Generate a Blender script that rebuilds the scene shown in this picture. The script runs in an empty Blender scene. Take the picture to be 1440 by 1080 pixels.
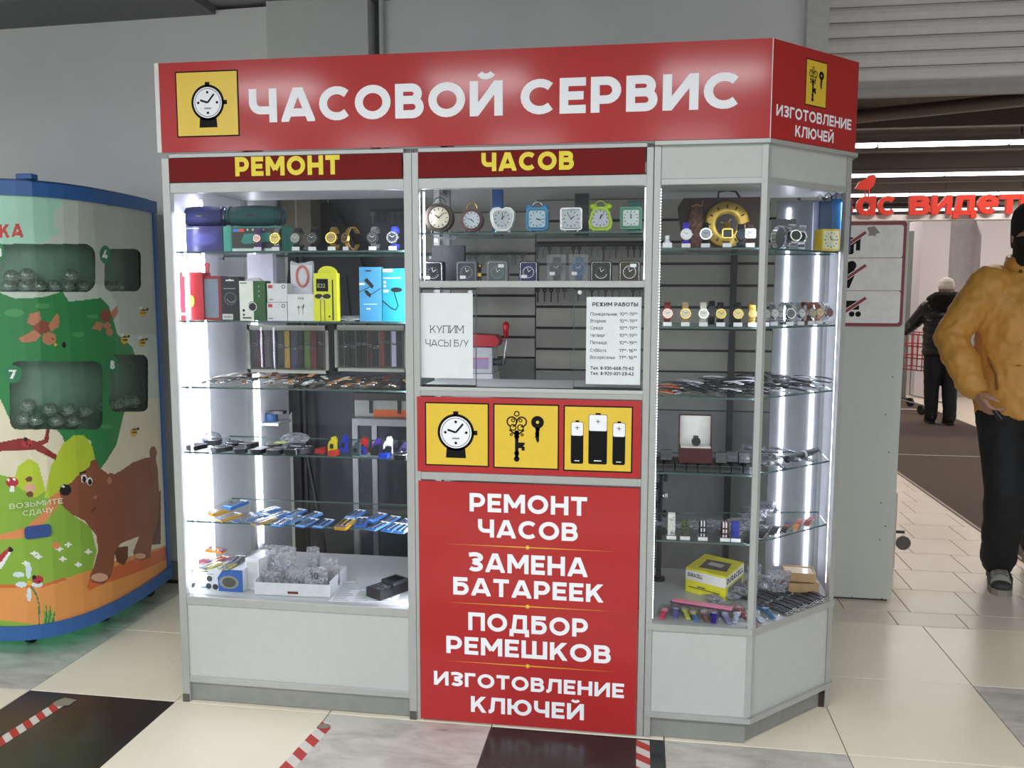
import bpy, bmesh, math, random
from math import sin, cos, pi, radians, sqrt, atan2
from mathutils import Matrix, Vector
import numpy as np
SC = bpy.context.scene
COL = SC.collection
R = random.Random(7)
V = Vector
# ---------------------------------------------------------------- camera
CX, CY, CZ, YAW, PIT, ROL, FPX = 1.67, -2.8271, 1.5208, .1505, .1067, -.0018, 1199.8
cam = bpy.data.cameras.new('camera'); cam.sensor_width = 36; cam.lens = 36*FPX/1440
cam.clip_start = .02; cam.clip_end = 100
camo = bpy.data.objects.new('camera', cam); COL.objects.link(camo); SC.camera = camo
camo.matrix_world = (Matrix.Translation((CX, CY, CZ)) @ Matrix.Rotation(YAW, 4, 'Z') @ Matrix.Rotation(-PIT, 4, 'X')
                     @ Matrix.Rotation(ROL, 4, 'Y') @ Matrix.Rotation(pi/2, 4, 'X'))
# ---------------------------------------------------------------- world, exposure
w = bpy.data.worlds.new('world'); SC.world = w; w.use_nodes = True
w.node_tree.nodes['Background'].inputs[0].default_value = (.93, .97, 1, 1)
w.node_tree.nodes['Background'].inputs[1].default_value = .95
vs = SC.view_settings; vs.view_transform = 'Standard'; vs.look = 'None'; vs.gamma = 1; vs.use_curve_mapping = False
vs.exposure = 0.0
SC.cycles.use_denoising = True
SC.cycles.max_bounces = 8; SC.cycles.transparent_max_bounces = 24; SC.cycles.sample_clamp_indirect = 4
def area(name, loc, sx, sy, power, col=(1, 1, 1), rot=(0, 0, 0)):
    l = bpy.data.lights.new(name, 'AREA'); l.shape = 'RECTANGLE'; l.size = sx; l.size_y = sy; l.energy = power; l.color = col
    o = bpy.data.objects.new(name, l); COL.objects.link(o); o.location = loc; o.rotation_euler = rot
    return o
LW = (.93, .97, 1.0)
# rows of ceiling tube lamps over the mall aisle in front of the booth (pointing down)
LAMPS = [(x, y) for y in (-2.7, -4.9) for x in (-3.4, -2.1, -.74, .62, 2.08, 3.5, 4.9)]  # outermost columns are added fill for the left wall and right side
for x, y in LAMPS: area('ceiling_lamp_light', (x, y, 2.845), .62, .34, 28, LW)
# tube rows over the store hall behind
for y in (8.38, 11.2, 14.0): area('store_hall_light', (7, y, 3.27), 9, .12, 130, (1, .93, .86))
area('store_hall_light', (5.2, 4.0, 3.3), 2.5, .15, 75, (1, .93, .86))  # added light with no fitting, brightens the greeting beam

# ---------------------------------------------------------------- where a photograph point lies in the room
def ray(x, y):
    X = (x-720)/FPX; Z = -(y-540)/FPX
    c, s = cos(ROL), sin(ROL); x1 = c*X+s*Z; z2 = -s*X+c*Z
    c, s = cos(PIT), sin(PIT); y1 = c+s*z2; z = -s+c*z2
    c, s = cos(YAW), sin(YAW); return (c*x1-s*y1, s*x1+c*y1, z)
def at(x, y, Y):
    d = ray(x, y); t = (Y-CY)/d[1]; return V((CX+d[0]*t, Y, CZ+d[2]*t))
def onz(x, y, Z=0.0):
    d = ray(x, y); t = (Z-CZ)/d[2]; return V((CX+d[0]*t, CY+d[1]*t, Z))
def pr(P):
    d = (P[0]-CX, P[1]-CY, P[2]-CZ)
    c, s = cos(YAW), sin(YAW); x = c*d[0]+s*d[1]; y = -s*d[0]+c*d[1]; z = d[2]
    c, s = cos(PIT), sin(PIT); y2 = c*y-s*z; z2 = s*y+c*z
    c, s = cos(ROL), sin(ROL); return (720+FPX*(c*x-s*z2)/y2, 540-FPX*(s*x+c*z2)/y2)
def xat(px, Y, Z):
    py = 450
    for _ in range(4):
        x = at(px, py, Y)[0]; py = pr((x, Y, Z))[1]
    return x
def mmpx(x, y):   # metres per pixel at that spot
    return (cos(YAW)*(y-CY)-sin(YAW)*(x-CX))/FPX

# ---------------------------------------------------------------- materials
MATS = {}
def lin(c):
    if isinstance(c, str):
        c = [int(c[i:i+2], 16)/255 for i in (0, 2, 4)]
        c = [v/12.92 if v <= .04045 else ((v+.055)/1.055)**2.4 for v in c]
    return tuple(c)+(1,)
def mat(name, col='808080', rough=.5, metal=0, emit=None, es=0, var=.06, vs=30, bump=0, bs=200, spec=.5, coat=0):
    """procedural surface: base colour with a fine noise variation, optional relief"""
    if name in MATS: return MATS[name]
    m = bpy.data.materials.new(name); m.use_nodes = True; nt = m.node_tree; b = nt.nodes['Principled BSDF']
    c = lin(col); b.inputs['Base Color'].default_value = c
    b.inputs['Roughness'].default_value = rough; b.inputs['Metallic'].default_value = metal
    b.inputs['Specular IOR Level'].default_value = spec
    if coat: b.inputs['Coat Weight'].default_value = coat; b.inputs['Coat Roughness'].default_value = .13
    if emit:
        b.inputs['Emission Color'].default_value = lin(emit); b.inputs['Emission Strength'].default_value = es
    if var:
        tc = nt.nodes.new('ShaderNodeTexCoord'); n = nt.nodes.new('ShaderNodeTexNoise'); n.inputs['Scale'].default_value = vs
        n.inputs['Detail'].default_value = 3
        rmp = nt.nodes.new('ShaderNodeMapRange'); rmp.inputs[1].default_value = .3; rmp.inputs[2].default_value = .7
        rmp.inputs[3].default_value = 1-var; rmp.inputs[4].default_value = 1+var
        mx = nt.nodes.new('ShaderNodeVectorMath'); mx.operation = 'SCALE'; mx.inputs[0].default_value = c[:3]
        nt.links.new(tc.outputs['Object'], n.inputs['Vector']); nt.links.new(n.outputs['Fac'], rmp.inputs[0])
        nt.links.new(rmp.outputs[0], mx.inputs['Scale']); nt.links.new(mx.outputs[0], b.inputs['Base Color'])
    if bump:
        tc = nt.nodes.new('ShaderNodeTexCoord'); n = nt.nodes.new('ShaderNodeTexNoise'); n.inputs['Scale'].default_value = bs
        bp = nt.nodes.new('ShaderNodeBump'); bp.inputs['Strength'].default_value = bump; bp.inputs['Distance'].default_value = .01
        nt.links.new(tc.outputs['Object'], n.inputs['Vector']); nt.links.new(n.outputs['Fac'], bp.inputs['Height'])
        nt.links.new(bp.outputs[0], b.inputs['Normal'])
    MATS[name] = m; return m
def glassmat(name, tint='ffffff', refl=.06, rough=.0, dif=0, difcol='dddddd'):
    """thin clear sheet: transmits straight through, mirrors a little by angle; dif = share that is milky"""
    if name in MATS: return MATS[name]
    m = bpy.data.materials.new(name); m.use_nodes = True; nt = m.node_tree; nt.nodes.clear()
    out = nt.nodes.new('ShaderNodeOutputMaterial'); tr = nt.nodes.new('ShaderNodeBsdfTransparent'); gl = nt.nodes.new('ShaderNodeBsdfGlossy')
    tr.inputs[0].default_value = lin(tint); gl.inputs['Roughness'].default_value = rough
    lw = nt.nodes.new('ShaderNodeLayerWeight'); lw.inputs[0].default_value = .25
    ma = nt.nodes.new('ShaderNodeMath'); ma.operation = 'MULTIPLY_ADD'; ma.inputs[1].default_value = .5; ma.inputs[2].default_value = refl
    mx = nt.nodes.new('ShaderNodeMixShader'); nt.links.new(lw.outputs['Fresnel'], ma.inputs[0]); nt.links.new(ma.outputs[0], mx.inputs[0])
    nt.links.new(tr.outputs[0], mx.inputs[1]); nt.links.new(gl.outputs[0], mx.inputs[2]); last = mx
    if dif:
        d = nt.nodes.new('ShaderNodeBsdfDiffuse'); d.inputs[0].default_value = lin(difcol)
        n = nt.nodes.new('ShaderNodeTexNoise'); n.inputs['Scale'].default_value = 90; tc = nt.nodes.new('ShaderNodeTexCoord')
        nt.links.new(tc.outputs['Object'], n.inputs['Vector'])
        mr = nt.nodes.new('ShaderNodeMapRange'); mr.inputs[1].default_value = .35; mr.inputs[2].default_value = .65
        mr.inputs[3].default_value = dif*.4; mr.inputs[4].default_value = min(1, dif*1.6); nt.links.new(n.outputs['Fac'], mr.inputs[0])
        m2 = nt.nodes.new('ShaderNodeMixShader'); nt.links.new(mr.outputs[0], m2.inputs[0])
        nt.links.new(mx.outputs[0], m2.inputs[1]); nt.links.new(d.outputs[0], m2.inputs[2]); last = m2
    nt.links.new(last.outputs[0], out.inputs[0]); MATS[name] = m; return m
def stone(name, c1, c2, scale=3, rough=.25, stretch=(1, 1, 1), c3=None, lo=.35, hi=.65, patches=0):
    if name in MATS: return MATS[name]
    m = bpy.data.materials.new(name); m.use_nodes = True; nt = m.node_tree; b = nt.nodes['Principled BSDF']
    tc = nt.nodes.new('ShaderNodeTexCoord'); mp = nt.nodes.new('ShaderNodeMapping'); mp.inputs['Scale'].default_value = stretch
    geo = nt.nodes.new('ShaderNodeNewGeometry')
    n = nt.nodes.new('ShaderNodeTexNoise'); n.inputs['Scale'].default_value = scale; n.inputs['Detail'].default_value = 9; n.inputs['Roughness'].default_value = .65
    n.inputs['Distortion'].default_value = .6
    cr = nt.nodes.new('ShaderNodeValToRGB'); cr.color_ramp.elements[0].position = lo; cr.color_ramp.elements[1].position = hi
    cr.color_ramp.elements[0].color = lin(c1); cr.color_ramp.elements[1].color = lin(c2)
    if c3:
        e = cr.color_ramp.elements.new(lo-.09); e.color = lin(c3)
    nt.links.new(geo.outputs['Position'], mp.inputs[0]); nt.links.new(mp.outputs[0], n.inputs['Vector']); nt.links.new(n.outputs['Fac'], cr.inputs[0])
    nt.links.new(cr.outputs[0], b.inputs['Base Color']); b.inputs['Roughness'].default_value = rough
    MATS[name] = m; return m
M = dict(
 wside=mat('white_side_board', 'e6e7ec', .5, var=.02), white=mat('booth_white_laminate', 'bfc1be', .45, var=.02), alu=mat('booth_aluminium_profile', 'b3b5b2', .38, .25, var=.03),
 alud=mat('worn_profile', '8f918d', .5, .2), red=mat('sign_red_film', 'b42a2a', .5, var=.03, vs=4, coat=.40, spec=.3),
 dred=mat('dark_red_film', '74120f', .6, var=.03, spec=.2), yel=mat('sign_yellow_film', 'e9c53c', .35, var=.02), yeltxt=mat('yellow_lettering', 'f0dc3a', .5, var=0),
 wtxt=mat('white_lettering', 'f8f9fd', .5, var=0), blk=mat('black_print', '0b0b0c', .6, var=0, spec=.2), gtxt=mat('grey_print', '8b8d8d', .5, var=0), darktxt=mat('dark_print', '33353a', .6, var=0),
 gold=mat('gold_line_print', 'e3a93a', .35, var=.05), black=mat('black_plastic', '121214', .35), dark=mat('dark_grey_plastic', '2b2d30', .45),
 paper=mat('white_paper', 'e6ebec', .75, var=.02), tag=mat('white_price_tag', 'e8e8ea', .6, var=.1, vs=300), chrome=mat('polished_steel', 'd5d7da', .27, 1, var=.05),
 goldm=mat('polished_gold', 'c9a552', .28, 1), rose=mat('rose_gold', 'd99a88', .25, 1), leather=mat('brown_leather', '4a1d16', .5, bump=.3), bleather=mat('black_leather', '17171a', .45, bump=.3),
  led2=mat('led_strip_side', 'ffffff', .5, emit='e9ebff', es=15, var=0),
 led=mat('led_strip', 'ffffff', .5, emit='e9ebff', es=34, var=0), led3=mat('led_strip_post', 'ffffff', .5, emit='e9ebff', es=60, var=0), dot=mat('led_dots', 'ffffff', .5, emit='f4f6ff', es=14, var=0),
 tube=mat('lamp_tube', 'ffffff', .5, emit='fff2ee', es=9, var=0), tubem=mat('mall_lamp_diffuser', 'ffffff', .5, emit='eef6ff', es=7, var=0),
 glass=glassmat('display_glass', 'f8faf9', .010), shelf=glassmat('shelf_glass', 'eef5f2', .03), edge=mat('glass_edge_green', '44605a', .2, var=.1),
 acr=glassmat('clear_acrylic', 'e8eaee', .10), film=glassmat('clear_film', 'f4f4f4', .02), bag=glassmat('crinkled_bag_film', 'e8e8ea', .06, .2, .30, 'c9c9d2'), capsule=glassmat('capsule_plastic', 'dde6e0', .25, .06, .22, 'dfe6e2'),
 grey=mat('grey_board', '8d9091', .6), slat=mat('slatwall_board', 'a2a298', .6, var=.03), slot=mat('slat_groove', '3c3b37', .7), steel=mat('grey_steel', '9a9d9e', .35, .6),
)
def C(hexc, rough=.45, **k): return mat('colour_'+hexc+('_%02d' % int(rough*100)), hexc, rough, **k)

# ---------------------------------------------------------------- mesh builder
class G:
    def __init__(s): s.v = []; s.f = []; s.fm = []; s.sm = []; s.mats = []; s.T = None
    def mi(s, m):
        if isinstance(m, str): m = M[m]
        if m not in s.mats: s.mats.append(m)
        return s.mats.index(m)
    def add(s, vs, fs, m, smooth=False):
        b = len(s.v); T = s.T
        for p in vs:
            s.v.append(tuple(T @ V(p)) if T else tuple(p))
        k = s.mi(m)
        for f in fs: s.f.append([b+i for i in f]); s.fm.append(k); s.sm.append(smooth)
        return s
    def box(s, x0, x1, y0, y1, z0, z1, m):
        vs = [(x, y, z) for x in (x0, x1) for y in (y0, y1) for z in (z0, z1)]
        return s.add(vs, [(0, 1, 3, 2), (4, 6, 7, 5), (0, 4, 5, 1), (2, 3, 7, 6), (0, 2, 6, 4), (1, 5, 7, 3)], m)
    def prism(s, poly, o, u, w_, n, d, m, m2=None, smooth=False):
        """extrude a 2-D outline (in axes u, w_ from o) by d along n"""
        o, u, w_, n = V(o), V(u), V(w_), V(n); k = len(poly)
        a = [o+u*p[0]+w_*p[1] for p in poly]; b = [p+n*d for p in a]
        s.add(a+b, [list(range(k))[::-1], list(range(k, 2*k))], m)
        return s.add(a+b, [(i, (i+1) % k, k+(i+1) % k, k+i) for i in range(k)], m2 or m, smooth)
    def cyl(s, p0, p1, r0, r1=None, n=12, m='dark', caps=True, smooth=True):
        p0, p1 = V(p0), V(p1); r1 = r0 if r1 is None else r1
        d = (p1-p0).normalized(); a = d.orthogonal().normalized(); b = d.cross(a)
        vs = [p0+(a*cos(t)+b*sin(t))*r0 for t in [2*pi*i/n for i in range(n)]]+[p1+(a*cos(t)+b*sin(t))*r1 for t in [2*pi*i/n for i in range(n)]]
        s.add(vs, [(i, (i+1) % n, n+(i+1) % n, n+i) for i in range(n)], m, smooth)
        if caps: s.add(vs, [list(range(n))[::-1], list(range(n, 2*n))], m)
        return s
    def ring(s, c, nrm, ro, ri, d, n=20, m='dark'):
        """flat ring (or disc if ri=0) with thickness d along nrm"""
        c, nrm = V(c), V(nrm).normalized(); a = nrm.orthogonal().normalized(); b = nrm.cross(a)
        P = lambda r, h: [c+nrm*h+(a*cos(2*pi*i/n)+b*sin(2*pi*i/n))*r for i in range(n)]
        if ri <= 0: return s.cyl(c, c+nrm*d, ro, ro, n, m)
        vs = P(ro, 0)+P(ro, d)+P(ri, d)+P(ri, 0); fs = []
        for k in range(4):
            for i in range(n):
                j = (i+1) % n; fs.append((k*n+i, k*n+j, ((k+1) % 4)*n+j, ((k+1) % 4)*n+i))
        return s.add(vs, fs, m)
    def tube(s, pts, r, n=6, m='dark', closed=False, cap=True):
        pts = [V(p) for p in pts]; k = len(pts); vs = []; up = None
        rs = r if isinstance(r, (list, tuple)) else [r]*k
        for i, p in enumerate(pts):
            d = (pts[(i+1) % k]-pts[i-1]) if closed or 0 < i < k-1 else (pts[1]-pts[0] if i == 0 else pts[-1]-pts[-2])
            d.normalize()
            if up is None: up = d.orthogonal().normalized()
            up = (up-d*up.dot(d)); up = up.normalized() if up.length > 1e-6 else d.orthogonal().normalized(); b = d.cross(up)
            vs += [p+(up*cos(2*pi*j/n)+b*sin(2*pi*j/n))*rs[i] for j in range(n)]
        fs = []
        for i in range(k if closed else k-1):
            i2 = (i+1) % k
            for j in range(n): fs.append((i*n+j, i*n+(j+1) % n, i2*n+(j+1) % n, i2*n+j))
        s.add(vs, fs, m, True)
        if cap and not closed: s.add(vs, [list(range(n))[::-1], list(range((k-1)*n, k*n))], m)
        return s
    def ribbon(s, pts, wd, th, m, closed=False, nrm=None):
        """strap: path pts, width vector wd (full), thickness th to the outside"""
        pts = [V(p) for p in pts]; k = len(pts); wds = wd if isinstance(wd, list) else [V(wd)]*k; vs = []
        for i, p in enumerate(pts):
            d = (pts[(i+1) % k]-pts[i-1]) if closed or 0 < i < k-1 else (pts[1]-pts[0] if i == 0 else pts[-1]-pts[-2])
            nn = d.cross(wds[i]).normalized()*th; h = wds[i]/2
            vs += [p-h, p+h, p+h+nn, p-h+nn]
        fs = []
        for i in range(k if closed else k-1):
            b, c = i*4, ((i+1) % k)*4
            for j in range(4): fs.append((b+j, b+(j+1) % 4, c+(j+1) % 4, c+j))
        if not closed: fs += [(3, 2, 1, 0), tuple((k-1)*4+j for j in range(4))]
        return s.add(vs, fs, m)
    def ball(s, c, r, m, nu=14, nv=8, z0=-1, z1=1):
        c = V(c); r = (r, r, r) if not isinstance(r, (tuple, list)) else r; vs = []; fs = []
        for j in range(nv+1):
            t = -pi/2+pi*j/nv
            for i in range(nu): a = 2*pi*i/nu; vs.append((c[0]+r[0]*cos(t)*cos(a), c[1]+r[1]*cos(t)*sin(a), c[2]+r[2]*sin(t)))
        for j in range(nv):
            for i in range(nu): fs.append((j*nu+i, j*nu+(i+1) % nu, (j+1)*nu+(i+1) % nu, (j+1)*nu+i))
        return s.add(vs, fs, m, True)
    def lathe(s, prof, c, ax=(0, 0, 1), n=16, m='dark'):
        c, ax = V(c), V(ax).normalized(); a = ax.orthogonal().normalized(); b = ax.cross(a); vs = []; fs = []
        for r, h in prof: vs += [c+ax*h+(a*cos(2*pi*i/n)+b*sin(2*pi*i/n))*max(r, 1e-5) for i in range(n)]
        for j in range(len(prof)-1):
            for i in range(n): fs.append((j*n+i, j*n+(i+1) % n, (j+1)*n+(i+1) % n, (j+1)*n+i))
        return s.add(vs, fs, m, True)
    def mesh(s, name):
        me = bpy.data.meshes.new(name); me.from_pydata([tuple(p) for p in s.v], [], s.f)
        for m in s.mats: me.materials.append(m)
        me.polygons.foreach_set('material_index', s.fm); me.polygons.foreach_set('use_smooth', s.sm); me.update()
        return me
def obj(name, g, parent=None, label=None, cat=None, group=None, kind=None, loc=None, rz=None, bevel=0):
    me = g.mesh(name) if isinstance(g, G) else g
    o = bpy.data.objects.new(name, me); COL.objects.link(o)
    if parent: o.parent = parent
    if loc is not None: o.location = loc
    if rz: o.rotation_euler = (0, 0, rz)
    if bevel:
        b = o.modifiers.new('bevel', 'BEVEL'); b.width = bevel; b.segments = 2; b.limit_method = 'ANGLE'
    return props(o, label, cat, group, kind)
def props(o, label=None, cat=None, group=None, kind=None):
    if label: o['label'] = label
    if cat: o['category'] = cat
    if group: o['group'] = group
    if kind: o['kind'] = kind
    return o
def thing(name, label=None, cat=None, loc=(0, 0, 0), rz=0, group=None, kind=None):
    o = bpy.data.objects.new(name, None); COL.objects.link(o); o.location = loc; o.rotation_euler = (0, 0, rz); o.empty_display_size = .05
    return props(o, label, cat, group, kind)
def rrect(x0, x1, y0, y1, r, n=5):
    P = []
    for cx, cy, a in ((x1-r, y1-r, 0), (x0+r, y1-r, 90), (x0+r, y0+r, 180), (x1-r, y0+r, 270)):
        P += [(cx+r*cos(radians(a+90*i/n)), cy+r*sin(radians(a+90*i/n))) for i in range(n+1)]
    return P
def circ(cx, cy, rx, ry=None, n=20, a0=0):
    ry = rx if ry is None else ry
    return [(cx+rx*cos(2*pi*i/n+a0), cy+ry*sin(2*pi*i/n+a0)) for i in range(n)]
# ---------------------------------------------------------------- flat print on a plane
class Flat:
    """2-D shapes laid on a plane: origin o, axes u (right) and w (up), n = outward; each layer 0.25 mm further out"""
    def __init__(s, g, o, u, w_, n, base=.0004): s.g, s.o, s.u, s.w, s.n, s.b = g, V(o), V(u), V(w_), V(n), base
    def poly(s, P, m, layer=0):
        d = s.n*(s.b+.0003*layer)
        s.g.add([s.o+s.u*p[0]+s.w*p[1]+d for p in P], [list(range(len(P)))], m); return s
    def rect(s, x0, x1, y0, y1, m, layer=0): return s.poly([(x0, y0), (x1, y0), (x1, y1), (x0, y1)], m, layer)
    def disc(s, cx, cy, r, m, layer=0, ry=None, n=28): return s.poly(circ(cx, cy, r, ry, n), m, layer)
    def ring(s, cx, cy, ro, ri, m, layer=0, a0=0, a1=360, n=30, asp=1):
        A = [radians(a0+(a1-a0)*i/n) for i in range(n+1)]; d = s.n*(s.b+.0003*layer); vs = []
        for a in A:
            for r in (ro, ri): vs.append(s.o+s.u*(cx+r*asp*cos(a))+s.w*(cy+r*sin(a))+d)
        s.g.add(vs, [(2*i, 2*i+2, 2*i+3, 2*i+1) for i in range(n)], m); return s
    def line(s, pts, wd, m, layer=0):
        for q in strokeq(pts, wd): s.poly(q, m, layer)
        return s
    def text(s, t, x0, x1, y0, y1, m, layer=1, w=.2, serif=False):
        polys, W = textpolys(t, w, serif); sx = (x1-x0)/W; sy = y1-y0
        for P in polys: s.poly([(x0+p[0]*sx, y0+p[1]*sy) for p in P[:-1]], m, layer+P[-1]*.09)
        return s
# ---------------------------------------------------------------- drawn alphabet (strokes)
def strokeq(pts, w, closed=False):
    n = len(pts); L = []
    for i, (x, y) in enumerate(pts):
        def dr(a, b):
            dx, dy = b[0]-a[0], b[1]-a[1]; l = sqrt(dx*dx+dy*dy) or 1; return dx/l, dy/l
        if closed: d0, d1 = dr(pts[i-1], pts[i]), dr(pts[i], pts[(i+1) % n])
        else: d0 = dr(pts[max(i-1, 0)], pts[max(i, 1)]); d1 = dr(pts[min(i, n-2)], pts[min(i+1, n-1)])
        nx, ny = -(d0[1]+d1[1]), d0[0]+d1[0]; l2 = nx*nx+ny*ny
        k = 2/l2 if l2 > .3 else 2.5
        L.append(((x+nx*k*w/2, y+ny*k*w/2), (x-nx*k*w/2, y-ny*k*w/2)))
    return [(L[i][1], L[(i+1) % n][1], L[(i+1) % n][0], L[i][0]) for i in range(n if closed else n-1)]
def arc(cx, cy, rx, ry, a0, a1, n=None):
    n = n or max(4, int(abs(a1-a0)/16)); return [(cx+rx*cos(radians(a0+(a1-a0)*i/n)), cy+ry*sin(radians(a0+(a1-a0)*i/n))) for i in range(n+1)]
def clip(P, W):
    for ax, s, lim in ((0, 1, 0), (0, -1, -W), (1, 1, 0), (1, -1, -1)):
        Q = []
        for i in range(len(P)):
            a, b = P[i-1], P[i]; da, db = s*a[ax]-lim, s*b[ax]-lim
            if (da >= 0) != (db >= 0):
                t = da/(da-db); Q.append((a[0]+(b[0]-a[0])*t, a[1]+(b[1]-a[1])*t))
            if db >= 0: Q.append(b)
        P = Q
        if len(P) < 3: return None
    return P
LAT = dict(zip('ABCEHKMOPTXabcehkmoptx', 'АВСЕНКМОРТХавсенкморсх'))
def glyph(c, w):
    h = w/2; T = 1-h; S = []; L = lambda *p: S.append(('l', list(p))); D = lambda a, b: S.append(('d', a, b)); v = lambda x, y0=0, y1=1: L((x, y0), (x, y1))
    def bow(yt, yb, xr, x0=None):
        r = (yt-yb)/2; rx = min(r, .34); x0 = h if x0 is None else x0
        S.append(('l', [(x0, yt)]+arc(xr-rx, (yt+yb)/2, rx, r, 90, -90)+[(x0, yb)]))
    c = LAT.get(c, c)
    if c in 'ОQ': W = 1.04; S.append(('c', arc(W/2, .5, W/2-h, .5-h, 0, 345, 23)))
    elif c == '0': W = .66; S.append(('c', arc(W/2, .5, W/2-h, .5-h, 0, 345, 23)))
    elif c == 'С': W = .92; L(*arc(.52, .5, .52-h, .5-h, 45, 315))
    elif c == 'G': W = .96; L(*(arc(.52, .5, .52-h, .5-h, 45, 325)+[(.52+(.5-h)*.85, .5)]))
    elif c == 'А': W = 1.0; D((h-.02, 0), (W/2, 1.06)); D((W-h+.02, 0), (W/2, 1.06)); L((.2, .27), (.8, .27))
    elif c == 'Б': W = .8; v(h); L((h, T), (W-.06, T)); bow(.60, h, W-h)
    elif c == 'В': W = .82; v(h); bow(T, .53, W-h-.05); bow(.53, h, W-h)
    elif c == 'Г': W = .66; v(h); L((h, T), (W, T))
    elif c == 'L': W = .66; v(h); L((h, h), (W, h))
    elif c == 'I': W = w; v(h)
    elif c == 'D': W = .86; v(h); bow(T, h, W-h)
    elif c == 'U': W = .84; L(*([(h, 1)]+arc(W/2, .38, W/2-h, .38-h, 180, 360)+[(W-h, 1)]))
    elif c == 'R': W = .82; v(h); bow(T, .4, W-h-.02); D((.40, .42), (W-h+.02, 0))
    elif c == 'S': W = .74; L(*(arc(.37, .735, .37-h, .735-.5-h+.03+.0, 40, 270)+arc(.37, .27, .37-h, .27-h, 90, -140)))
    elif c == 'Д': W = 1.0; L((0, .1), (W, .1)); L((h*.9, -.2), (h*.9, .1)); L((W-h*.9, -.2), (W-h*.9, .1)); L((.2, .1), (.29, T), (W-.21, T), (W-.21, .1))
    elif c == 'Е': W = .70; v(h); L((h, T), (W, T)); L((h, .5), (W-.06, .5)); L((h, h), (W, h))
    elif c == 'Ж': W = 1.2; v(.6); D((.62, .48), (h, 1.02)); D((.58, .48), (W-h, 1.02)); D((.62, .52), (h, -.02)); D((.58, .52), (W-h, -.02))
    elif c in 'З3': W = .76; L(*([(.04, .87)]+arc(.34, .75, .32, .75-.5-h+.02, 100, -90)+[(.24, .54)])); L(*([(.24, .52)]+arc(.36, .28, .40-h, .28-h, 90, -150)))
    elif c in 'ИЙ':
        W = .92; v(h); v(W-h); D((h, .04), (W-h, .96))
        if c == 'Й': S.append(('t', arc(W/2, 1.27, .19, .15, 200, 340), w*.72))
    elif c == 'К': W = .86; v(h); D((h, .30), (W-h-.03, 1.02)); D((.36, .60), (W-h+.01, -.02))
    elif c == 'Л': W = .92; L((0, h), (.10, h), (.21, .22), (.27, T), (W-h, T), (W-h, 0))
    elif c == 'М': W = 1.08; v(h); v(W-h); D((h*.9, 1.02), (W/2, .30)); D((W-h*.9, 1.02), (W/2, .30))
    elif c == 'Н': W = .88; v(h); v(W-h); L((h, .5), (W-h, .5))
    elif c == 'П': W = .88; L((h, 0), (h, T), (W-h, T), (W-h, 0))
    elif c == 'Ц': W = .9; L((h, 1), (h, h), (W-h-.06, h), (W-h-.06, 1)); L((W-h, h), (W-h, -.2)); L((W-.15, h), (W, h))
    elif c == 'Р': W = .80; v(h); bow(T, .36, W-h)
    elif c == 'Т': W = .80; v(W/2); L((0, T), (W, T))
    elif c == 'У': W = .85; D((h-.03, 1.02), (.48, .34)); D((W-h+.03, 1.02), (.27, -.02))
    elif c == 'Ч': W = .84; v(W-h); L(*([(h, 1)]+arc(.36, .60, .36-h, .60-.36, 180, 270)+[(W-h, .36)]))
    elif c == 'Ш': W = 1.28; v(W/2); L((h, 1), (h, h), (W-h, h), (W-h, 1))
    elif c == 'Ь': W = .78; v(h); bow(.60, h, W-h)
    elif c == 'Ы': W = 1.08; v(h); bow(.60, h, .76-h); v(W-h)
    elif c == 'Ю': W = 1.34; v(h); L((h, .5), (.42, .5)); S.append(('c', arc(W-.5, .5, .5-h, .5-h, 0, 345, 23)))
    elif c == 'Я': W = .80; v(W-h); S.append(('l', [(W-h, T)]+arc(.33, (T+.38)/2, .33-h, (T-.38)/2, 90, 270)+[(W-h, .38)])); D((h, -.02), (.5, .42))
    elif c == '1': W = .42; v(W-h); D((0, .72), (W-h, 1.0))
    elif c == '2': W = .70; L(*(arc(.34, .70, .34-h, .30-h, 165, -35)+[(.12, h), ])); L((.05, h), (W, h))
    elif c == '4': W = .78; L((.52, 0), (.52, .55)); L((.5, 1), (.08, .30), (W, .30))
    elif c == '5': W = .70; L((W-.06, T), (.14, T), (.11, .56), (.3, .62)); L(*([(.14, .56)]+arc(.34, .32, .36-h, .32-h, 100, -150)))
    elif c in '69':
        W = .70; k = 1 if c == '6' else -1; F = lambda P: [(x if k > 0 else W-x, y if k > 0 else 1-y) for x, y in P]
        S.append(('c', F(arc(.35, .32, .35-h, .32-h, 0, 340, 17)))); L(*F(arc(.50, .40, .50-h, .60-h, 175, 80)))
    elif c == '7': W = .68; L((0, T), (W-h, T)); D((W-h*.8, 1), (.2, -.02))
    elif c == '8': W = .70; S.append(('c', arc(.35, .73, .30-h, .27-h, 0, 340, 17))); S.append(('c', arc(.35, .29, .35-h, .29-h, 0, 340, 17)))
    elif c == '-': W = .38; L((.02, .42), (.36, .42))
    elif c == '.': W = w; L((0, h), (w, h))
    elif c == ':': W = w; L((0, h), (w, h)); L((0, .6), (w, .6))
    elif c == '/': W = .5; D((h, -.02), (W-h, 1.02))
    elif c == '+': W = .7; L((.35, .15), (.35, .85)); L((0, .5), (.7, .5))
    elif c == ' ': W = .34
    else: W = .6; v(h); v(W-h)
    return W, S
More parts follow.
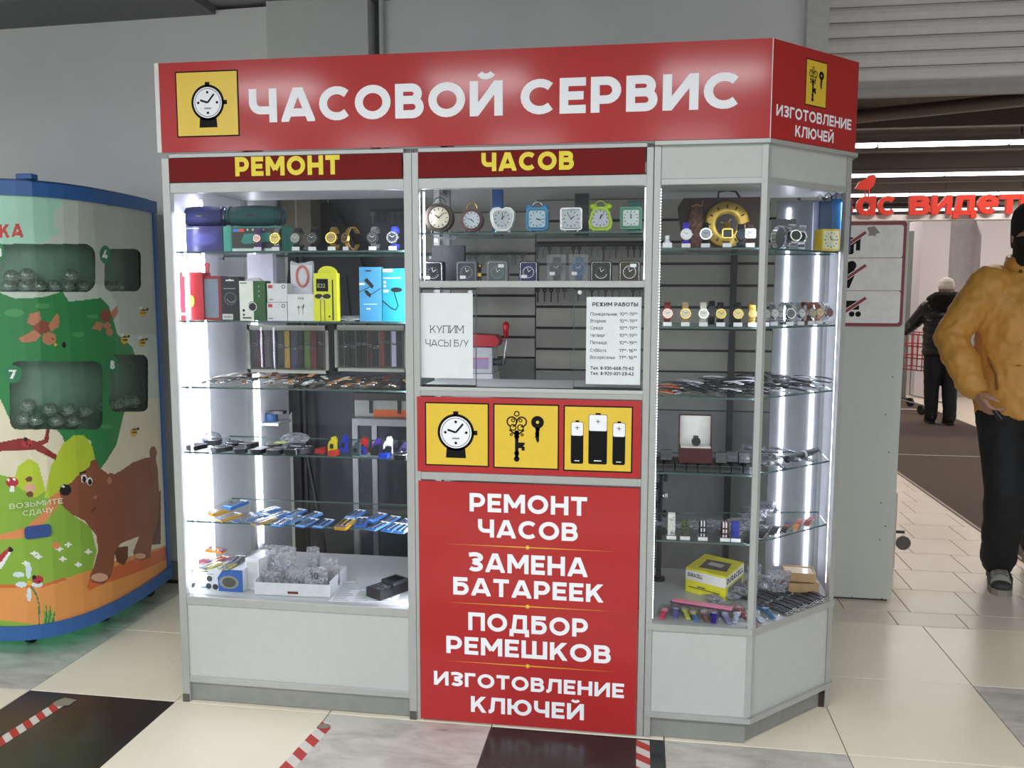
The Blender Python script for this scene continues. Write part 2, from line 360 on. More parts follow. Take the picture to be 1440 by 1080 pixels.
def lower(c, w):
    w2 = w/.74
    h = w2/2
    if c in 'аa': W, S = .84, [('c', arc(.42, .5, .42-h, .5-h, 0, 345, 19)), ('l', [(.84-h, 0), (.84-h, 1)])]
    elif c in 'еe': W, S = .84, [('l', arc(.42, .5, .42-h, .5-h, 0, 318, 19)), ('l', [(h, .5), (.84-h*.3, .5)])]
    elif c in 'рp': W, S = .84, [('c', arc(.42, .5, .42-h, .5-h, 0, 345, 19)), ('l', [(h, -.4), (h, 1)])]
    elif c == 'б': W, S = .84, [('c', arc(.42, .5, .42-h, .5-h, 0, 345, 19)), ('l', [(h, .5), (h, .9), (.3, 1.2), (.75, 1.32)])]
    elif c == 'i': W, S = w2, [('l', [(h, 0), (h, 1)]), ('l', [(h, 1.15), (h, 1.4)])]
    else: W, S = glyph(c.upper(), w2)
    return W, S
def textpolys(t, w=.2, serif=False):
    out = []; X = 0; gap = .13
    for c in t:
        sup = c in '⁰'
        sc = 1.0
        if sup: W, S = glyph('0', w*1.6); sc = .5
        elif c.islower(): W, S = lower(c, w); sc = .74; w_ = w/.74
        else: W, S = glyph(c, w)
        ww = w/.74 if sc == .74 else (w*1.6 if sup else w)
        for k_, s in enumerate(S):
            if s[0] == 'd':
                (x0, y0), (x1, y1) = s[1], s[2]; l = sqrt((x1-x0)**2+(y1-y0)**2); e = ww*.6/l
                a = (x0-(x1-x0)*e, y0-(y1-y0)*e) if y0 <= .06 or y0 >= .94 else (x0, y0)
                b = (x1+(x1-x0)*e, y1+(y1-y0)*e) if y1 <= .06 or y1 >= .94 else (x1, y1)
                qs = [clip(list(q), W) for q in strokeq([a, b], ww)]
            elif s[0] == 'c': qs = strokeq(s[1], ww, True)
            elif s[0] == 't': qs = strokeq(s[1], s[2])
            else:
                qs = strokeq(s[1], ww)
                if serif:
                    for p in (s[1][0], s[1][-1]):
                        if p[1] in (0, 1): y = .03 if p[1] == 0 else .97; qs.append([(p[0]-.16, y-.03), (p[0]+.16, y-.03), (p[0]+.16, y+.03), (p[0]-.16, y+.03)])
            for q in qs:
                if q: out.append([(X+p[0]*sc, (p[1]*sc if not sup else .5+p[1]*sc)) for p in q]+[k_])
        X += W*sc+gap
    return out, X-gap
def fit(pl, pb, pright, ptop, Y):
    """world box of a line of lettering: left px, baseline px at left, right px, top px at left, on the plane y=Y"""
    a = at(pl, pb, Y); b = at(pl, ptop, Y); return a[0], xat(pright, Y, a[2]), a[2], b[2]
# ================================================================= THE SETTING
TO = (-.629, -.007); TS = .6
m_marb = stone('pale_marble_tile', 'b4aea6', 'd3cec6', 4.5, .28, (1, 2.2, 1), '8e867d', .38, .60)
m_cream = stone('cream_tile', 'eee3cb', 'f6edda', 1.2, .25)
m_btile = stone('black_marble_tile', '2a2a2b', '3a3a3b', 6, .25, (1, 1.5, 1), None, .45, .75)
m_brick = stone('beige_small_tile', 'dccdbc', 'e5d9ca', 2, .3)
m_joint = mat('tile_joint', '6a655c', .8)
floor = obj('floor', G().box(-4, 9.5, -6.5, 20, -.03, -.006, m_joint), kind='structure')
tm = {}
def tile(i, j, k, sx=TS, sy=TS, x=None, y=None, name='floor_tile'):
    key = (k, round(sx, 3), round(sy, 3))
    if key not in tm:
        g = G(); e = .0018; a, b = sx-2*e, sy-2*e; d = .0015
        g.box(e, sx-e, e, sy-e, -.006, -.0012, k)
        P = [(e, e), (sx-e, e), (sx-e, sy-e), (e, sy-e)]; Q = [(e+d, e+d), (sx-e-d, e+d), (sx-e-d, sy-e-d), (e+d, sy-e-d)]
        g.add([(p[0], p[1], -.0012) for p in P]+[(p[0], p[1], 0) for p in Q], [(4, 5, 6, 7)]+[(q, (q+1) % 4, 4+(q+1) % 4, 4+q) for q in range(4)], k)
        tm[key] = g.mesh(name)
    o = bpy.data.objects.new(name, tm[key]); COL.objects.link(o); o.parent = floor
    o.location = (TO[0]+i*TS if x is None else x, TO[1]+j*TS if y is None else y, 0)
TC = {(-1, -1): m_cream, (0, -1): m_btile, (1, -1): m_cream, (2, -1): m_marb, (3, -1): m_btile, (4, -1): m_marb, (5, -1): m_cream, (6, -1): m_cream,
      (-1, 0): m_marb, (0, 0): m_cream, (4, 0): m_cream, (5, 0): m_cream, (6, 0): m_marb, (7, 0): m_marb, (-1, 1): m_marb, (0, 1): m_cream, (5, 1): m_cream, (6, 1): m_cream, (-2, 0): m_marb, (-2, 1): m_marb, (-2, -1): m_marb}
for i in range(-4, 9):
    for j in range(-5, 2):
        k = TC.get((i, j)) or ((m_cream, m_marb, m_btile, m_cream)[(i*2+j*3) % 4] if j < -1 else m_cream)
        tile(i, j, k)
BX, BY, BW, BH = 2.865, 1.193, .306, .33
for r in range(12):
    y0 = BY if r == 0 else BY+.177+(r-1)*BH; h = .177 if r == 0 else BH
    off = [0, .105, .21][r % 3]
    for c in range(-3 if r < 2 else -2, 9 if r < 2 else 4):
        x0 = BX+off+c*BW-(0 if off < .2 else .306)
        if r >= 2 and x0+BW > 3.86+BW: continue
        if y0+h > 1.19: tile(0, 0, m_brick, BW, h, x0, y0, 'small_floor_tile')
obj('stone_floor_strip', G().box(-3.5, 2.1, 1.193, 1.2, -.006, 0, m_cream), floor)
obj('far_store_floor', G().box(2.3, 9.4, 5.1, 18, -.006, -.001, m_brick), floor)
# brown carpet runner with white joints
m_carp = mat('brown_carpet', '57483f', .95, var=.10, vs=120, bump=.4, bs=400)
carp = obj('carpet', G().box(3.86, 5.47, 2.2, 14, -.001, .006, m_carp), label='dark brown entrance carpet lying in the store passage', cat='carpet')
for y, t in ((5.58, .012), (8.93, .05), (10.95, .06)): obj('joint_strip', G().box(3.88, 5.45, y, y+t, .006, .0075, C('d8d0c8')), carp, 'thin white joint strip across the carpet')
obj('edge_trim', G().box(3.84, 3.862, 2.2, 9.5, 0, .007, C('8a7d70')), carp)
# walls
m_wall = mat('grey_painted_wall', 'e0e1df', .75, var=.03, vs=3, bump=.05, bs=60)
wl = G(); wl.T = Matrix.Translation((-.13, 1.20, 0)) @ Matrix.Rotation(radians(-3.0), 4, 'Z')
wl.box(-4, 0, 0, .15, 0, 2.88, m_wall); wall_left = obj('wall_left', wl, kind='structure')
wb = G(); wb.T = wl.T; wb.box(-4, .02, -.012, 0, 0, .11, mat('grey_skirting', '8e908e', .6)); wb.box(-4, .02, -.02, -.012, 0, .012, C('2a2a2a'))
obj('baseboard_left', wb, kind='structure')
obj('wall_back', G().box(.43, 2.36, 1.26, 1.4, 0, 2.9, m_wall), kind='structure')
obj('wall_column', G().box(-.13, .372, 1.19, 1.45, 0, 3.1, mat('pale_column_paint', 'cfd1cd', .7, var=.02)), kind='structure')
obj('wall_recess', G().box(.372, .43, 1.30, 1.4, 0, 2.9, C('6c6e6d', .8)), kind='structure')
obj('trim_1', G().cyl((.425, 1.235, 2.0), (.425, 1.235, 2.9), .012, m=C('c4c6c4')), kind='structure')
obj('trim_2', G().box(2.36, 2.452, 1.19, 1.44, 0, 2.9, mat('pale_pilaster_paint', 'c8c8c4', .7)), kind='structure')
obj('ceiling', G().box(-4, 9.5, -6.5, 1.5, 2.90, 3.0, mat('ceiling_paint', '8f9191', .8)), kind='structure')
obj('trim_3', G().box(-4, -.4, .9, 1.5, 2.86, 2.9, C('747675', .8)), kind='structure')
obj('wall_right', G().box(9.4, 9.5, -6.5, 20, 0, 3.7, m_wall), kind='structure')
obj('wall_side_left', G().box(-4.1, -4, -6.5, 1.5, 0, 2.9, m_wall), kind='structure')
# mall ceiling lamps (modelled fittings over the area lights)
lg = G(); lg.box(-.34, .34, -.20, .20, -.0, .045, C('d8dadb')); lm = lg.mesh('lamp_housing')
dg = G()
for s in (-.12, -.04, .04, .12): dg.cyl((-.30, s, -.008), (.30, s, -.008), .010, n=8, m='tubem')
dm = dg.mesh('lamp_tube')
for k, (x, y) in enumerate(LAMPS):
    t = thing('ceiling_lamp', 'white ceiling lamp, '+['leftmost', 'second from the left', 'third from the left', 'middle one', 'third from the right', 'second from the right', 'rightmost'][k % 7]+' in the row '+['nearer the booth', 'farther from the booth'][k//7], 'lamp', (x, y, 2.86), 0, 'ceiling lamps over the aisle')
    for n_, me in (('housing', lm), ('lamp_tube', dm)):
        o = bpy.data.objects.new(n_, me); COL.objects.link(o); o.parent = t
# rolling shutter
SY = 1.50
sh = thing('door_1', kind='structure'); sg = G()
zb = at(1300, 135, SY)[2]; X0 = 2.43
msl = mat('shutter_slat_metal', 'e0dcda', .5, 0, var=.03)
def slatmesh(L):
    g = G(); P = [(0, .002), (.004, .012), (.012, .03), (.012, .05), (.004, .064), (-.004, .066), (-.004, 0)]
    g.prism([(-a, b) for a, b in P], (0, 0, 0), (0, 1, 0), (0, 0, 1), (1, 0, 0), L, msl, smooth=False); return g.mesh('slat')
sm = slatmesh(6.9-X0+2.4)
nsl = 0; z = zb+.07
obj('bottom_bar', G().box(X0, 9.3, SY-.02, SY+.02, zb, zb+.035, C('a5a09d', .4)), sh)
obj('bottom_slat', G().box(X0, 9.3, SY-.012, SY+.005, zb+.036, zb+.069, C('aaa5a2', .4)), sh)
while z < 3.6:
    o = bpy.data.objects.new('slat', sm); COL.objects.link(o); o.parent = sh; o.location = (X0, SY, z); z += .0685
# store hall behind
m_sc = mat('dark_store_ceiling', '4a4440', .8, var=.15, vs=2)
obj('ceiling_store', G().box(2.4, 9.5, 1.6, 20, 3.62, 3.7, m_sc), kind='structure')
cg = G()
for k in range(9):
    y = 2.6+k*1.7; cg.prism([(0, 0), (.12, 0), (.12, -.22), (0, -.22)], (2.4, y, 3.62), (0, 1, 0), (0, 0, 1), (1, 0.0, 0), 7, mat('ceiling_beam_paint', '5d554f', .7))
obj('trim_4', cg, kind='structure')
pg = G()
pg.tube([(9, 4.3, 3.45), (5.5, 6.4, 3.42), (2.6, 7.6, 3.4)], .07, 10, mat('duct_metal', '6b6560', .5, .3))
pg.tube([(3.0, 3.4, 3.35), (5.5, 3.6, 3.35), (9.3, 3.9, 3.35)], .04, 8, C('2b2826', .6)); pg.tube([(3.0, 5.4, 3.45), (9.3, 5.7, 3.4)], .05, 8, C('38332f', .6))
obj('ceiling_duct', pg, label='grey ducts and dark pipes running under the dark store ceiling', cat='duct')
for k, (y, xa, xb) in enumerate(((8.38, 3.0, 9.2), (11.2, 3.2, 9.2), (14.0, 5.0, 9.2), (17.0, 5.0, 9.3))):
    t = thing('tube_lamp_row', ['nearest long row of glowing tube lamps under the store ceiling', 'second long row of glowing tube lamps, just above the red letters',
              'third tube lamp row seen through the red letters', 'farthest tube lamp row deep in the store'][k], 'lamp', (0, 0, 0), 0, None)
    obj('housing', G().box(xa, xb, y-.08, y+.08, 3.335, 3.39, C('6b6764')), t)
    for xr_ in (xa+.8, (xa+xb)/2, xb-.8): obj('hanger_rod', G().cyl((xr_, y, 3.38), (xr_, y, 3.625), .008, n=6, m='dark'), t)
    x = xa
    while x < xb-.2:
        x2 = min(x+1.5, xb); obj('lamp_tube', G().box(x, x2-.04, y-.05, y+.05, 3.295, 3.335, 'tube'), t); x = x2
obj('wall_store_left', G().box(2.28, 2.40, 1.46, 19.8, 0, 3.62, C('9a9590', .8)), kind='structure')
# far wall, pillar, shelves
obj('wall_store_back', G().box(2.4, 9.5, 19.8, 20, 0, 3.7, C('8a8580', .8)), kind='structure')
m_pil = mat('white_pillar', 'cdc6c8', .6, var=.02)
obj('pillar', G().box(5.62, 6.0, 10.3, 11, 0, 2.58, m_pil), kind='structure')
obj('pillar_recess', G().box(6.0, 6.42, 10.55, 11, 0, 2.58, mat('shaded_pillar_white', 'a39e9f', .6)), kind='structure')  # recess shade painted in as a darker tone of the pillar
obj('pillar_right', G().box(6.42, 9.3, 10.3, 11, 0, 2.58, m_pil), kind='structure')
tt = thing('goods_shelf', 'tall store shelf with red and orange goods left of the white pillar', 'shelf', (0, 0, 0))
g = G()
for k in range(8): g.box(6.35, 7.6, 14.6, 15.3, .35+k*.34, .38+k*.34, C('cfcac5'))
for x in (6.35, 7.58): g.box(x, x+.03, 14.6, 15.3, 0, 3.1, C('55504c'))
obj('shelf_frame', g, tt); cols = ['c8402a', 'd98a3c', 'e8e0d8', '5b3a2a', 'd8552f', 'e8c890', 'a83028']
for k in range(7):
    for q in range(6):
        obj('boxed_goods', G().box(6.4+q*.19, 6.56+q*.19, 14.65, 14.9, .38+k*.34, .38+k*.34+R.uniform(.16, .28), C(['c8402a', 'd04a30', 'cf5a34'][q % 3] if k > 4 else R.choice(cols))), tt)
o = obj('gate_post', G().prism(rrect(0, .09, 0, .12, .03), (xat(1272, 9.9, 1.4), 9.9, 0), (1, 0, 0), (0, 1, 0), (0, 0, 1), at(1274, 325, 9.9)[2], C('6c706c', .5)).box(xat(1272, 9.9, 1.4)-.04, xat(1272, 9.9, 1.4)+.13, 9.86, 10.06, .0, .04, C('3c3e3d')), label='dark grey entrance gate post beside the no-entry sign board', cat='post')
# shopping cart seen between the board and the walking person
def cart(x, y, rz, lab):
    t = thing('shopping_cart', lab, 'cart', (x, y, .0068), rz); r = C('b02630', .35); g = G()
    for k in range(9):
        a = k/8; g.tube([(-.22, -.35+.7*a, .55), (-.26, -.40+.8*a, 1.0)], .006, 5, r); g.tube([(.22, -.35+.7*a, .55), (.26, -.40+.8*a, 1.0)], .006, 5, r)
    for z_, s in ((.55, 0), (.70, .33), (.85, .66), (1.0, 1)):
        a, b = .22+.04*s, .35+.05*s; g.tube([(-a, -b, z_), (a, -b, z_), (a, b, z_), (-a, b, z_)], .008, 5, r, True)
    for k in range(7): g.tube([(-.22+k*.073, -.35, .55), (-.26+k*.087, -.40, 1.0)], .006, 5, r)
    obj('basket', g, t)
    g = G()
    for s in (-1, 1): g.tube([(s*.2, -.38, .12), (s*.2, .34, .16), (s*.24, .40, 1.0)], .012, 6, C('8a8c8e', .3))
    obj('frame', g, t); obj('handle', G().cyl((-.28, .45, 1.02), (.28, .45, 1.02), .016, m=r), t)
    for sx in (-1, 1):
        for sy in (-.36, .33): obj('wheel', G().cyl((sx*.2-.015, sy, .06), (sx*.2+.015, sy, .06), .06, m='black'), t)
cart(xat(1291, 8.85, .9), 8.85, .4, 'red wire shopping cart standing just left of the person in the black padded jacket')
# beam with the store greeting
BYY = 5.0
bz0, bz1 = at(1300, 310, BYY)[2], at(1300, 303, BYY)[2]
bt = thing('greeting_sign', 'white beam carrying large red store greeting letters above the passage', 'sign')
obj('beam', G().box(xat(1150, BYY, 2.1), 6.6, BYY-.05, BYY+.1, bz0, bz1+.005, C('f0e8e8', .4)), bt)
m_rl = mat('red_letter_plastic', 'd23c2c', .4, emit='ff3322', es=.10, var=.02)  # faint glow put into the letter plastic
def letters3d(s, x0, x1, z0, z1, parent, word):
    polys, W = textpolys(s, .185); sx = (x1-x0)/W; sz = (z1-z0)/.74; g = G()
    for P in polys: g.prism([(x0+p[0]*sx, z0+p[1]*sz) for p in P[:-1]], (0, BYY-.08-.0008*P[-1], 0), (1, 0, 0), (0, 0, 1), (0, 1, 0), .05, m_rl)
    obj('raised_letter', g, parent)
zt = at(1300, 276, BYY)[2]
def lx(p): return xat(p, BYY, 2.2)
for ch, a, b in (('а', 1201, 1228), ('с', 1231, 1255), ('в', 1275, 1304), ('и', 1306, 1334), ('д', 1336, 1368), ('е', 1370, 1399), ('т', 1400, 1428), ('ь', 1429, 1456), ('в', 1168, 1197)):
    letters3d(ch, lx(a), lx(b), bz1, zt, bt, ch)
bird = [(1200, 266), (1206, 257), (1216, 252), (1219, 248), (1226, 247), (1229, 251), (1226, 262), (1220, 268), (1208, 268)]
P = [(at(x, y, BYY)[0], at(x, y, BYY)[2]) for x, y in bird]
g = G().prism(P[::-1], (0, BYY-.08, 0), (1, 0, 0), (0, 0, 1), (0, 1, 0), .05, m_rl)
for p in (1215, 1220): a, b = at(p, 267, BYY), at(p-1, 278, BYY); g.cyl((a[0], BYY-.055, a[2]), (b[0], BYY-.055, b[2]), .006, n=6, m=m_rl)
obj('bird_figure', g, bt)
# red and white floor tape
def tape(p0, p1, wd, lab, n, seed=0):
    a, b = onz(*p0), onz(*p1); d = (b-a); L = d.length; d.normalize(); s = V((-d[1], d[0], 0)); g = G(); q = L/n
    f = Flat(g, (a[0], a[1], .0006), d, s, (0, 0, 1), 0)
    f.rect(0, L, -wd/2, wd/2, C('d9d2cb', .5), 0)
    for k in range(0, n):
        P = [(k*q, -wd/2), (k*q+q*.5, -wd/2), (k*q+q*.5+wd*.7, wd/2), (k*q+wd*.7, wd/2)]
        P = [(min(L, x), y) for x, y in P]; f.poly(P, C('bb3a36', .5), 1)
    return obj('floor_tape', g, label=lab, cat='tape')
tape((84, 990), (-30, 1063), .05, 'worn red and white striped tape on the black tile at the far left', 6)
tape((462, 1016), (393, 1092), .05, 'red and white tape beside the cream tile below the left cabinet', 4)
tape((904, 1041), (905, 1120), .045, 'red and white tape below the seam right of the big red panel', 4)
for (px, py), sz, lab in (((90, 988), .06, 'torn brown tape residue at the end of the left floor tape'), ((455, 1022), .035, 'dirty tape residue at the end of the middle floor tape')):
    c = onz(px, py); g = G(); P = [(sz*.7*R.uniform(.8, 1.2)*cos(a*.7), sz*.55*R.uniform(.7, 1.2)*sin(a*.7)) for a in range(9)]
    Flat(g, (c[0], c[1], .002), (1, 0, 0), (0, 1, 0), (0, 0, 1), 0).poly(P, C('8c8578', .9), 0); obj('tape_residue', g, label=lab, cat='tape')
# ================================================================= THE BOOTH
FW = V((0, -1, 0)); UX = V((1, 0, 0)); UZ = V((0, 0, 1))
U1, U2, U3, BU, BV = .9, 1.70, 2.05, 2.38, .33
ZB, ZT, HZ0, HZ1 = .41, 1.865, 1.90, 1.985
def front(g, y=0.0): return Flat(g, (0, y, 0), UX, UZ, FW)
def cabinet_front(t, x0, x1, d):
    f = .028
    for x in (x0, x1-f):
        obj('post', G().box(x, x+f, 0, f, .0, 1.985, 'alu'), t, bevel=.002)
    for x in (x0, x1-f): obj('rear_post', G().box(x, x+f, d-f, d, 0, 1.985, 'alu'), t)
    for z0, z1 in ((HZ1, 2.0), (ZT, HZ0), (.375, ZB-.003), (.075, .1)):
        obj('rail', G().box(x0+f, x1-f, .002, f, z0, z1, 'alu'), t, bevel=.002)
    obj('base_panel', G().box(x0+f, x1-f, .008, .02, .1, .375, 'white'), t)
    obj('plinth', G().box(x0+f, x1-f, .014, .03, .004, .075, 'alud'), t)
    for x in (x0+.014, x1-.014): obj('foot_cap', G().box(x-.012, x+.012, -.004, .02, 0, .03, C('55564f', .7)), t)
def shelves(t, x0, x1, y0, y1, zs):
    for z in zs:
        g = G(); g.add([(x0, y0, z), (x1, y0, z), (x1, y1, z), (x0, y1, z)], [(0, 1, 2, 3)], 'shelf')
        g.box(x0, x1, y0-.001, y0+.0005, z-.006, z, 'edge'); g.box(x0, x1, y1, y1+.001, z-.006, z, 'edge'); obj('glass_shelf', g, t)
        for x in (x0+.004, x1-.016):
            for y in (y0+.03, y1-.04): obj('shelf_pin', G().box(x, x+.012, y, y+.015, z-.018, z-.007, 'chrome'), t)
LS = [1.665, 1.419, 1.179, .939, .680]
# ---- left cabinet
lc = thing('display_cabinet', 'left glazed display cabinet with dark red repair sign and bright white inner side', 'cabinet')
cabinet_front(lc, 0, U1, .6)
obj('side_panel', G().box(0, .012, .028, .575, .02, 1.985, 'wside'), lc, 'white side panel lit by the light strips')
obj('inner_top', G().box(.014, U1-.014, .028, .58, 1.90, 1.91, 'white'), lc)
obj('cabinet_floor', G().box(.014, U1-.014, .028, .58, .396, .407, 'white'), lc)
obj('roof_panel', G().box(.0, U1-.002, .028, .6, 1.985, 2.0, 'white'), lc)
shelves(lc, .016, U1-.016, .045, .40, LS)
hd = obj('header_panel', G().box(.02, U1-.034, .001, .006, HZ0+.002, HZ1-.002, 'dred'), lc)
g = G(); front(g, .0008).text('РЕМОНТ', *fit(331, 248, 478, 221, 0), 'yeltxt', 1, .25); obj('lettering', g, hd, 'yellow lettering')
obj('glass_pane', G().add([(.028, .012, ZB), (U1-.028, .012, ZB), (U1-.028, .012, ZT), (.028, .012, ZT)], [(0, 1, 2, 3)], 'glass'), lc)
for y in (.062, .19): obj('led_strip', G().box(.040, .044, y-.005, y+.005, .42, 1.86 if y > .1 else 1.80, 'led'), lc)
obj('led_spot', G().cyl((.11, .16, 1.892), (.11, .16, 1.899), .015, n=10, m='led'), lc)
obj('led_strip', G().box(U1-.033, U1-.0295, .030, .046, .42, 1.85, 'led3'), lc)
# ---- middle unit
mc = thing('service_counter', 'middle service unit with sliding window, clock shelves and big red service panel', 'counter')
f = .022
for x in (U1+.001, U2-f-.001): obj('post', G().box(x, x+f, 0, .028, 0, 1.985, 'alu'), mc, bevel=.002)
for x in (U1+.001, U2-f-.001): obj('rear_post', G().box(x, x+f, .30, .328, 0, 1.985, 'alu'), mc)
for z0, z1 in ((HZ1, 2.0), (ZT, HZ0), (1.538, 1.560), (1.168, 1.200), (.876, .903)):
    obj('rail', G().box(U1+f, U2-f, .002, .028, z0, z1, 'alu'), mc, bevel=.002)
obj('roof_panel', G().box(U1+.002, U2-.002, .028, .33, 1.985, 2.0, 'white'), mc)
obj('inner_top', G().box(U1+f, U2-f, .028, .33, 1.90, 1.91, 'white'), mc)
obj('shelf_board', G().box(U1+f, U2-f, .028, .32, 1.543, 1.553, 'white'), mc)
shelves(mc, U1+.014, U2-.014, .03, .28, [1.722])
obj('glass_pane', G().add([(U1+f, .012, 1.56), (U2-f, .012, 1.56), (U2-f, .012, ZT), (U1+f, .012, ZT)], [(0, 1, 2, 3)], 'glass'), mc)
hd = obj('header_panel', G().box(U1+.022, U2-.028, .001, .006, HZ0+.002, HZ1-.002, 'dred'), mc)
g = G(); front(g, .0008).text('ЧАСОВ', *fit(677, 241, 807, 215, 0), 'yeltxt', 1, .25); obj('lettering', g, hd, 'yellow lettering')
obj('led_strip', G().box(U1+.026, U1+.029, .05, .062, 1.57, 1.86, 'led'), mc)
g = G()
for k in range(48): z = 1.565+k*.0062; g.box(U2-.027, U2-.0245, .02, .023, z, z+.003, 'dot')
obj('led_strip', g, mc, 'dotted light strip')
obj('window_sill', G().box(U1+f, U2-f, -.002, .30, 1.188, 1.200, 'white'), mc)
obj('counter_top', G().box(U1+.002, U2-.002, .3, .62, 1.0, 1.02, C('77797a')), mc)
# picture panel
pp = obj('picture_panel', G().box(U1+.012, U2-.026, -.004, .002, .906, 1.166, 'red'), mc, 'red panel with three yellow pictograms')
def frame_sq(F, x0, x1, z0, z1, b=.0045):
    F.rect(x0, x1, z0, z1, 'blk', 1); F.rect(x0+b, x1-b, z0+b, z1-b, 'yel', 2)
def watch_icon(F, cx, cz, r):
    F.disc(cx, cz, r, 'blk', 3); F.rect(cx-r*.14, cx+r*.14, cz+r*.9, cz+r*1.14, 'blk', 3); F.rect(cx+r*.9, cx+r*1.17, cz-r*.12, cz+r*.12, 'blk', 3)
    F.poly([(cx-r*.55, cz-r*1.38), (cx+r*.55, cz-r*1.38), (cx+r*.5, cz-r*.8), (cx-r*.5, cz-r*.8)], 'blk', 3)
    F.disc(cx, cz, r*.86, 'wtxt', 4); F.ring(cx, cz, r*.79, r*.76, 'blk', 5)
    for a in range(4): F.disc(cx+r*.57*cos(a*pi/2), cz+r*.57*sin(a*pi/2), r*.075, 'blk', 5, n=12)
    F.line([(cx, cz), (cx+r*.40, cz+r*.47)], r*.10, 'blk', 5); F.line([(cx, cz), (cx-r*.45, cz+r*.14)], r*.11, 'blk', 5)
    F.rect(cx-r*.2, cx+r*.2, cz-r*.36, cz-r*.28, 'gtxt', 5)
def keys_icon(F, cx, cz, s):
    k = lambda x, y: (cx+x*s, cz+y*s)
    F.ring(*k(-.30, .78), .10*s, .06*s, 'blk', 3)
    for sg in (-1, 1):
        F.ring(*k(-.30+sg*.17, .50), .19*s, .14*s, 'blk', 3, -100 if sg > 0 else -80, 190 if sg > 0 else 260, 20)
        F.ring(*k(-.30+sg*.13, .30), .12*s, .08*s, 'blk', 3, 0, 360, 16); F.ring(*k(-.30+sg*.13, .55), .07*s, .035*s, 'blk', 3, 0, 360, 12)
        F.line([k(-.30+sg*.26, .22), k(-.30+sg*.03, .04)], .05*s, 'blk', 3); F.ring(*k(-.30+sg*.19, .05), .055*s, .02*s, 'blk', 3, 0, 360, 10)
    F.rect(cx-.36*s, cx-.24*s, cz-.78*s, cz+.16*s, 'blk', 3); F.disc(*k(-.30, .12), .09*s, 'blk', 3, n=10); F.disc(*k(-.30, -.02), .09*s, 'blk', 3, n=10)
    F.disc(*k(-.30, -.60), .09*s, 'blk', 3, n=10); F.disc(*k(-.30, -.80), .10*s, 'blk', 3, n=10)
    F.poly([k(-.24, -.22), k(-.02, -.22), k(-.02, -.29), k(-.08, -.33), k(-.02, -.38), k(-.02, -.5), k(-.13, -.5), k(-.13, -.42), k(-.24, -.42)], 'blk', 3)
    F.ring(*k(.42, .50), .22*s, .055*s, 'blk', 3, a0=90, a1=450); F.rect(cx+.36*s, cx+.48*s, cz+.0*s, cz+.32*s, 'blk', 3)
    F.poly([k(.34, .30), k(.50, .30), k(.50, .22), k(.46, .2), k(.48, -.14), k(.43, -.22), k(.38, -.14), k(.36, -.05), k(.33, .0), k(.36, .05), k(.33, .1), k(.36, .18)], 'blk', 3)
def batt_icon(F, cx, cz, wd, h):
    F.rect(cx-wd*.14, cx+wd*.14, cz+h/2, cz+h/2+.005, 'blk', 3); F.poly([(cx+a, cz+b) for a, b in rrect(-wd/2, wd/2, -h/2, h/2, .006)], 'blk', 3)
    F.poly([(cx+a, cz+b) for a, b in rrect(-wd/2+.0015, wd/2-.0015, h/2-h*.33, h/2-.0015, .005)], 'wtxt', 4)
    F.rect(cx-.007, cx+.007, cz+h*.36-.001, cz+h*.36+.001, 'blk', 5); F.rect(cx-.001, cx+.001, cz+h*.36-.007, cz+h*.36+.007, 'blk', 5)
    F.rect(cx-wd*.2, cx+wd*.2, cz-h*.44, cz-h*.42, 'wtxt', 5)
g = G(); F = front(g, -.004)
frame_sq(F, .940, 1.163, .928, 1.148); watch_icon(F, 1.048, 1.045, .064)
obj('watch_pictogram', g, pp); g = G(); F = front(g, -.004)
frame_sq(F, 1.178, 1.402, .926, 1.148); keys_icon(F, 1.288, 1.038, .098)
obj('keys_pictogram', g, pp); g = G(); F = front(g, -.004)
frame_sq(F, 1.417, 1.647, .924, 1.147)
for cx, w_, h, z0 in ((1.463, .042, .142, .950), (1.532, .062, .168, .950), (1.602, .042, .142, .950)): batt_icon(F, cx, z0+h/2, w_, h)
obj('batteries_pictogram', g, pp)
# big red panel
rp = obj('service_panel', G().box(U1+.014, U2-.026, -.004, .004, .008, .872, 'red'), mc, 'big red panel listing the services')
for s, l, b, r, t_, w_ in (('РЕМОНТ', 245, 158, 690, 88, .22), ('ЧАСОВ', 277, 255, 655, 187, .22), ('ЗАМЕНА', 240, 385, 692, 313, .22), ('БАТАРЕЕК', 183, 473, 752, 406, .22),
                       ('ПОДБОР', 240, 608, 693, 540, .22), ('РЕМЕШКОВ', 157, 695, 780, 629, .22), ('ИЗГОТОВЛЕНИЕ', 110, 815, 830, 762, .22), ('КЛЮЧЕЙ', 250, 918, 678, 858, .22)):
    g = G(); F = front(g, -.004); F.text(s, *fit(570+l/2.7, 660+b/2.7, 570+r/2.7, 660+t_/2.7, 0), 'wtxt', 1, w_); obj('lettering', g, rp, 'white lettering, one word of the service list')
for yl, yr in ((280, 312), (500, 540), (723, 768)):
    g = G(); F = front(g, -.004); a = at(570+145/2.7, 660+yl/2.7, 0); b = at(570+805/2.7, 660+yr/2.7, 0); cx = at(570+465/2.7, 660+(yl+yr)/5.4, 0)[0]; z = (a[2]+b[2])/2
    F.poly([(a[0], z), (cx, z-.0022), (b[0], z), (cx, z+.0022)], 'gold', 1); F.disc(cx, z, .0075, 'gold', 2); F.disc(cx, z, .0035, 'yeltxt', 3); obj('divider_line', g, rp, 'thin gold divider line')
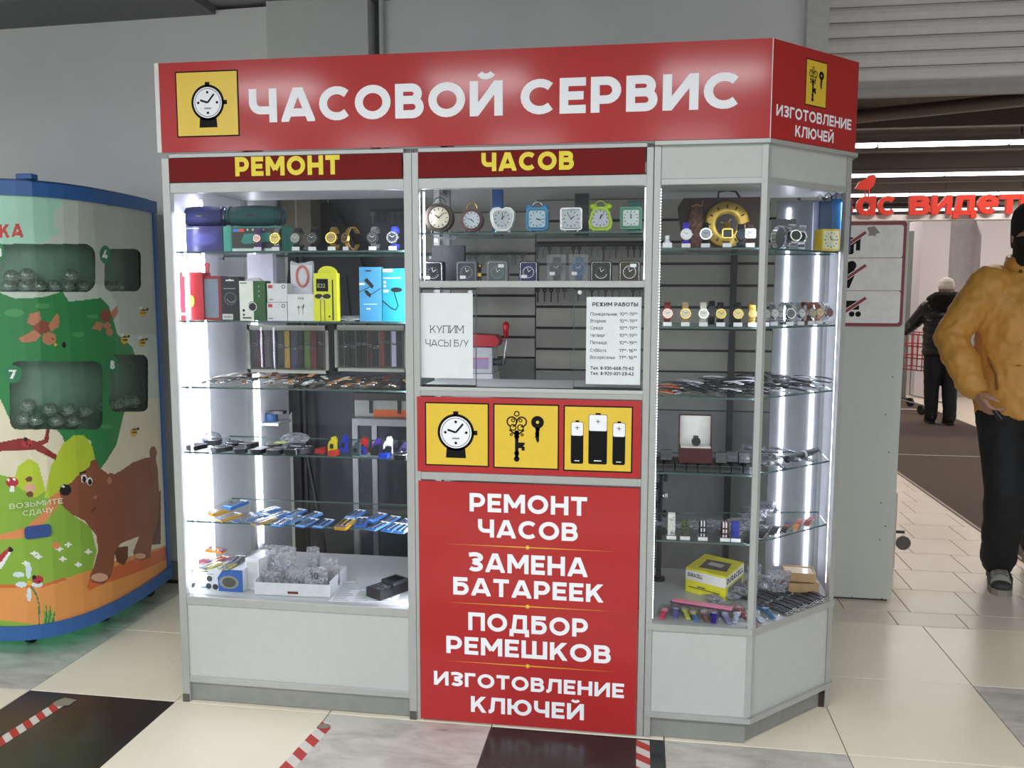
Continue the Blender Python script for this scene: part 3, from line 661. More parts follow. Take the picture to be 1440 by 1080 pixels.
# ---- right corner cabinet
rc = thing('corner_cabinet', 'right corner display cabinet with angled glass face, full of watches and straps', 'cabinet')
f = .028; DD = V((BU-U3, BV, 0)).normalized(); NN = V((DD[1], -DD[0], 0))   # along and outward of the angled face
def outline(o=0, back=.60):
    k = o*(1-math.tan(radians(22.5))*0); t = o*math.tan(radians(22.5))
    return [(U2+.001, -o), (U3+t, -o), (BU+o, BV-t), (BU+o, back), (U2+.001, back)]
for z0, z1, o, m_ in ((1.988, 2.0, .016, 'alu'), (.385, .408, .004, 'alu'), (.078, .096, .008, 'alu')):
    obj('cornice' if z0 > 1 else 'deck', G().prism(outline(o), (0, 0, z0), (1, 0, 0), (0, 1, 0), (0, 0, 1), z1-z0, m_), rc)
def angled(g, a0, a1, off, th, z0, z1, m_):
    """upright slab on the angled face, between a0 and a1 metres along it"""
    o = V((U3, 0, 0)); g.prism([(a0, z0), (a1, z0), (a1, z1), (a0, z1)], o-NN*off, DD, (0, 0, 1), -NN, th, m_); return g
LA = sqrt((BU-U3)**2+BV**2)
g = G().box(U2+.001, U2+.023, 0, f, 0, 1.988, 'alu'); obj('post', g, rc, bevel=.002)
obj('post', G().prism([(U3-.014, .001), (U3+.004, .001), (U3+.014, .011), (U3+.006, .022), (U3-.014, .022)], (0, 0, .1), (1, 0, 0), (0, 1, 0), (0, 0, 1), 1.888, 'alu'), rc)
obj('post', G().prism([(BU-.02, BV-.02), (BU, BV), (BU, BV+.022), (BU-.024, BV+.022)], (0, 0, .0), (1, 0, 0), (0, 1, 0), (0, 0, 1), 1.988, 'alu'), rc)
obj('rear_post', G().box(BU-.024, BU, .575, .6, 0, 1.988, 'alu'), rc)
obj('rear_post', G().box(U2+.001, U2+.024, .575, .6, 0, 1.988, 'alu'), rc)
obj('rail', G().box(U2+.024, U3-.012, .002, .024, ZT, HZ0-.015, 'alu'), rc, bevel=.002)
obj('rail', angled(G(), .012, LA-.02, .002, .022, ZT, HZ0-.015, 'alu'), rc)
obj('header_panel', G().box(U2+.024, U3-.012, .004, .014, HZ0-.015, 1.988, 'white'), rc)
obj('header_panel', angled(G(), .014, LA-.02, .004, .012, HZ0-.015, 1.988, 'white'), rc)
obj('base_panel', G().box(U2+.024, U3-.002, .004, .014, .096, .385, 'white'), rc)
obj('base_panel', angled(G(), .004, LA-.02, .006, .012, .096, .385, 'white'), rc)
obj('plinth', G().box(U2+.02, U3-.01, .010, .03, .003, .078, 'alud'), rc)
obj('plinth', angled(G(), .01, LA-.03, .022, .01, .003, .078, 'alud'), rc)
obj('foot_cap', G().box(BU-.04, BU-.012, BV-.01, BV+.02, 0, .055, C('3a2a26', .7)), rc)
obj('inner_top', G().prism([(U2+.02, .03), (U3-.01, .03), (BU-.03, BV+.01), (BU-.02, .58), (U2+.02, .58)], (0, 0, HZ0-.02), (1, 0, 0), (0, 1, 0), (0, 0, 1), .006, 'white'), rc)
obj('side_panel', G().box(BU-.012, BU-.002, BV+.022, .575, .02, 1.985, 'grey'), rc)
obj('back_panel', G().box(2.17, BU-.024, .578, .588, .41, 1.87, 'grey'), rc)
obj('glass_pane', G().add([(U2+.023, .012, ZB), (U3-.012, .012, ZB), (U3-.012, .012, ZT), (U2+.023, .012, ZT)], [(0, 1, 2, 3)], 'glass'), rc)
o_ = V((U3, 0, 0)); a, b = o_+DD*.01-NN*.012, o_+DD*(LA-.02)-NN*.012
obj('glass_pane', G().add([(a[0], a[1], ZB), (b[0], b[1], ZB), (b[0], b[1], ZT), (a[0], a[1], ZT)], [(0, 1, 2, 3)], 'glass'), rc)
RS = [1.6665, 1.410, 1.1775, .9215, .6873]
def rshelf(z):
    P = [(U2+.026, .035), (U3-.012, .035), (BU-.032, BV+.012), (BU-.028, .52), (U2+.026, .40)]
    g = G(); g.add([(p[0], p[1], z) for p in P], [(0, 1, 2, 3, 4)], 'shelf'); n = len(P)
    g.add([(p[0], p[1], z) for p in P]+[(p[0], p[1], z-.006) for p in P], [(i, (i+1) % n, n+(i+1) % n, n+i) for i in range(n)], 'edge'); obj('glass_shelf', g, rc)
for z in RS: rshelf(z)
obj('cabinet_floor', G().prism([(U2+.03, .03), (U3-.01, .03), (BU-.03, BV+.01), (BU-.025, .57), (U2+.03, .57)], (0, 0, .402), (1, 0, 0), (0, 1, 0), (0, 0, 1), .005, 'white'), rc)
for p in (1104, 1146): x = xat(p, .575, 1.4); obj('led_strip', G().box(x-.006, x+.006, .573, .577, .45, 1.84, 'led2'), rc)
obj('led_strip', G().box(BU-.016, BU-.0125, .385, .397, .45, 1.84, 'led2'), rc)
g = G()
for k in range(150): z = .42+k*.0096; g.box(U2+.0235, U2+.0255, .016, .019, z, z+.004, 'dot')
obj('led_strip', g, rc, 'dotted light strip on the left edge')
obj('led_strip', G().box(U3-.012, U3-.002, .023, .026, .42, 1.84, 'led2'), rc)  # unseen strip added behind the post to brighten the goods
# ---- roof sign
sg = thing('roof_sign', 'long red sign box with white watch service lettering on top of the booth', 'sign')
Z0, Z1 = 2.002, 2.302
o = obj('front_board', G().box(.012, U3+.004, -.012, -.006, Z0, Z1, 'red'), sg)
obj('board_edge', G().box(-.004, .012, -.013, -.003, Z0, Z1, C('dedcd8')), sg)
obj('board_edge', G().box(U3+.004, U3+.0065, -.0135, -.005, Z0, Z1, C('dedcd8')), sg)
g = G(); F = front(g, -.012)
c = [at(x, y, -.012) for x, y in ((247, 100), (334, 195))]
x0, x1 = xat(248, -.012, 2.15), xat(336, -.012, 2.15); z0, z1 = at(254, 193.5, -.012)[2], at(250, 101, -.012)[2]
frame_sq(F, x0, x1, z0, z1); watch_icon(F, (x0+x1)/2+.002, (z0+z1)/2+.004, .060); obj('watch_pictogram', g, o)
g = G(); F = front(g, -.012)
a = fit(351, 173, 707, 125.5, -.012); F.text('ЧАСОВОЙ', *a, 'wtxt', 1, .235)
b = fit(732, 163.5, 1040, 110.5, -.012); F.text('СЕРВИС', b[0], b[1], a[2], a[3], 'wtxt', 1, .235); obj('lettering', g, o, 'large white lettering')
g = G(); so = V((U3+.006, -.010, 0)); g.prism([(0, Z0), (LA-.0, Z0), (LA-.0, Z1), (0, Z1)], so, DD, (0, 0, 1), -NN, .006, 'red'); so_ = obj('side_board', g, sg)
g = G(); F = Flat(g, so, DD, (0, 0, 1), NN)
frame_sq(F, .17, .285, 2.125, 2.27, .003); keys_icon(F, .2275, 2.195, .062); obj('keys_pictogram', g, so_)
g = G(); F = Flat(g, so, DD, (0, 0, 1), NN)
F.text('ИЗГОТОВЛЕНИЕ', .025, .435, 2.073, 2.108, 'wtxt', 1, .2); obj('lettering', g, so_, 'small white lettering, upper line'); g = G(); F = Flat(g, so, DD, (0, 0, 1), NN); F.text('КЛЮЧЕЙ', .125, .335, 2.020, 2.055, 'wtxt', 1, .2); obj('lettering', g, so_, 'small white lettering, lower line')
for x in (.3, 1.0, 1.7): obj('bracket', G().box(x, x+.02, -.006, .25, Z0, Z0+.02, 'alu').box(x, x+.02, -.005, .012, Z0, Z1-.03, 'alu'), sg)
# ---- slat wall behind the booth
sw = thing('slatwall_panel', 'grey slotted wall boards behind the service window', 'panel')
def slats(x0, x1, zs, y=1.15):
    obj('backing_board', G().box(x0, x1, y+.012, y+.02, zs[0], zs[-1], 'slot'), sw)
    for a, b in zip(zs, zs[1:]): obj('slat', G().box(x0, x1, y, y+.012, a+.007, b-.005, 'slat'), sw)
slats(.60, 1.175, [1.214+.0973*k for k in range(8)]); slats(1.18, 2.34, [1.159+.0985*k for k in range(9)])
obj('plain_panel', G().box(.60, 1.175, 1.152, 1.165, .05, 1.212, C('6e706c', .6)), sw); obj('plain_panel', G().box(1.18, 2.34, 1.15, 1.165, .05, .98, C('85888a', .6)), sw); obj('plain_panel', G().box(1.18, 2.34, 1.15, 1.165, .985, 1.157, C('8c8e8a', .6)), sw)
for p, zz in ((740, 0), (1060, 0)):
    pass
obj('frame_post', G().box(2.06, 2.085, 1.1, 1.14, 0, 1.95, C('303034', .5)), sw)
# booth's inner dark partition left of the slatted boards
ip = thing('inner_partition', 'dark grey board standing behind the left cabinet', 'board')
obj('board_face', G().box(.02, .60, 1.14, 1.15, 0, 1.98, C('44474a', .6)), ip)
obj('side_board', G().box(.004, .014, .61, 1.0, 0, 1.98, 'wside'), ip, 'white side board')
obj('led_strip', G().box(.032, .036, .635, .645, .42, 1.86, 'led'), ip)
obj('upright', G().box(.02, .06, 1.02, 1.06, 0, 1.98, C('1a1a1c', .5)), ip)
obj('upright', G().box(.075, .09, 1.02, 1.04, 0, 1.98, C('1a1a1c', .5)), ip)
# ================================================================= GOODS IN THE CABINETS
def tagp(g_parent, x0, x1, y, z0, z1, nm='price_tag'):
    return obj(nm, G().box(x0, x1, y-.0008, y, z0, z1, 'tag'), g_parent)
def hands(g, c, u, r, m='blk', t1=50, t2=-60, off=.0):
    """two hands on a dial facing -y"""
    F = Flat(g, c, u, UZ, FW, off); F.line([(0, 0), (r*.5*sin(radians(t1)), r*.5*cos(radians(t1)))], r*.11, m, 1); F.line([(0, 0), (r*.75*sin(radians(t2)), r*.75*cos(radians(t2)))], r*.07, m, 2)
def watch(px, z, y, band, case, dial, lab, grp, r=.019, bw=.019, rz=0, tilt=0, sq=False, tag=True, H=.040, D=.026, bracelet=False, handm='darktxt', lift=0):
    x = xat(px, y, z); t = thing('wrist_watch', lab, 'watch', (x, y, z), rz, grp); zc = H+.004
    g = G()                                                     # stand
    g.box(-.015, .015, -D-.006, D*.6, 0, .004, 'acr'); g.box(-.012, .012, -.004, .004, .004, .012, 'acr')
    obj('display_stand', g, t)
    g = G(); P = [(0, -D*cos(a), zc+(H-.002)*sin(a)) for a in [radians(-150+300*k/18) for k in range(19)]] if not bracelet else [(0, -D*cos(a), zc+(H-.002)*sin(a)) for a in [2*pi*k/20 for k in range(20)]]
    P = [(p[0], p[1], max(p[2], .005)) for p in P]
    g.ribbon(P, (-bw, 0, 0), .0028, band, closed=bracelet)
    if bracelet:
        for k in range(0, 20, 1): g.box(-bw/2-.0006, bw/2+.0006, P[k][1]-.0012, P[k][1]+.0012, P[k][2]-.003, P[k][2]+.003, band) if abs(P[k][2]-zc) > .008 or P[k][1] > 0 else None
    obj('strap', g, t)
    c = V((0, -D-.003, zc+lift)); n = V((0, -1, .18)).normalized(); g = G()
    if sq: g.prism(rrect(-r, r, -r*.95, r*.95, r*.3, 3), c, (1, 0, 0), n.cross(V((1, 0, 0))), n, .008, case)
    else:
        g.cyl(c, c+n*.008, r, r*.96, 20, case); g.ring(c+n*.0078, n, r*.96, r*.80, .0012, 20, case)
        g.box(r*.95, r*1.12, c[1]-.006, c[1]-.002, c[2]-.002, c[2]+.002, case)
    o = obj('case', g, t); d = G(); w_ = n.cross(V((1, 0, 0)))
    F = Flat(d, c+n*.0083, (1, 0, 0), w_, n)
    (F.poly(rrect(-r*.78, r*.78, -r*.74, r*.74, r*.15, 3), dial, 0) if sq else F.disc(0, 0, r*.80, dial, 0, n=20))
    for k in range(12):
        a = k*pi/6; F.line([(r*.62*sin(a), r*.62*cos(a)), (r*.74*sin(a), r*.74*cos(a))], r*.06, handm, 1)
    F.line([(0, 0), (r*.33, r*.25)], r*.08, handm, 2); F.line([(0, 0), (-r*.45, r*.35)], r*.06, handm, 2)
    obj('dial', d, t)
    if tag: tagp(t, -.014, .014, -D-.0065, .002, .015)
    return t
GA = 'watches on the top shelf of the left cabinet'
cm = lambda h, r=.4: C(h, r)
for row in (
    (368, cm('5c3a78'), 'rose', cm('f0c8cc'), 'small rose watch on a purple strap before the teal speaker carton', .014),
    (393, 'chrome', 'goldm', cm('e4d27c'), 'gold faced watch on a steel bracelet right of the teal speaker carton', .020),
    (421, 'dark', 'dark', cm('8f938a'), 'grey dialled dark chronograph watch left of the all black watch', .021),
    (444, 'black', 'black', cm('1c1f1c'), 'all black watch beside the grey dialled chronograph', .021),
    (471, 'goldm', 'goldm', cm('b9a45c'), 'gold chronograph watch with gold bracelet facing the glass', .021),
    (496, 'goldm', 'goldm', cm('3a2412'), 'gold watch with dark brown dial turned to the left', .018),
    (528, 'chrome', 'dark', cm('3b3f3f'), 'steel watch with dark grey dial, second from the right on the top shelf', .021),
    (556, cm('2c3a90'), 'chrome', cm('1d2430'), 'steel watch with black dial on a blue strap at the right end of the shelf', .021)):
    watch(row[0], LS[0], .10, row[1], row[2], row[3], row[4], GA, r=row[5], rz=-.5 if 'turned' in row[4] else 0, handm='tag' if 'dark' in row[4] or 'black' in row[4] else 'darktxt')
GB = 'watches on the top shelf of the corner cabinet'
for row in (
    (964, cm('4a38c8'), cm('e8e8f0'), cm('f2f2f6'), 'white round watch on a vivid blue strap, top shelf of corner cabinet', .019, False, .08),
    (991, 'black', 'chrome', cm('aab4be'), 'steel watch with pale blue grey dial left of the round gold clock', .020, False, .08),
    (1021, 'goldm', 'goldm', cm('20282a'), 'gold digital watch with dark screen in front of the round gold clock', .017, True, .07),
    (1053, cm('3c2622'), 'chrome', cm('f0ece6'), 'cushion shaped silver watch on a dark brown strap near the corner post', .017, True, .08)):
    watch(row[0], RS[0], row[7], row[1], row[2], row[3], row[4], GB, r=row[5], sq=row[6], handm='darktxt')
watch(1041, RS[0], .16, cm('2a3346'), 'dark', cm('39435a'), 'big dark blue watch half behind the cushion shaped silver watch', GB, r=.019, tag=False)
t = thing('trinket', 'small white bottle shaped trinket at the left end of the top corner shelf', 'trinket', (xat(938, .07, RS[0]), .07, RS[0]))
obj('body', G().lathe([(0, .008), (.011, .008), (.011, .022), (.006, .028), (.008, .034), (.008, .042), (0, .043)], (0, 0, 0), m='tag'), t); obj('display_stand', G().box(-.018, .018, -.02, .018, 0, .008, 'acr'), t); tagp(t, -.015, .015, -.021, .002, .018)
GC = 'watches on the second shelf of the corner cabinet'
for row in (
    (938, cm('7a2420'), 'rose', cm('efe6e0'), 'white dialled watch on a dark red leather strap, leftmost on its shelf', .017),
    (963, cm('b89a72'), 'goldm', cm('e8dcc0'), 'cream dialled watch on a gold mesh bracelet beside the dark red strap', .018),
    (988, cm('d8d4c4'), 'chrome', cm('eeeade'), 'white dialled watch on a pale bracelet, third on its shelf', .017),
    (1012, 'black', 'goldm', cm('e2cf80'), 'gold dialled watch on a black leather strap, fourth on its shelf', .017),
    (1036, 'black', 'goldm', cm('e9dc9a'), 'gold dialled watch with an arched black strap, fifth on its shelf', .017),
    (1056, 'goldm', 'goldm', cm('d8c070'), 'small gold watch on gold bracelet beside the corner post', .014)):
    watch(row[0], RS[1], .07, row[1], row[2], row[3], row[4], GC, r=row[5], H=.038)
watch(1000, RS[1], .15, 'black', 'dark', cm('30343a'), 'dark watch standing behind between the third and fourth watches', GC, r=.015, tag=False, H=.040)
# polished bracelets on the angled side
GD = 'steel watches along the angled glass'
k = 0
for (a, inn, m_, c_, dl, lb) in (
    (.075, .07, 'chrome', 'chrome', cm('9a9a90'), 'steel bracelet watch with grey dial just right of the corner post'), (.15, .09, 'chrome', 'chrome', cm('c9cbc8'), 'steel bracelet watch with a pale dial, second from the corner post'),
    (.20, .06, 'chrome', 'chrome', cm('6f736c'), 'steel bracelet watch with a dark grey dial, middle of the angled shelf'), (.265, .07, 'chrome', 'chrome', cm('d8dadf'), 'wide steel bangle watch with a white dial on the angled shelf'),
    (.33, .07, cm('6b3a26'), 'chrome', cm('b9b29c'), 'steel watch on a brown strap on the angled shelf'), (.395, .08, 'rose', 'rose', cm('e0c8a0'), 'rose gold bracelet watch, last but one on the angled shelf'), (.44, .08, 'chrome', 'chrome', cm('8a6a62'), 'small steel watch at the far right end of the angled shelf')):
    p = V((U3, 0, 0))+DD*a-NN*inn; q = pr((p[0], p[1], RS[1]))[0]
    watch(q, RS[1], p[1], m_, c_, dl, lb, GD, r=.018, bw=.020, rz=.55-.1*(k % 3), bracelet=True, H=.038, D=.030); k += 1
k = 0
for (px, y, lb, m_) in ((1097, .24, 'thick steel bracelet watch lying open before the dark card, angled top shelf', 'chrome'), (1112, .20, 'steel bracelet watch leaning beside the first one, angled top shelf', 'chrome'), (1128, .26, 'dark dialled steel watch left of the yellow box clock', 'chrome')):
    watch(px, RS[0], y, m_, m_, cm('2e2a22'), lb, 'steel watches on the angled top shelf', r=.020, bw=.020, rz=.7-.5*k, bracelet=True, H=.040, D=.032, tag=False); k += 1
# round gold table clock in its dark case, bags behind
zc = RS[0]
t = thing('mantel_clock', 'large round gold clock mounted in a dark brown carved wooden case', 'clock', (xat(1021, .30, zc), .30, zc))
d = mat('dark_walnut', '3a1d18', .45, var=.25, vs=14, bump=.2)
P = [(-.125, 0), (-.15, .02), (-.17, .16), (-.15, .19), (.14, .19), (.15, .17), (.135, 0)]
obj('wooden_case', G().prism(P, (0, .02, 0), UX, UZ, (0, 1, 0), .04, d), t)
g = G(); g.tube([(-.03, .03, .19), (-.028, .03, .212), (.0, .03, .216), (.03, .03, .212), (.045, .03, .19)], .004, 6, 'black'); obj('carry_handle', g, t)
g = G(); c = V((.0, .012, .095)); g.lathe([(.078, 0), (.082, .008), (.076, .016), (.050, .012), (.040, .014), (.036, .006), (0, .006)], c, FW, 32, mat('antique_gold', 'c4a552', .3, .9, var=.15, vs=40)); r_ = obj('gold_bezel', g, t)
g = G(); F = Flat(g, c+FW*.0075, UX, UZ, FW); F.disc(0, 0, .036, C('2a1a1c', .3), 0); F.line([(0, 0), (.014, .018)], .003, 'yel', 1); F.line([(0, 0), (-.022, .008)], .002, 'yel', 1)
obj('dial', g, r_); g = G()
for k in range(12):
    a = k*pi/6; F = Flat(g, c+FW*.0165, UX, UZ, FW); F.line([(.056*sin(a), .056*cos(a)), (.068*sin(a), .068*cos(a))], .004, 'blk', 1)
obj('hour_marks', g, r_)
t = thing('woven_pouch', 'mottled brown pouch with pink flecks left of the round gold clock', 'pouch', (xat(978, .28, zc), .28, zc))
g = G(); g.ball((0, 0, .085), (.028, .022, .085), mat('mottled_fabric', '6a4a3c', .8, var=.6, vs=60, bump=.5, bs=120)); obj('pouch_body', g, t)
obj('drawstring', G().tube([(-.018, -.01, .155), (0, -.02, .16), (.018, -.01, .156), (.02, -.005, .175)], .0025, 5, C('a87a50')), t)
obj('grey_card', G().box(xat(1084, .34, zc), xat(1118, .34, zc), .34, .347, zc, at(1100, 308, .34)[2], C('55585a')), label='dark grey card standing behind the steel watches on the angled top shelf', cat='card')
xc = V((xat(1163, .30, zc), .30, zc))
t = thing('desk_clock', 'yellow cube desk clock with a square cream dial at the right of the top shelf', 'clock', xc, .42)
obj('body', G().prism(rrect(-.036, .036, 0, .074, .006), (0, -.02, 0), UX, UZ, (0, 1, 0), .045, C('e3c23a', .4)), t)
g = G(); F = Flat(g, (0, -.0202, .037), UX, UZ, FW); F.poly(rrect(-.031, .031, -.031, .031, .004), C('dfe0c4', .5), 0)
for k in range(12): a = k*pi/6; F.line([(.021*sin(a), .021*cos(a)), (.027*sin(a), .027*cos(a))], .003, C('5c6a44') if k % 3 else 'blk', 1)
F.line([(0, 0), (.018, 0)], .0022, 'blk', 2); F.line([(0, 0), (-.004, .014)], .003, 'blk', 2); obj('dial', g, t)
for (px, y, w_, top, col, lb, kk) in ((1149, .42, .035, 285, 'a9b2d8', 'pale lilac gift bag leaning left of the blue gift bags', 0), (1161, .40, .05, 283, '14386a', 'dark blue gift bag behind the yellow desk clock', 1), (1176, .40, .045, 280, '20649c', 'mid blue gift bag behind the yellow desk clock', 2), (1186, .44, .04, 282, '1b2460', 'navy gift bag nearest the right post', 3)):
    x = xat(px, y, zc); zt_ = at(px, top, y)[2]-zc; t = thing('gift_bag', lb, 'bag', (x, y, zc), 0, 'gift bags on the top corner shelf')
    g = G(); g.add([(-w_/2, -.015, 0), (w_/2, -.015, 0), (w_/2, .015, 0), (-w_/2, .015, 0), (-w_/2*1.06, -.008, zt_), (w_/2*1.06, -.008, zt_), (w_/2*1.06, .008, zt_), (-w_/2*1.06, .008, zt_)], [(3, 2, 1, 0), (0, 1, 5, 4), (1, 2, 6, 5), (2, 3, 7, 6), (3, 0, 4, 7)], C(col, .35)); obj('paper_body', g, t)
    obj('cord_handle', G().tube([(-w_/4, -.008, zt_-.004), (-w_/5, -.009, zt_+.02), (0, -.009, zt_+.028), (w_/5, -.009, zt_+.02), (w_/4, -.008, zt_-.004)], .0018, 5, C(col, .5)), t)
# ---------------------------------------------------------------- speakers and cartons, left cabinet
def speaker(p0, p1, col, dcol, z, lab):
    y = .15; x0, x1 = xat(p0, y, z), xat(p1, y, z); cx = (x0+x1)/2; L = x1-x0; t = thing('bluetooth_speaker', lab, 'speaker', (cx, y, z)); R_ = .038
    prof = [(.0, -L/2), (R_*.80, -L/2), (R_*.86, -L/2+.01), (R_*.96, -L/4), (R_, 0), (R_*.96, L/4), (R_*.86, L/2-.01), (R_*.8, L/2), (0, L/2)]
    obj('body', G().lathe(prof, (0, 0, R_), (1, 0, 0), 24, mat('speaker_mesh_'+col, col, .7, var=.12, vs=200, bump=.4, bs=500)), t)
    for s in (-1, 1):
        o = obj('end_cap', G().lathe([(R_*.80, 0), (R_*.85, -.006), (R_*.6, -.008), (R_*.5, .003), (0, .003)], (s*(L/2+.001), 0, R_), (-s, 0, 0), 20, C(dcol, .3)), t)
        obj('end_ring', G().tube([(s*(L/2-.012), R_*.88*cos(a), R_+R_*.88*sin(a)) for a in [2*pi*k/20 for k in range(20)]], .003, 5, C(dcol, .3), True), t)
    obj('badge', G().box(-.014, .014, -R_-.001, -R_+.004, R_-.004, R_+.004, 'black'), t)
    obj('carry_strap', G().tube([(-L/2+.012, .0, 2*R_-.006), (-L/2-.003, -.012, 2*R_-.012), (-L/2+.0, -.02, R_)], .003, 5, C(dcol, .4)), t)
yB = .10
def carton(p0, p1, ptop, z, y, dep, m_, lab, deco=None, nm='carton', grp=None, cat='box', tilt=0):
    x0, x1 = xat(p0, y, z), xat(p1, y, z); h = at((p0+p1)/2, ptop, y)[2]-z; t = thing(nm, lab, cat, ((x0+x1)/2, y, z), tilt, grp); w_ = x1-x0
    obj('box_body', G().box(-w_/2, w_/2, 0, dep, 0, h, m_), t, bevel=.001)
    if deco:
        g = G(); F = Flat(g, (-w_/2, 0, 0), UX, UZ, FW, .0006); deco(F, w_, h); obj('print', g, t)
    return t, w_, h
def dk_blue(F, w_, h): F.poly([(.1*w_, .2*h), (.9*w_, .3*h), (.9*w_, .85*h), (.3*w_, .7*h)], C('2b2a6a'), 1); F.poly(circ(.55*w_, .5*h, .3*w_, .2*h), C('35377c'), 2); F.rect(.06*w_, .4*w_, .9*h, .93*h, C('b8b8d8'), 2)
def dk_teal(F, w_, h):
    F.rect(.0, .13*w_, 0, h, C('3f9a86'), 1); F.rect(.15*w_, w_, .16*h, .93*h, C('35302e'), 1); F.rect(.15*w_, .98*w_, .02*h, .13*h, C('cfe0d8'), 2)
    F.poly([(.3*w_, .4*h), (.36*w_, .3*h), (.8*w_, .4*h), (.82*w_, .75*h), (.36*w_, .7*h)], C('2f8577'), 2); F.rect(.17*w_, .27*w_, .78*h, .90*h, C('3a80c8'), 2); F.rect(.27*w_, .36*w_, .78*h, .90*h, C('d8562e'), 2)
    for k in range(4): F.disc(w_*(.42+.09*k), .86*h, .012*w_+.0015, C('c9b9b4'), 2, n=10)
carton(259, 314, 318, LS[0], yB, .10, C('24245a', .3), 'dark blue speaker carton under the blue speaker', dk_blue)
carton(315, 397, 318, LS[0], yB, .10, C('2f7a6c', .3), 'teal speaker carton with a printed speaker, under the teal speaker', dk_teal)
zt_ = at(320, 317.5, yB)[2]
speaker(258, 320, '1a2158', '10153a', zt_, 'dark blue barrel shaped bluetooth speaker lying on the blue carton')
speaker(322, 396, '114a4c', '0c3436', zt_, 'dark teal barrel shaped bluetooth speaker lying on the teal carton')
def dk_red(F, w_, h):
    F.poly([(.1*w_, .28*h), (.62*w_, .28*h), (.62*w_, .8*h), (.1*w_, .8*h)], C('7c2034', .3), 1); F.rect(.16*w_, .2*w_, .35*h, .8*h, C('e6c9bd', .2), 2); F.poly(circ(.62*w_, .4*h, .1*w_, .12*h), C('c9b02a'), 2)
    F.rect(.36*w_, .56*w_, .92*h, .99*h, 'tag', 2); F.rect(.24*w_, .55*w_, .1*h, .16*h, C('e0a49a'), 2); F.rect(.02*w_, .98*w_, .0, .06*h, C('9a1a1e'), 1)
t, w_, h = carton(244, 287, 383, LS[1], .07, .06, C('a52228', .3), 'glossy red speaker carton at the left end of the second shelf', dk_red)
t, w_, h = carton(287, 312, 388, LS[1], .08, .06, C('8c1e24', .4), 'red carton with a grey speaker front, second from the left', lambda F, w_, h: F.rect(.06*w_, .86*w_, .06*h, .93*h, C('7c8896', .5), 1))
g = G(); P = [(-.004, 0), (-.008, .03), (-.009, .042), (-.004, .048), (.004, .048), (.009, .042), (.008, .03), (.004, 0)]
obj('wrist_strap', g.prism(P, (w_*-.4, .02, h), UX, UZ, (0, 1, 0), .006, C('a02430', .4)), t, 'red strap loop')
def dk_blk(F, w_, h):
    F.poly([(.26*w_, .9*h), (.74*w_, .9*h), (.70*w_, .93*h), (.58*w_, .93*h), (.5*w_, .95*h), (.42*w_, .93*h), (.3*w_, .93*h)], C('dcdcdc'), 1); F.ring(.5*w_, .5*h, .34*w_, .26*w_, C('4b4d50', .3), 1); F.ring(.55*w_, .52*h, .24*w_, .21*w_, C('9a9ca0', .3), 2, 190, 330); F.rect(.05*w_, .62*w_, .02*h, .15*h, C('c9cdc9'), 1)
    for k in range(9): F.rect(w_*(.12+k*.05), w_*(.14+k*.05), .06*h, .11*h, 'blk', 2)
    F.rect(.15*w_, .8*w_, .72*h, .74*h, C('8a8a8a'), 1)
carton(312, 338, 389, LS[1], .07, .045, C('17181a', .4), 'black hang tab carton with a barcode label and a coiled cable print', dk_blk)
def dk_wh(F, w_, h):
    F.rect(0, w_*.54, 0, h, C('e6ece0', .4), 1); F.ring(.5*w_, .35*h, .17*w_, .14*w_, 'chrome', 3); F.disc(.48*w_, .36*h, .15*w_, 'black', 2, ry=.18*w_); F.disc(.15*w_, .26*h, .05*w_, 'blk', 2, n=12); F.poly([(.1*w_, .17*h), (.2*w_, .17*h), (.15*w_, .1*h)], 'blk', 2); F.rect(.1*w_, .45*w_, .05*h, .09*h, C('5a625a'), 2); F.rect(.04*w_, .3*w_, .93*h, .96*h, C('707870'), 2)
    for k in range(3): F.disc(.76*w_, h*(.62+.12*k), .03*w_, C('8fb98a'), 2, n=10)
carton(338, 374, 395, LS[1], .07, .05, C('2a5a2a', .4), 'white and green fitness watch carton, in the middle left of the second shelf', dk_wh)
carton(350, 386, 357, LS[1], .30, .03, C('dcdce6', .4), 'tall white carton standing at the back of the second shelf')
t = thing('charger_blister', 'white rounded charger blister standing behind the white and green carton', 'blister', (xat(358, .16, LS[1]), .16, LS[1]))
g = G(); g.prism(rrect(-.032, .032, 0, .155, .02), (0, 0, 0), UX, UZ, (0, 1, 0), .02, C('e8e8ea', .3)); obj('backing_card', g, t)
obj('plug', G().box(-.012, .016, -.01, 0, .09, .14, C('f4f4f6', .3)).box(.010, .018, -.012, -.008, .1, .125, C('3a62a8')), t)
for (b, tp, lb) in ((LS[1], 425.5, 'lower of two small white cartons with a red logo patch'), (None, 398.5, 'upper of two small white cartons with a red logo patch')):
    zz = LS[1] if b else at(390, 425, .07)[2]+.0005
    def dk_sm(F, w_, h): F.rect(.06*w_, .28*w_, .74*h, .92*h, C('c43a3c'), 1); F.ring(.82*w_, .82*h, .09*w_, .06*w_, 'darktxt', 1); F.rect(.06*w_, .3*w_, .1*h, .16*h, 'gtxt', 1)
    carton(376, 404, tp, zz, .07, .05, C('dcdee0', .4), lb, dk_sm, grp='small white cartons')
def dk_i12(F, w_, h):
    F.text('i12', .40*w_, .62*w_, .80*h, .88*h, 'darktxt', 1, .16)
    for s in (.42, .58): F.disc(s*w_, .52*h, .05*w_, C('b4b8ba'), 1, n=12); F.rect((s-.02)*w_, (s+.02)*w_, .24*h, .52*h, C('b4b8ba'), 1)
    F.rect(.6*w_, .63*w_, .52*h, .62*h, 'blk', 2)
carton(405, 442, 413.5, LS[1], .07, .05, C('e2e4e4', .4), 'square white earbud carton printed i12, left of the yellow carton', dk_i12)
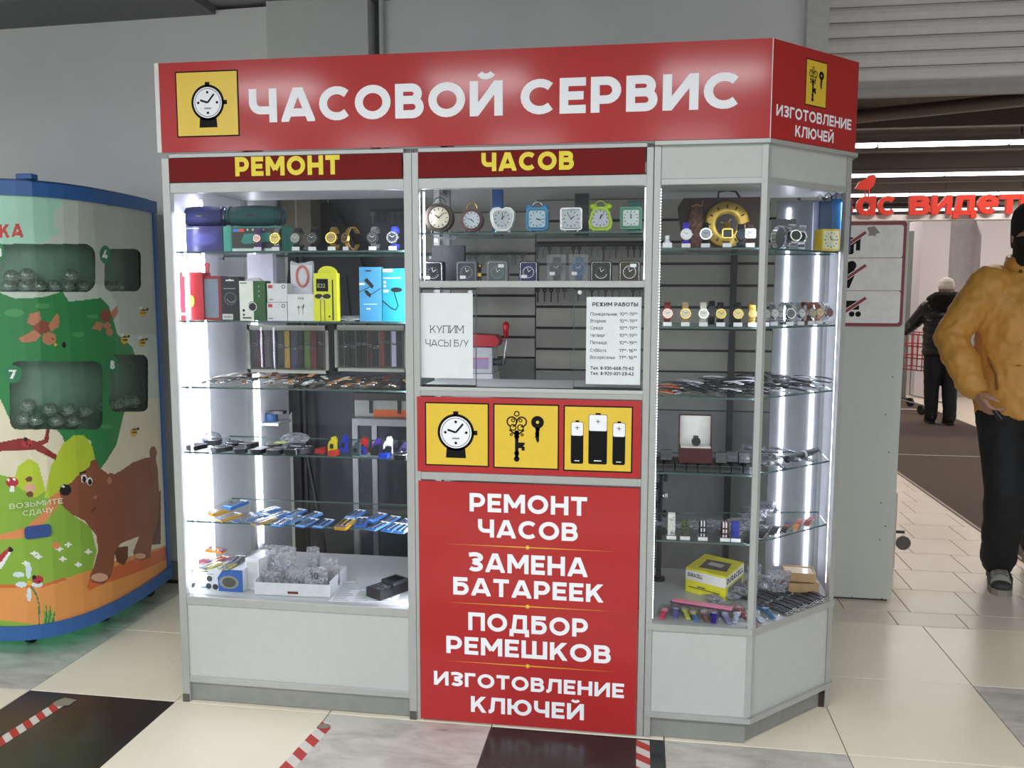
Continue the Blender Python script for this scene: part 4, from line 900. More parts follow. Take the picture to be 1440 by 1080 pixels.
t = thing('fitness_band_bag', 'frosted bag holding a pink fitness band above the square white earbud carton', 'bag', (xat(425, .135, LS[1]), .135, LS[1]))
hb = at(425, 367, .14)[2]-LS[1]; g = G(); P = [(-.038, 0), (-.041, hb*.97), (-.038, hb), (-.015, hb-.008), (.015, hb-.006), (.040, hb), (.043, hb*.95), (.036, 0)]
g.prism(P, (0, 0, 0), UX, UZ, (0, 1, 0), .018, C('d6d6e0', .5)); obj('bag_film', g, t)
obj('pink_band', G().tube([(.006+.022*cos(a), -.004, hb-.055+.036*sin(a)) for a in [2*pi*k/20 for k in range(20)]], .004, 6, C('c8705f', .4), True), t)
def dk_yel(F, w_, h):
    F.rect(.12*w_, .62*w_, .62*h, .88*h, 'blk', 1); F.text('E22', .18*w_, .5*w_, .70*h, .78*h, C('b8b88a'), 2, .14); F.rect(.78*w_, .84*w_, .02*h, .86*h, C('2a2a18'), 1)
    for s in (.22, .56): F.poly(circ(s*w_, .52*h, .17*w_, .05*h), 'black', 2)
    for s in (.28, .46): F.rect((s-.012)*w_, (s+.012)*w_, 0, .45*h, 'black', 1)
    F.disc(.66*w_, .1*h, .04*w_, 'blk', 2, n=10); F.poly(circ(.36*w_, .46*h, .08*w_, .05*h), C('c9c98a'), 3)
t, w_, h = carton(442, 475, 384, LS[1], .06, .03, C('dede2a', .4), 'bright yellow earphone carton with a rounded hanging tab', dk_yel)
g = G(); g.prism([(-.45*w_+.006, h)]+[(p[0], h-.001+p[1]) for p in arc(.05*w_, 0, .42*w_, .026, 180, 0)], (0, .012, 0), UX, UZ, (0, 1, 0), .003, C('dede2a', .4)); obj('hang_tab', g, t)
def dk_lb(F, w_, h):
    F.poly(circ(.42*w_, .93*h, .16*w_, .012*h), 'black', 1); F.poly([(.22*w_, .76*h), (.36*w_, .80*h), (.66*w_, .66*h), (.6*w_, .60*h), (.4*w_, .68*h)], 'black', 1); F.line([(0, .54*h), (.5*w_, .64*h)], .0025, 'black', 1); F.line([(.55*w_, .5*h), (w_, .62*h)], .0025, 'black', 1)
    F.poly([(.22*w_, .56*h), (.34*w_, .58*h), (.54*w_, .5*h), (.5*w_, .44*h), (.36*w_, .48*h)], 'black', 1); F.rect(.2*w_, .8*w_, .31*h, .33*h, C('b8dcee'), 1); F.rect(.32*w_, .5*w_, .22*h, .25*h, C('dceaf2'), 1); F.rect(.0*w_, .26*w_, .67*h, .71*h, 'tag', 1)
carton(506, 537, 375.5, LS[1], .07, .03, C('4a9ccc', .35), 'light blue earphone carton showing two black earbuds', dk_lb)
def dk_tb(F, w_, h):
    F.rect(.05*w_, .45*w_, .93*h, .99*h, C('cfe4ea'), 1); F.text('SPORT BASS', .08*w_, .82*w_, .81*h, .84*h, C('e8f4f6'), 1, .2) if False else F.rect(.08*w_, .78*w_, .81*h, .83*h, C('e8f4f6'), 1)
    F.poly(circ(.6*w_, .60*h, .24*w_, .045*h), 'black', 1); F.line([(.5*w_, .56*h), (.58*w_, .42*h), (.66*w_, .30*h), (.55*w_, .22*h), (.35*w_, .26*h), (0, .40*h)], .0035, 'black', 1)
    F.rect(.05*w_, .28*w_, .55*h, .60*h, C('c9b8dc'), 1); F.disc(.12*w_, .74*h, .05*w_, 'tag', 1, n=10); F.disc(.12*w_, .67*h, .05*w_, 'tag', 1, n=10); F.rect(.95*w_, w_, 0, h, C('dcf0f6'), 2)
carton(538, 572, 377.5, LS[1], .07, .04, C('1f8ca4', .35), 'teal blue earphone carton with one black earbud and curved cable', dk_tb)
g = G()
for k in range(3): g.T = Matrix.Translation((xat(485+8*k, .14, LS[1]), .14, LS[1]+.002+.005*k)) @ Matrix.Rotation(.5-.5*k, 4, 'Z') @ Matrix.Rotation(.12, 4, 'Y'); g.box(-.03, .03, -.04, .04, 0, .002, C('d6d8da'))
obj('leaflets', g, label='loose white leaflets lying between the yellow and light blue cartons', cat='paper', kind='stuff')
# ---------------------------------------------------------------- hanging boards with watch straps
def strapboard(p0, p1, pt, pb, cols, lab, y=.43):
    x0, x1 = xat(p0, y, 1.3), xat(p1, y, 1.3); z1, z0 = at(p0, pt, y)[2], at(p0, pb, y)[2]
    t = thing('strap_board', lab, 'board', (x0, y, z0)); w_, h = x1-x0, z1-z0; n = len(cols)
    obj('backing_card', G().box(0, w_, .01, .014, 0, h, C('5a5a52', .7)), t)
    for a in ((0, w_, 0, .014), (0, w_, h-.02, h), (0, .012, .0, h), (w_-.012, w_, 0, h)): obj('card_border', G().box(a[0], a[1], .004, .01, a[2], a[3], C('a5a497', .6)), t)
    s = (w_-.034)/n; hs = h-.045
    for k, c in enumerate(cols):
        xx = .017+s*(k+.5); hb = R.uniform(.5, .68); g = G(); a = s*.38
        g.box(xx-a, xx+a, .001, .0045, .022, .022+hs*hb, C(c, .6)); g.box(xx-a*.95, xx+a*.95, .001, .004, .022+hs*hb+.004, .022+hs, C(c, .6)); st = obj('watch_strap', g, t)
        g = G(); zz = .022+hs*hb; g.tube([(xx-a, -.001, zz), (xx+a, -.001, zz), (xx+a, -.001, zz+.008), (xx-a, -.001, zz+.008)], .0012, 4, 'chrome', True); obj('buckle', g, st)
    for k in range(n+1): obj('card_divider', G().box(.017+s*k-.0005, .017+s*k+.0005, -.001, .006, .018, h-.022, C('9a9a90')), t) if k in (0, n) or k % 2 else None
    g = G(); g.add([(.005, -.004, .01), (w_-.005, -.004, .01), (w_-.005, -.004, h-.008), (.005, -.004, h-.008)], [(0, 1, 2, 3)], 'film'); obj('film_cover', g, t)
    for a in (.04, w_-.04): obj('hook', G().tube([(a, .007, h-.01), (a, .007, h+.012), (a, -.01, h+.02)], .0015, 5, 'chrome'), t)
strapboard(347, 461, 457, 524, ['2a2428', '4a2028', '4a4644', '33302e', '2c2a28', 'a88a24', '3c3c58', '1e1e20', '5c7a34', '6e2026', '34201e'], 'left hanging board of watch straps with one mustard yellow strap')
strapboard(470, 572, 457, 522, ['1c1e1e', '202222', '28201c', '1a1c1c', '1c1e20', '4a2a24', '1e2228', '7a3a28', '232424', 'c6c6dc', '242628'], 'right hanging board of watch straps with one white strap')
# ---------------------------------------------------------------- straps spread on shelves
def strap(x, y, z, rz, L, col, lab, grp, tilt=.0, w_=.018, bend=.006, buckle=True):
    t = thing('watch_strap', lab, 'strap', (x, y, z), rz, grp)
    g = G(); P = [(0, L*(k/6-.5), .002+bend*sin(pi*k/6)+tilt*L*(k/6)) for k in range(7)]; g.ribbon(P, (-w_, 0, 0), .003, C(col, .55)); obj('strap_body', g, t)
    if buckle: g = G(); a = w_*.6; z_ = P[0][2]+.003; g.tube([(-a, -L/2-.008, z_), (a, -L/2-.008, z_), (a, -L/2+.002, z_), (-a, -L/2+.002, z_)], .0014, 4, 'chrome', True); obj('buckle', g, t)
brn = ['8a5a30', '3a2418', '1c1a1a', 'c99a5a', '5a2a1a', '222226', 'd8d0c4', '6a4426', '2a1c18', 'b07a30', '18181a', 'e4e0da']
nm = {'8a5a30': 'tan', '3a2418': 'dark brown', '1c1a1a': 'black', 'c99a5a': 'light tan', '5a2a1a': 'reddish brown', '222226': 'charcoal', 'd8d0c4': 'cream', '6a4426': 'brown', '2a1c18': 'very dark brown', 'b07a30': 'honey coloured', '18181a': 'jet black', 'e4e0da': 'white', 'b0401e': 'orange red', '1a1a20': 'black', '26262c': 'dark grey', 'd9d9e2': 'white'}
n_ = 30
for k in range(n_*2):
    lay = k//n_; q = k % n_; x = .055+(.80/n_)*q+R.uniform(-.006, .006); c = R.choice(brn)
    if q < 2: c = 'd8d0c4' if lay else '1c1a1a'
    strap(x, .16+.11*lay+R.uniform(-.02, .02), LS[2]+.0015+.007*(q % 3)+.006*lay, R.uniform(-.5, .5), R.uniform(.085, .11), c, f'{nm[c]} leather strap, {"rear" if lay else "front"} row, third shelf of the left cabinet', 'leather straps on the third shelf of the left cabinet', bend=R.uniform(.002, .010), buckle=lay == 0)
# straps in wrappers, corner cabinet third shelf (heap rises to the right)
for k in range(52):
    u = k/52; x = .03+.31*((k*7) % 52)/52; yy = .08+.055*(k % 5); hh = .004+.0075*(k//9)*(.4+x*2.4); c = R.choice(['1a1a20', '26262c', '1a1a20', 'd9d9e2', '26262c'] if x > .08 else ['b0401e', '8a5a30', '1a1a20', '26262c', 'c99a5a'])
    if x > .26: yy += .04
    strap(U2+.02+x, yy, RS[2]+hh, R.uniform(.2, 1.2), .09, c, f'{nm[c]} strap in the third shelf heap left of the corner post', 'heap of straps left of the corner post', bend=.004, buckle=k % 3 == 0)
for k in range(72):
    a = .03+.40*((k*11) % 72)/72; inn = .05+.045*(k % 5); p = V((U3, 0, 0))+DD*a-NN*inn; c = R.choice(['1a1a20', '26262c', 'd9d9e2', '1a1a20', '26262c'])
    strap(p[0], p[1], RS[2]+.003+.006*(k//8)*(1-abs(a-.2)*1.2), R.uniform(.1, 1.3), .095, c, f'{nm[c]} strap in the third shelf heap right of the corner post', 'heap of straps right of the corner post', bend=.005, buckle=k % 3 == 0)
# ---------------------------------------------------------------- fourth shelf left: key cases
def fob(px, y, z, col, lab, h=.05, w_=.032, lie=False, rz=0, ring=True):
    x = xat(px, y, z); t = thing('key_cover', lab, 'cover', (x, y, z), rz, 'silicone key covers on the fourth shelf')
    P = [(-w_/2, 0), (-w_/2, h*.5), (-w_*.3, h*.72), (-w_*.15, h*.75), (-w_*.05, h*.98), (w_*.3, h), (w_*.5, h*.8), (w_*.45, h*.4), (w_/2, 0)]
    g = G(); (g.prism(P, (0, -.008, 0), UX, UZ, (0, 1, 0), .018, C(col, .45)) if not lie else g.prism(P, (0, -h*.5, 0), UX, (0, 1, 0), UZ, .016, C(col, .45)))
    b = obj('cover_body', g, t, bevel=.003)
    if not lie: obj('button_pad', G().prism(rrect(-w_*.22, w_*.18, h*.25, h*.55, .003), (0, -.0105, 0), UX, UZ, (0, 1, 0), .003, C('1a1a1c' if col != 'dcdce0' else 'aaaaaa', .5)), t)
for a in ((452, .11, '9c2226', 'low red key cover lying left of the upright yellow one', .05, True), (468, .12, 'c8b81c', 'upright yellow key cover with a dark back', .058, False), (470, .07, 'b8301e', 'orange red key cover lying in front of the yellow one', .05, True),
          (484, .14, '1f2f98', 'upright dark blue key cover right of the yellow one', .062, False), (501, .07, '3a4a4c', 'upright slate grey rounded key cover in front', .05, False), (511, .13, 'a82a28', 'round topped red key cover behind the slate grey one', .056, False),
          (509, .09, '24368c', 'small blue key cover peeping right of the slate grey one', .03, False), (530, .13, '4a2a88', 'purple key cover with a hole, between red and white ones', .055, False), (528, .09, '18181c', 'black key cover under the purple one', .038, False),
          (546, .12, 'dcdce0', 'upright white key cover shaped like a fin', .064, False), (544, .08, '141416', 'black key cover in front of the white one', .036, False), (541, .045, '1c3cb0', 'flat bright blue key cover lying at the front edge', .05, True), (569, .12, '3a3468', 'dark violet key cover beside the right post', .045, False)):
    fob(a[0], a[1], LS[3], a[2], a[3], a[4], lie=a[5])
def stack_item(px, y, z, w_, d_, h, m_, lab, grp, rz=0, nm='remote_case', cat='case', deco=True):
    t = thing(nm, lab, cat, (xat(px, y, z), y, z), rz, grp); obj('case_shell', G().prism(rrect(-w_/2, w_/2, -d_/2, d_/2, min(w_, d_)*.3, 4), (0, 0, 0), UX, (0, 1, 0), UZ, h, m_), t, bevel=.002)
    if deco: obj('steel_rim', G().tube([(p[0], p[1], h) for p in rrect(-w_*.42, w_*.42, -d_*.42, d_*.42, min(w_, d_)*.25, 3)], .0012, 4, 'chrome', True), t)
for k, (px, y, w_, lift) in enumerate(((277, .10, .05, 0), (300, .20, .06, 0), (312, .08, .06, 0), (330, .16, .05, 0), (338, .07, .05, 0), (350, .15, .055, .0), (366, .07, .05, 0), (385, .15, .06, 0), (390, .07, .06, 0), (412, .07, .055, 0), (418, .17, .06, 0), (428, .09, .04, 0), (566, .05, .05, 0))):
    lb = 'black key case on the fourth shelf, '+['at its left end near the light strips', 'behind at the left', 'second from the left in front', 'in the rear middle left', 'third from the left in front', 'behind the third front case', 'just left of the shelf middle', 'under the yellow label', 'in front of the yellow label', 'right of the yellow label, in front', 'right of the yellow label, behind', 'just left of the low red cover', 'in front of the right post'][k]
    stack_item(px, y, LS[3]+.0005, w_, .075, .016+.004*(k % 2), 'dark' if k % 3 else 'black', lb, 'black key cases on the fourth shelf', R.uniform(-.5, .5), nm='key_case')
obj('paper_note', G().box(xat(388, .15, .96), xat(404, .15, .96), .13, .165, LS[3]+.024, LS[3]+.026, C('d4dc86')), label='small yellow paper label on top of a black key case', cat='label')
obj('plastic_wrap', G().ball((xat(292, .24, .96), .24, LS[3]+.02), (.05, .06, .02), 'bag', 14, 6), label='crumpled clear wrap behind the black key cases at left', cat='wrap')
obj('plastic_wrap', G().ball((xat(415, .25, .96), .25, LS[3]+.023), (.055, .06, .022), 'bag', 14, 6), label='crumpled clear wrap behind the yellow paper label', cat='wrap')
# ---------------------------------------------------------------- fifth shelf left: battery cards
def card(px, y, z, rz, col, lab, tilt=.15, n=5, stackn=1):
    t = thing('battery_card', lab, 'batteries', (xat(px, y, z), y, z), rz, 'battery cards on the fifth shelf')
    g = G(); g.T = Matrix.Rotation(tilt, 4, 'X'); 
    for q in range(stackn): g.box(-.022, .022, -.045, .045, .001+.0045*q, .0045*(q+1), C(col, .35))
    zz = .0045*stackn+.0003
    obj('printed_card', g, t); c2 = '1c4fa0' if col != '2f74c0' else '8cc0ea'
    g = G(); g.T = Matrix.Rotation(tilt, 4, 'X'); g.box(-.020, .020, .030, .043, zz, zz+.0006, C('e9eef6')); g.box(-.020, .020, -.043, -.034, zz, zz+.0006, C(c2)); obj('label_print', g, t)
    g = G(); g.T = Matrix.Rotation(tilt, 4, 'X')
    for q in range(n):
        for s in (-.010, .010): g.cyl((s, -.026+.0125*q, zz), (s, -.026+.0125*q, zz+.003), .0066, n=10, m='chrome')
    props(obj('coin_cells', g, t), kind='stuff')
bl, ye = '2f74c0', 'c99a20'
for k, (px, y, rz, c, st, l) in enumerate(((312, .16, -.7, ye, 3, 0), (322, .09, -.5, ye, 2, 0), (332, .20, -.4, bl, 3, .016), (340, .12, -.9, ye, 1, 0), (345, .09, -.6, '6f7f9a', 1, 0), (362, .12, -.8, bl, 1, 0), (372, .07, -.5, ye, 1, 0), (378, .20, -.6, bl, 2, 0), (392, .14, -.5, bl, 2, 0), (397, .06, -.2, bl, 1, 0), (415, .18, -.3, bl, 2, 0), (413, .10, -.4, '4a88b8', 1, 0),
     (436, .15, -.5, '3f86c8', 2, 0), (432, .07, -.3, bl, 1, 0), (455, .07, -.2, bl, 1, 0), (486, .06, -.1, ye, 3, 0), (500, .20, -.2, bl, 2, 0), (508, .10, .2, '3465b0', 2, 0), (528, .17, -.4, bl, 2, 0), (532, .07, -.4, '5a9ad8', 1, 0), (548, .15, -.3, bl, 1, 0), (553, .06, -.3, '4a90d0', 1, 0), (566, .12, -.4, bl, 1, 0), (568, .05, -.2, '5a9ad8', 1, 0))):
    nmc = {bl: 'blue', ye: 'golden yellow', '6f7f9a': 'grey blue', '4a88b8': 'steel blue', '3f86c8': 'sky blue', '3465b0': 'deep blue', '5a9ad8': 'pale blue', '4a90d0': 'clear blue'}[c]
    place = ['at the left beside the light strip', 'second from the left, front', 'stacked high at the left', 'third from the left', 'beside the high stack', 'left of the cabinet middle', 'at the front left of middle', 'behind, left of middle', 'near the middle, rear', 'near the middle, front edge', 'in the rear centre', 'in the front centre', 'right of centre, rear', 'right of centre, front', 'at the front before the gap', 'just left of the crossing stack', 'behind the crossing stack', 'crossing stack right of middle', 'right part, rear', 'right part, front', 'third from the right post', 'at the front near the right post', 'last but one at the right post', 'at the right post'][k]
    card(px, y, LS[4]+.001+l, rz, c, f'{nmc} button battery card, {place} of the fifth shelf', stackn=st, tilt=.10)
# ---------------------------------------------------------------- floor of the left cabinet
zf = .4075
def dk_w(F, w_, h):
    F.poly([(.58*w_, 0), (w_, 0), (w_, h), (.66*w_, h), (.56*w_, .6*h)], C('2b5aa8'), 1); F.disc(.76*w_, .42*h, .17*w_, C('8a8a7a'), 2, ry=.3*h); F.disc(.76*w_, .42*h, .12*w_, C('4a4a40'), 3, ry=.22*h); F.rect(.06*w_, .4*w_, .84*h, .88*h, 'darktxt', 1); F.rect(.06*w_, .5*w_, .74*h, .77*h, 'gtxt', 1)
    for a, b in ((.42, .54), (.40, .2), (.52, .18)): F.disc(a*w_, b*h, .05*w_, 'dark', 2, n=12)
    F.poly([(.05*w_, .1*h), (.12*w_, .3*h), (.18*w_, .32*h), (.14*w_, .1*h)], 'dark', 1); F.rect(.2*w_, .38*w_, .1*h, .18*h, C('5a78b0'), 1)
t, w_, h = carton(262, 342, 800, zf, .07, .11, C('d6dae2', .4), 'white and blue car recorder carton at the left of the cabinet floor', dk_w)
zt_ = zf+h+.001
for k, (px, y, rz, c, lb) in enumerate(((276, .13, -.4, 'd86a76', 'pink card on top of the car recorder carton'), (296, .09, -.3, 'c9c43a', 'yellow battery card on top of the carton, front left'), (322, .10, -.1, 'c4b838', 'yellow battery card on top of the carton, front right'), (306, .15, -.4, 'a84a50', 'red card on top of the carton'), (333, .16, .1, '3c3c48', 'dark blister card at the rear of the carton'))):
    card(px, y, zt_+.0015*k, rz, c, lb, stackn=1, tilt=.03)
card(301, .20, zt_+.024, 1.5, 'f09018', 'bright orange card raised behind the car recorder carton', stackn=2, tilt=.05)
carton(345, 366, 786, zf, .10, .12, C('e2e2e4', .35), 'narrow white carton standing between the recorder carton and the white tray', lambda F, w_, h: F.poly(rrect(.1*w_, .9*w_, .08*h, .9*h, .005), C('c9cbce'), 1), tilt=-.2)
# white tray with bags of spare parts
ty = .05; x0, x1 = xat(358, ty, zf), xat(463, ty, zf); tw = x1-x0; th = at(400, 821, ty)[2]-zf; td = .20
t = thing('parts_tray', 'white cardboard tray full of plastic bags of spare watch parts', 'tray', (x0, ty, zf), .04)
mw = C('dcdde0', .5)
for nm_, b in (('front_wall', (0, tw, 0, .003, 0, th)), ('rear_wall', (0, tw, td, td+.003, 0, th*1.15)), ('side_wall', (0, .003, .003, td, 0, th*1.15)), ('side_wall', (tw-.003, tw, .003, td, 0, th*1.25)), ('tray_bottom', (0, tw, 0, td, 0, .003))): obj(nm_, G().box(*b, mw), t)
obj('brown_label', G().box(tw*.44, tw*.58, -.001, 0, .010, .019, C('6a2a20')), t)
obj('brown_label', G().box(tw-.0005, tw+.001, .09, .115, .02, .035, C('4a3028')), t)
def bag(px, y, z, sx, sz, lab, seed, tint='bag', cont=('8a8c92',), sy=.02, rot=0, text=None, lean=0):
    rr = random.Random(seed); t = thing('zip_bag', lab, 'bag', (xat(px, y, z), y, z), rot, 'bags of spare parts' if 'tray' in lab else None)
    nx, nz = 9, 8; vs = []; fs = []
    for side in (-1, 1):
        for j in range(nz+1):
            for i in range(nx+1):
                u, v = i/nx, j/nz; th_ = sy*(sin(pi*u)**.5)*(1-v)**.6*(1-.3*v)+.001
                jit = rr.uniform(-.004, .004)
                vs.append(((u-.5)*sx*(1+.06*sin(5*v+seed)), side*th_+jit+lean*v*sz, v*sz*(1-.08*abs(u-.5+.2*sin(seed)))+rr.uniform(-.002, .002)))
    B = (nx+1)*(nz+1)
    for s in (0, 1):
        for j in range(nz):
            for i in range(nx): a = s*B+j*(nx+1)+i; q = (a, a+1, a+nx+2, a+nx+1); fs.append(q if s == 0 else q[::-1])
    obj('bag_film', G().add(vs, fs, tint, True), t)
    for k in range(16):
        if k >= 16: break
    g = G()
    for k in range(22):
        c = ((rr.random()-.5)*sx*.8, rr.uniform(-.4, .4)*sy, rr.uniform(.06, .55)*sz+lean*0); r = rr.uniform(.004, .008); m_ = C(rr.choice(cont), .35)
        g.ring(c, (rr.uniform(-1, 1), -1, rr.uniform(-.6, .6)), r*1.4, r*.7, r*.5, 10, m_)
    props(obj('spare_parts', g, t), kind='stuff')
    if text: g = G(); Flat(g, (0, -sy*.75, sz*.62), UX, UZ, FW, .001).text(text, -.016, .016, 0, .026, 'darktxt', 1, .16); obj('size_mark', g, t)
zi = zf+.004
bag(394, .15, zi+.03, .13, .125, 'large pale bag of spare parts, rear left in the white tray', 1, lean=.1, cont=('b4b6c4', 'a0a0b4', 'd0d0dc'))
bag(384, .10, zi, .085, .075, 'low bag with brownish parts, front left in the white tray', 2, cont=('8a7448', '9a9a8a', '6a5a3a'))
bag(416, .10, zi, .075, .085, 'bag of steel parts in the middle front of the white tray', 3, cont=('7a7c80', '3a3a3c'))
bag(441, .17, zi+.02, .05, .135, 'tall narrow bag with a marked tip, rear middle of the white tray', 4, cont=('9a9a9e', '6a6a70'))
bag(444, .085, zi, .085, .098, 'front bag of parts marked 10, right in the white tray', 5, cont=('8c8e94', 'b0b2b8'), text='10', rot=.1, lean=.15)
bag(464, .16, zi+.01, .075, .105, 'crumpled bag with reddish parts, rear right in the white tray', 6, cont=('8a6a64', 'b0aab0', 'a8502e'))
g = G(); a = at(468, 850, .1); fp = thing('newspaper_sheet', 'printed white price sheet lying under the black card terminal', 'paper', (xat(520, .14, zf), .14, zf+.0005), .12)
obj('sheet', G().box(-.13, .115, -.10, .12, 0, .0012, 'paper'), fp); g = G(); F = Flat(g, (0, 0, .0012), UX, (0, 1, 0), UZ)
for c_ in range(3):
    for r_ in range(12): F.rect(-.12+c_*.078, -.12+c_*.078+R.uniform(.04, .07), -.09+r_*.016, -.085+r_*.016, 'gtxt', 0)
obj('table_print', g, fp); obj('sheet', G().box(-.08, .13, .02, .17, .002, .003, C('c9cbce')), fp)
t = thing('card_terminal', 'black card payment terminal lying on the printed sheet', 'terminal', (xat(545, .13, zf), .13, zf+.004), -.55)
g = G(); P = [(-.04, -.07), (.04, -.07), (.036, .075), (-.036, .075)]; g.prism(P, (0, 0, .001), UX, (0, 1, 0), UZ, .034, 'black'); g.prism([(-.036, .0), (.036, .0), (.036, .075), (-.036, .075)], (0, 0, .035), UX, (0, 1, 0), UZ, .012, 'dark'); obj('terminal_body', g, t, bevel=.004)
g = G(); Flat(g, (0, .04, .0475), UX, (0, 1, 0), UZ).rect(-.026, .026, -.025, .025, C('0a1014', .1), 0); obj('screen', g, t)
for r_ in range(4):
    for c_ in range(3): obj('key', G().box(-.028+c_*.021, -.013+c_*.021, -.062+r_*.014, -.053+r_*.014, .035, .038, C('4a4c50')), t)
# ---------------------------------------------------------------- middle unit: alarm clocks
cz = LS[0]; ZC = 1.722
def clock(px, y, h, outl, dialo, mf, md, lab, bells=None, handle=None, feet=True, tdeg=(50, -60), mback=None, depth=.035, dz=0, ticks=12):
    x = xat(px, y, ZC); t = thing('alarm_clock', lab, 'clock', (x, y, ZC), 0, 'alarm clocks on the glass shelf'); zc_ = h/2+.004
    obj('body', G().prism([(p[0], p[1]+zc_) for p in outl], (0, 0, 0), UX, UZ, (0, 1, 0), depth, mf, mback or mf), t, bevel=.002)
    g = G(); F = Flat(g, (0, 0, zc_+dz), UX, UZ, FW); F.poly(dialo, md, 0); r = max(p[0] for p in dialo)
    for k in range(ticks):
        a = 2*pi*k/ticks; F.line([(r*.68*sin(a), r*.68*cos(a)), (r*.86*sin(a), r*.86*cos(a))], r*.09, 'darktxt', 1)
    d = obj('dial', g, t); g = G(); F = Flat(g, (0, 0, zc_+dz), UX, UZ, FW)
    F.line([(0, 0), (r*.42*sin(radians(tdeg[0])), r*.42*cos(radians(tdeg[0])))], r*.09, 'blk', 2.4); F.line([(0, 0), (r*.66*sin(radians(tdeg[1])), r*.66*cos(radians(tdeg[1])))], r*.06, 'blk', 3); F.disc(0, 0, r*.08, 'blk', 3.5, n=10); obj('hands', g, d)
    rim = G(); rim.tube([(p[0], -.002, p[1]+zc_+dz) for p in dialo], .0022, 5, mf, True); obj('bezel', rim, t)
    if feet:
        for s in (-1, 1): obj('foot', G().cyl((s*h*.28, depth*.4, 0), (s*h*.26, depth*.4, .012), .004, n=8, m=mf), t)
    if bells:
        for s in (-1, 1): obj('bell', G().ball((s*h*.30, depth*.4, zc_+h*.47), (.014, .014, .011), bells, 12, 6), t)
    if handle: obj('handle', G().tube([(h*.22*cos(a), depth*.4, zc_+h*.48+h*.22*sin(a)) for a in [pi*k/8 for k in range(9)]], .002, 6, handle), t)
    return t
sq = lambda r, c: rrect(-r, r, -r, r, c, 5)
clock(617, .07, .100, circ(0, 0, .049, n=30), circ(0, 0, .038, n=30), mat('antique_bronze', '3f372e', .4, .6), C('b8b098', .5), 'large antique bronze round alarm clock with a cream dial, leftmost', bells=None, handle=mat('antique_bronze', '3f372e'), tdeg=(-55, 50))
clock(663, .07, .082, circ(0, 0, .038, n=28), circ(0, 0, .031, n=28), C('5a3028', .4), C('c2c8d2', .4), 'round alarm clock with a pale blue dial and a low gold handle', handle='goldm', tdeg=(130, -70))
ap = [(0, .034), (.012, .040), (.030, .038), (.042, .024), (.041, 0), (.032, -.026), (.018, -.040), (-.018, -.040), (-.032, -.026), (-.041, 0), (-.042, .024), (-.030, .038), (-.012, .040)]
clock(706, .06, .084, ap, [(p[0]*.74, p[1]*.74) for p in ap], C('dfe4e2', .3), C('b9bec4', .4), 'white apple shaped alarm clock', tdeg=(35, 5))
clock(755, .06, .082, sq(.038, .016), sq(.030, .010), C('3a86b4', .3), C('b6cbd8', .4), 'sky blue twin bell alarm clock with rounded square face', bells=C('3a86b4', .3), handle='chrome', tdeg=(115, 95))
clock(803, .06, .080, sq(.037, .009), sq(.031, .005), 'chrome', C('c0c8cc', .4), 'silver square alarm clock with rounded corners and dark base', tdeg=(50, -35), mback=C('22302c'))
tri = [(0, .038), (.018, .036), (.030, .022), (.040, -.012), (.036, -.032), (.022, -.040), (-.022, -.040), (-.036, -.032), (-.040, -.012), (-.030, .022), (-.018, .036)]
clock(844, .06, .082, tri, [(p[0]*.78, p[1]*.78) for p in tri], C('a8c832', .35), C('b9bfca', .4), 'lime green twin bell alarm clock with a rounded triangular face', bells=C('a8c832', .35), handle=C('a8c832', .35), tdeg=(15, 35))
clock(887, .06, .082, sq(.036, .006), sq(.028, .004), C('4f8a72', .3), C('bcc6c6', .4), 'green square alarm clock at the right end of the glass shelf', tdeg=(0, -5))
for (px, y, a, b, tp, col, lb) in ((699, .18, -.018, .018, 267, '2c5c9c', 'blue carton standing behind the white apple shaped clock'), (815, .20, -.018, .03, 273, '34383e', 'dark carton standing behind the silver square clock'), (893, .17, -.025, .02, 283, '3c7a78', 'teal carton behind the green square clock')):
    x = xat(px, y, ZC); h = at(px, tp, y)[2]-ZC; t = thing('carton', lb, 'box', (x, y, ZC)); obj('box_body', G().box(a, b, 0, .03, 0, h, C(col, .4)), t, bevel=.001); obj('lid_flap', G().box(a, b, -.001, .031, h, h+.002, C(col, .5)), t)
# lower row on the white board
ZL = 1.5535
def cubeclock(px, lab, mfr, mdial, tagpos, y=.06, w_=.072, h=.074, style=0):
    x = xat(px, y, ZL); t = thing('travel_clock', lab, 'clock', (x, y, ZL), 0, 'clocks on the lower board')
    obj('body', G().prism(rrect(-w_/2, w_/2, 0, h, .009), (0, 0, 0), UX, UZ, (0, 1, 0), .04, mfr), t, bevel=.002)
    g = G(); F = Flat(g, (0, 0, h/2), UX, UZ, FW); F.poly(rrect(-w_*.40, w_*.40, -h*.40, h*.40, .005), mdial, 0); F.ring(0, -.001, w_*.30, w_*.275, 'chrome' if style else 'gtxt', 1, 200 if style == 2 else 0, 340 if style == 2 else 360)
    for k in range(12): a = k*pi/6; F.line([(w_*.2*sin(a), w_*.2*cos(a)), (w_*.25*sin(a), w_*.25*cos(a))], .0016, 'gtxt', 1)
    F.line([(0, 0), (w_*.13, w_*.1)], .002, 'tag', 2); F.line([(0, 0), (-w_*.05, w_*.2)], .0016, 'tag', 2); obj('dial', g, t)
    obj('chrome_rim', G().tube([(p[0], -.001, p[1]) for p in rrect(-w_*.43, w_*.43, h*.07, h*.93, .006, 4)], .0013, 4, 'chrome' if style else 'gtxt', True), t)
    if tagpos: a, b = tagpos; obj('price_tag', G().box(a-.010, a+.010, -.0035, -.003, b, b+.011, 'tag'), t)
cubeclock(609, 'black square travel clock with a shiny curved rim, leftmost', 'black', C('1a1c20', .2), (-.02, .012), style=2)
cubeclock(656, 'grey square travel clock with a tag at its lower left', C('4a5258', .3), C('3a4044', .3), (-.012, .014))
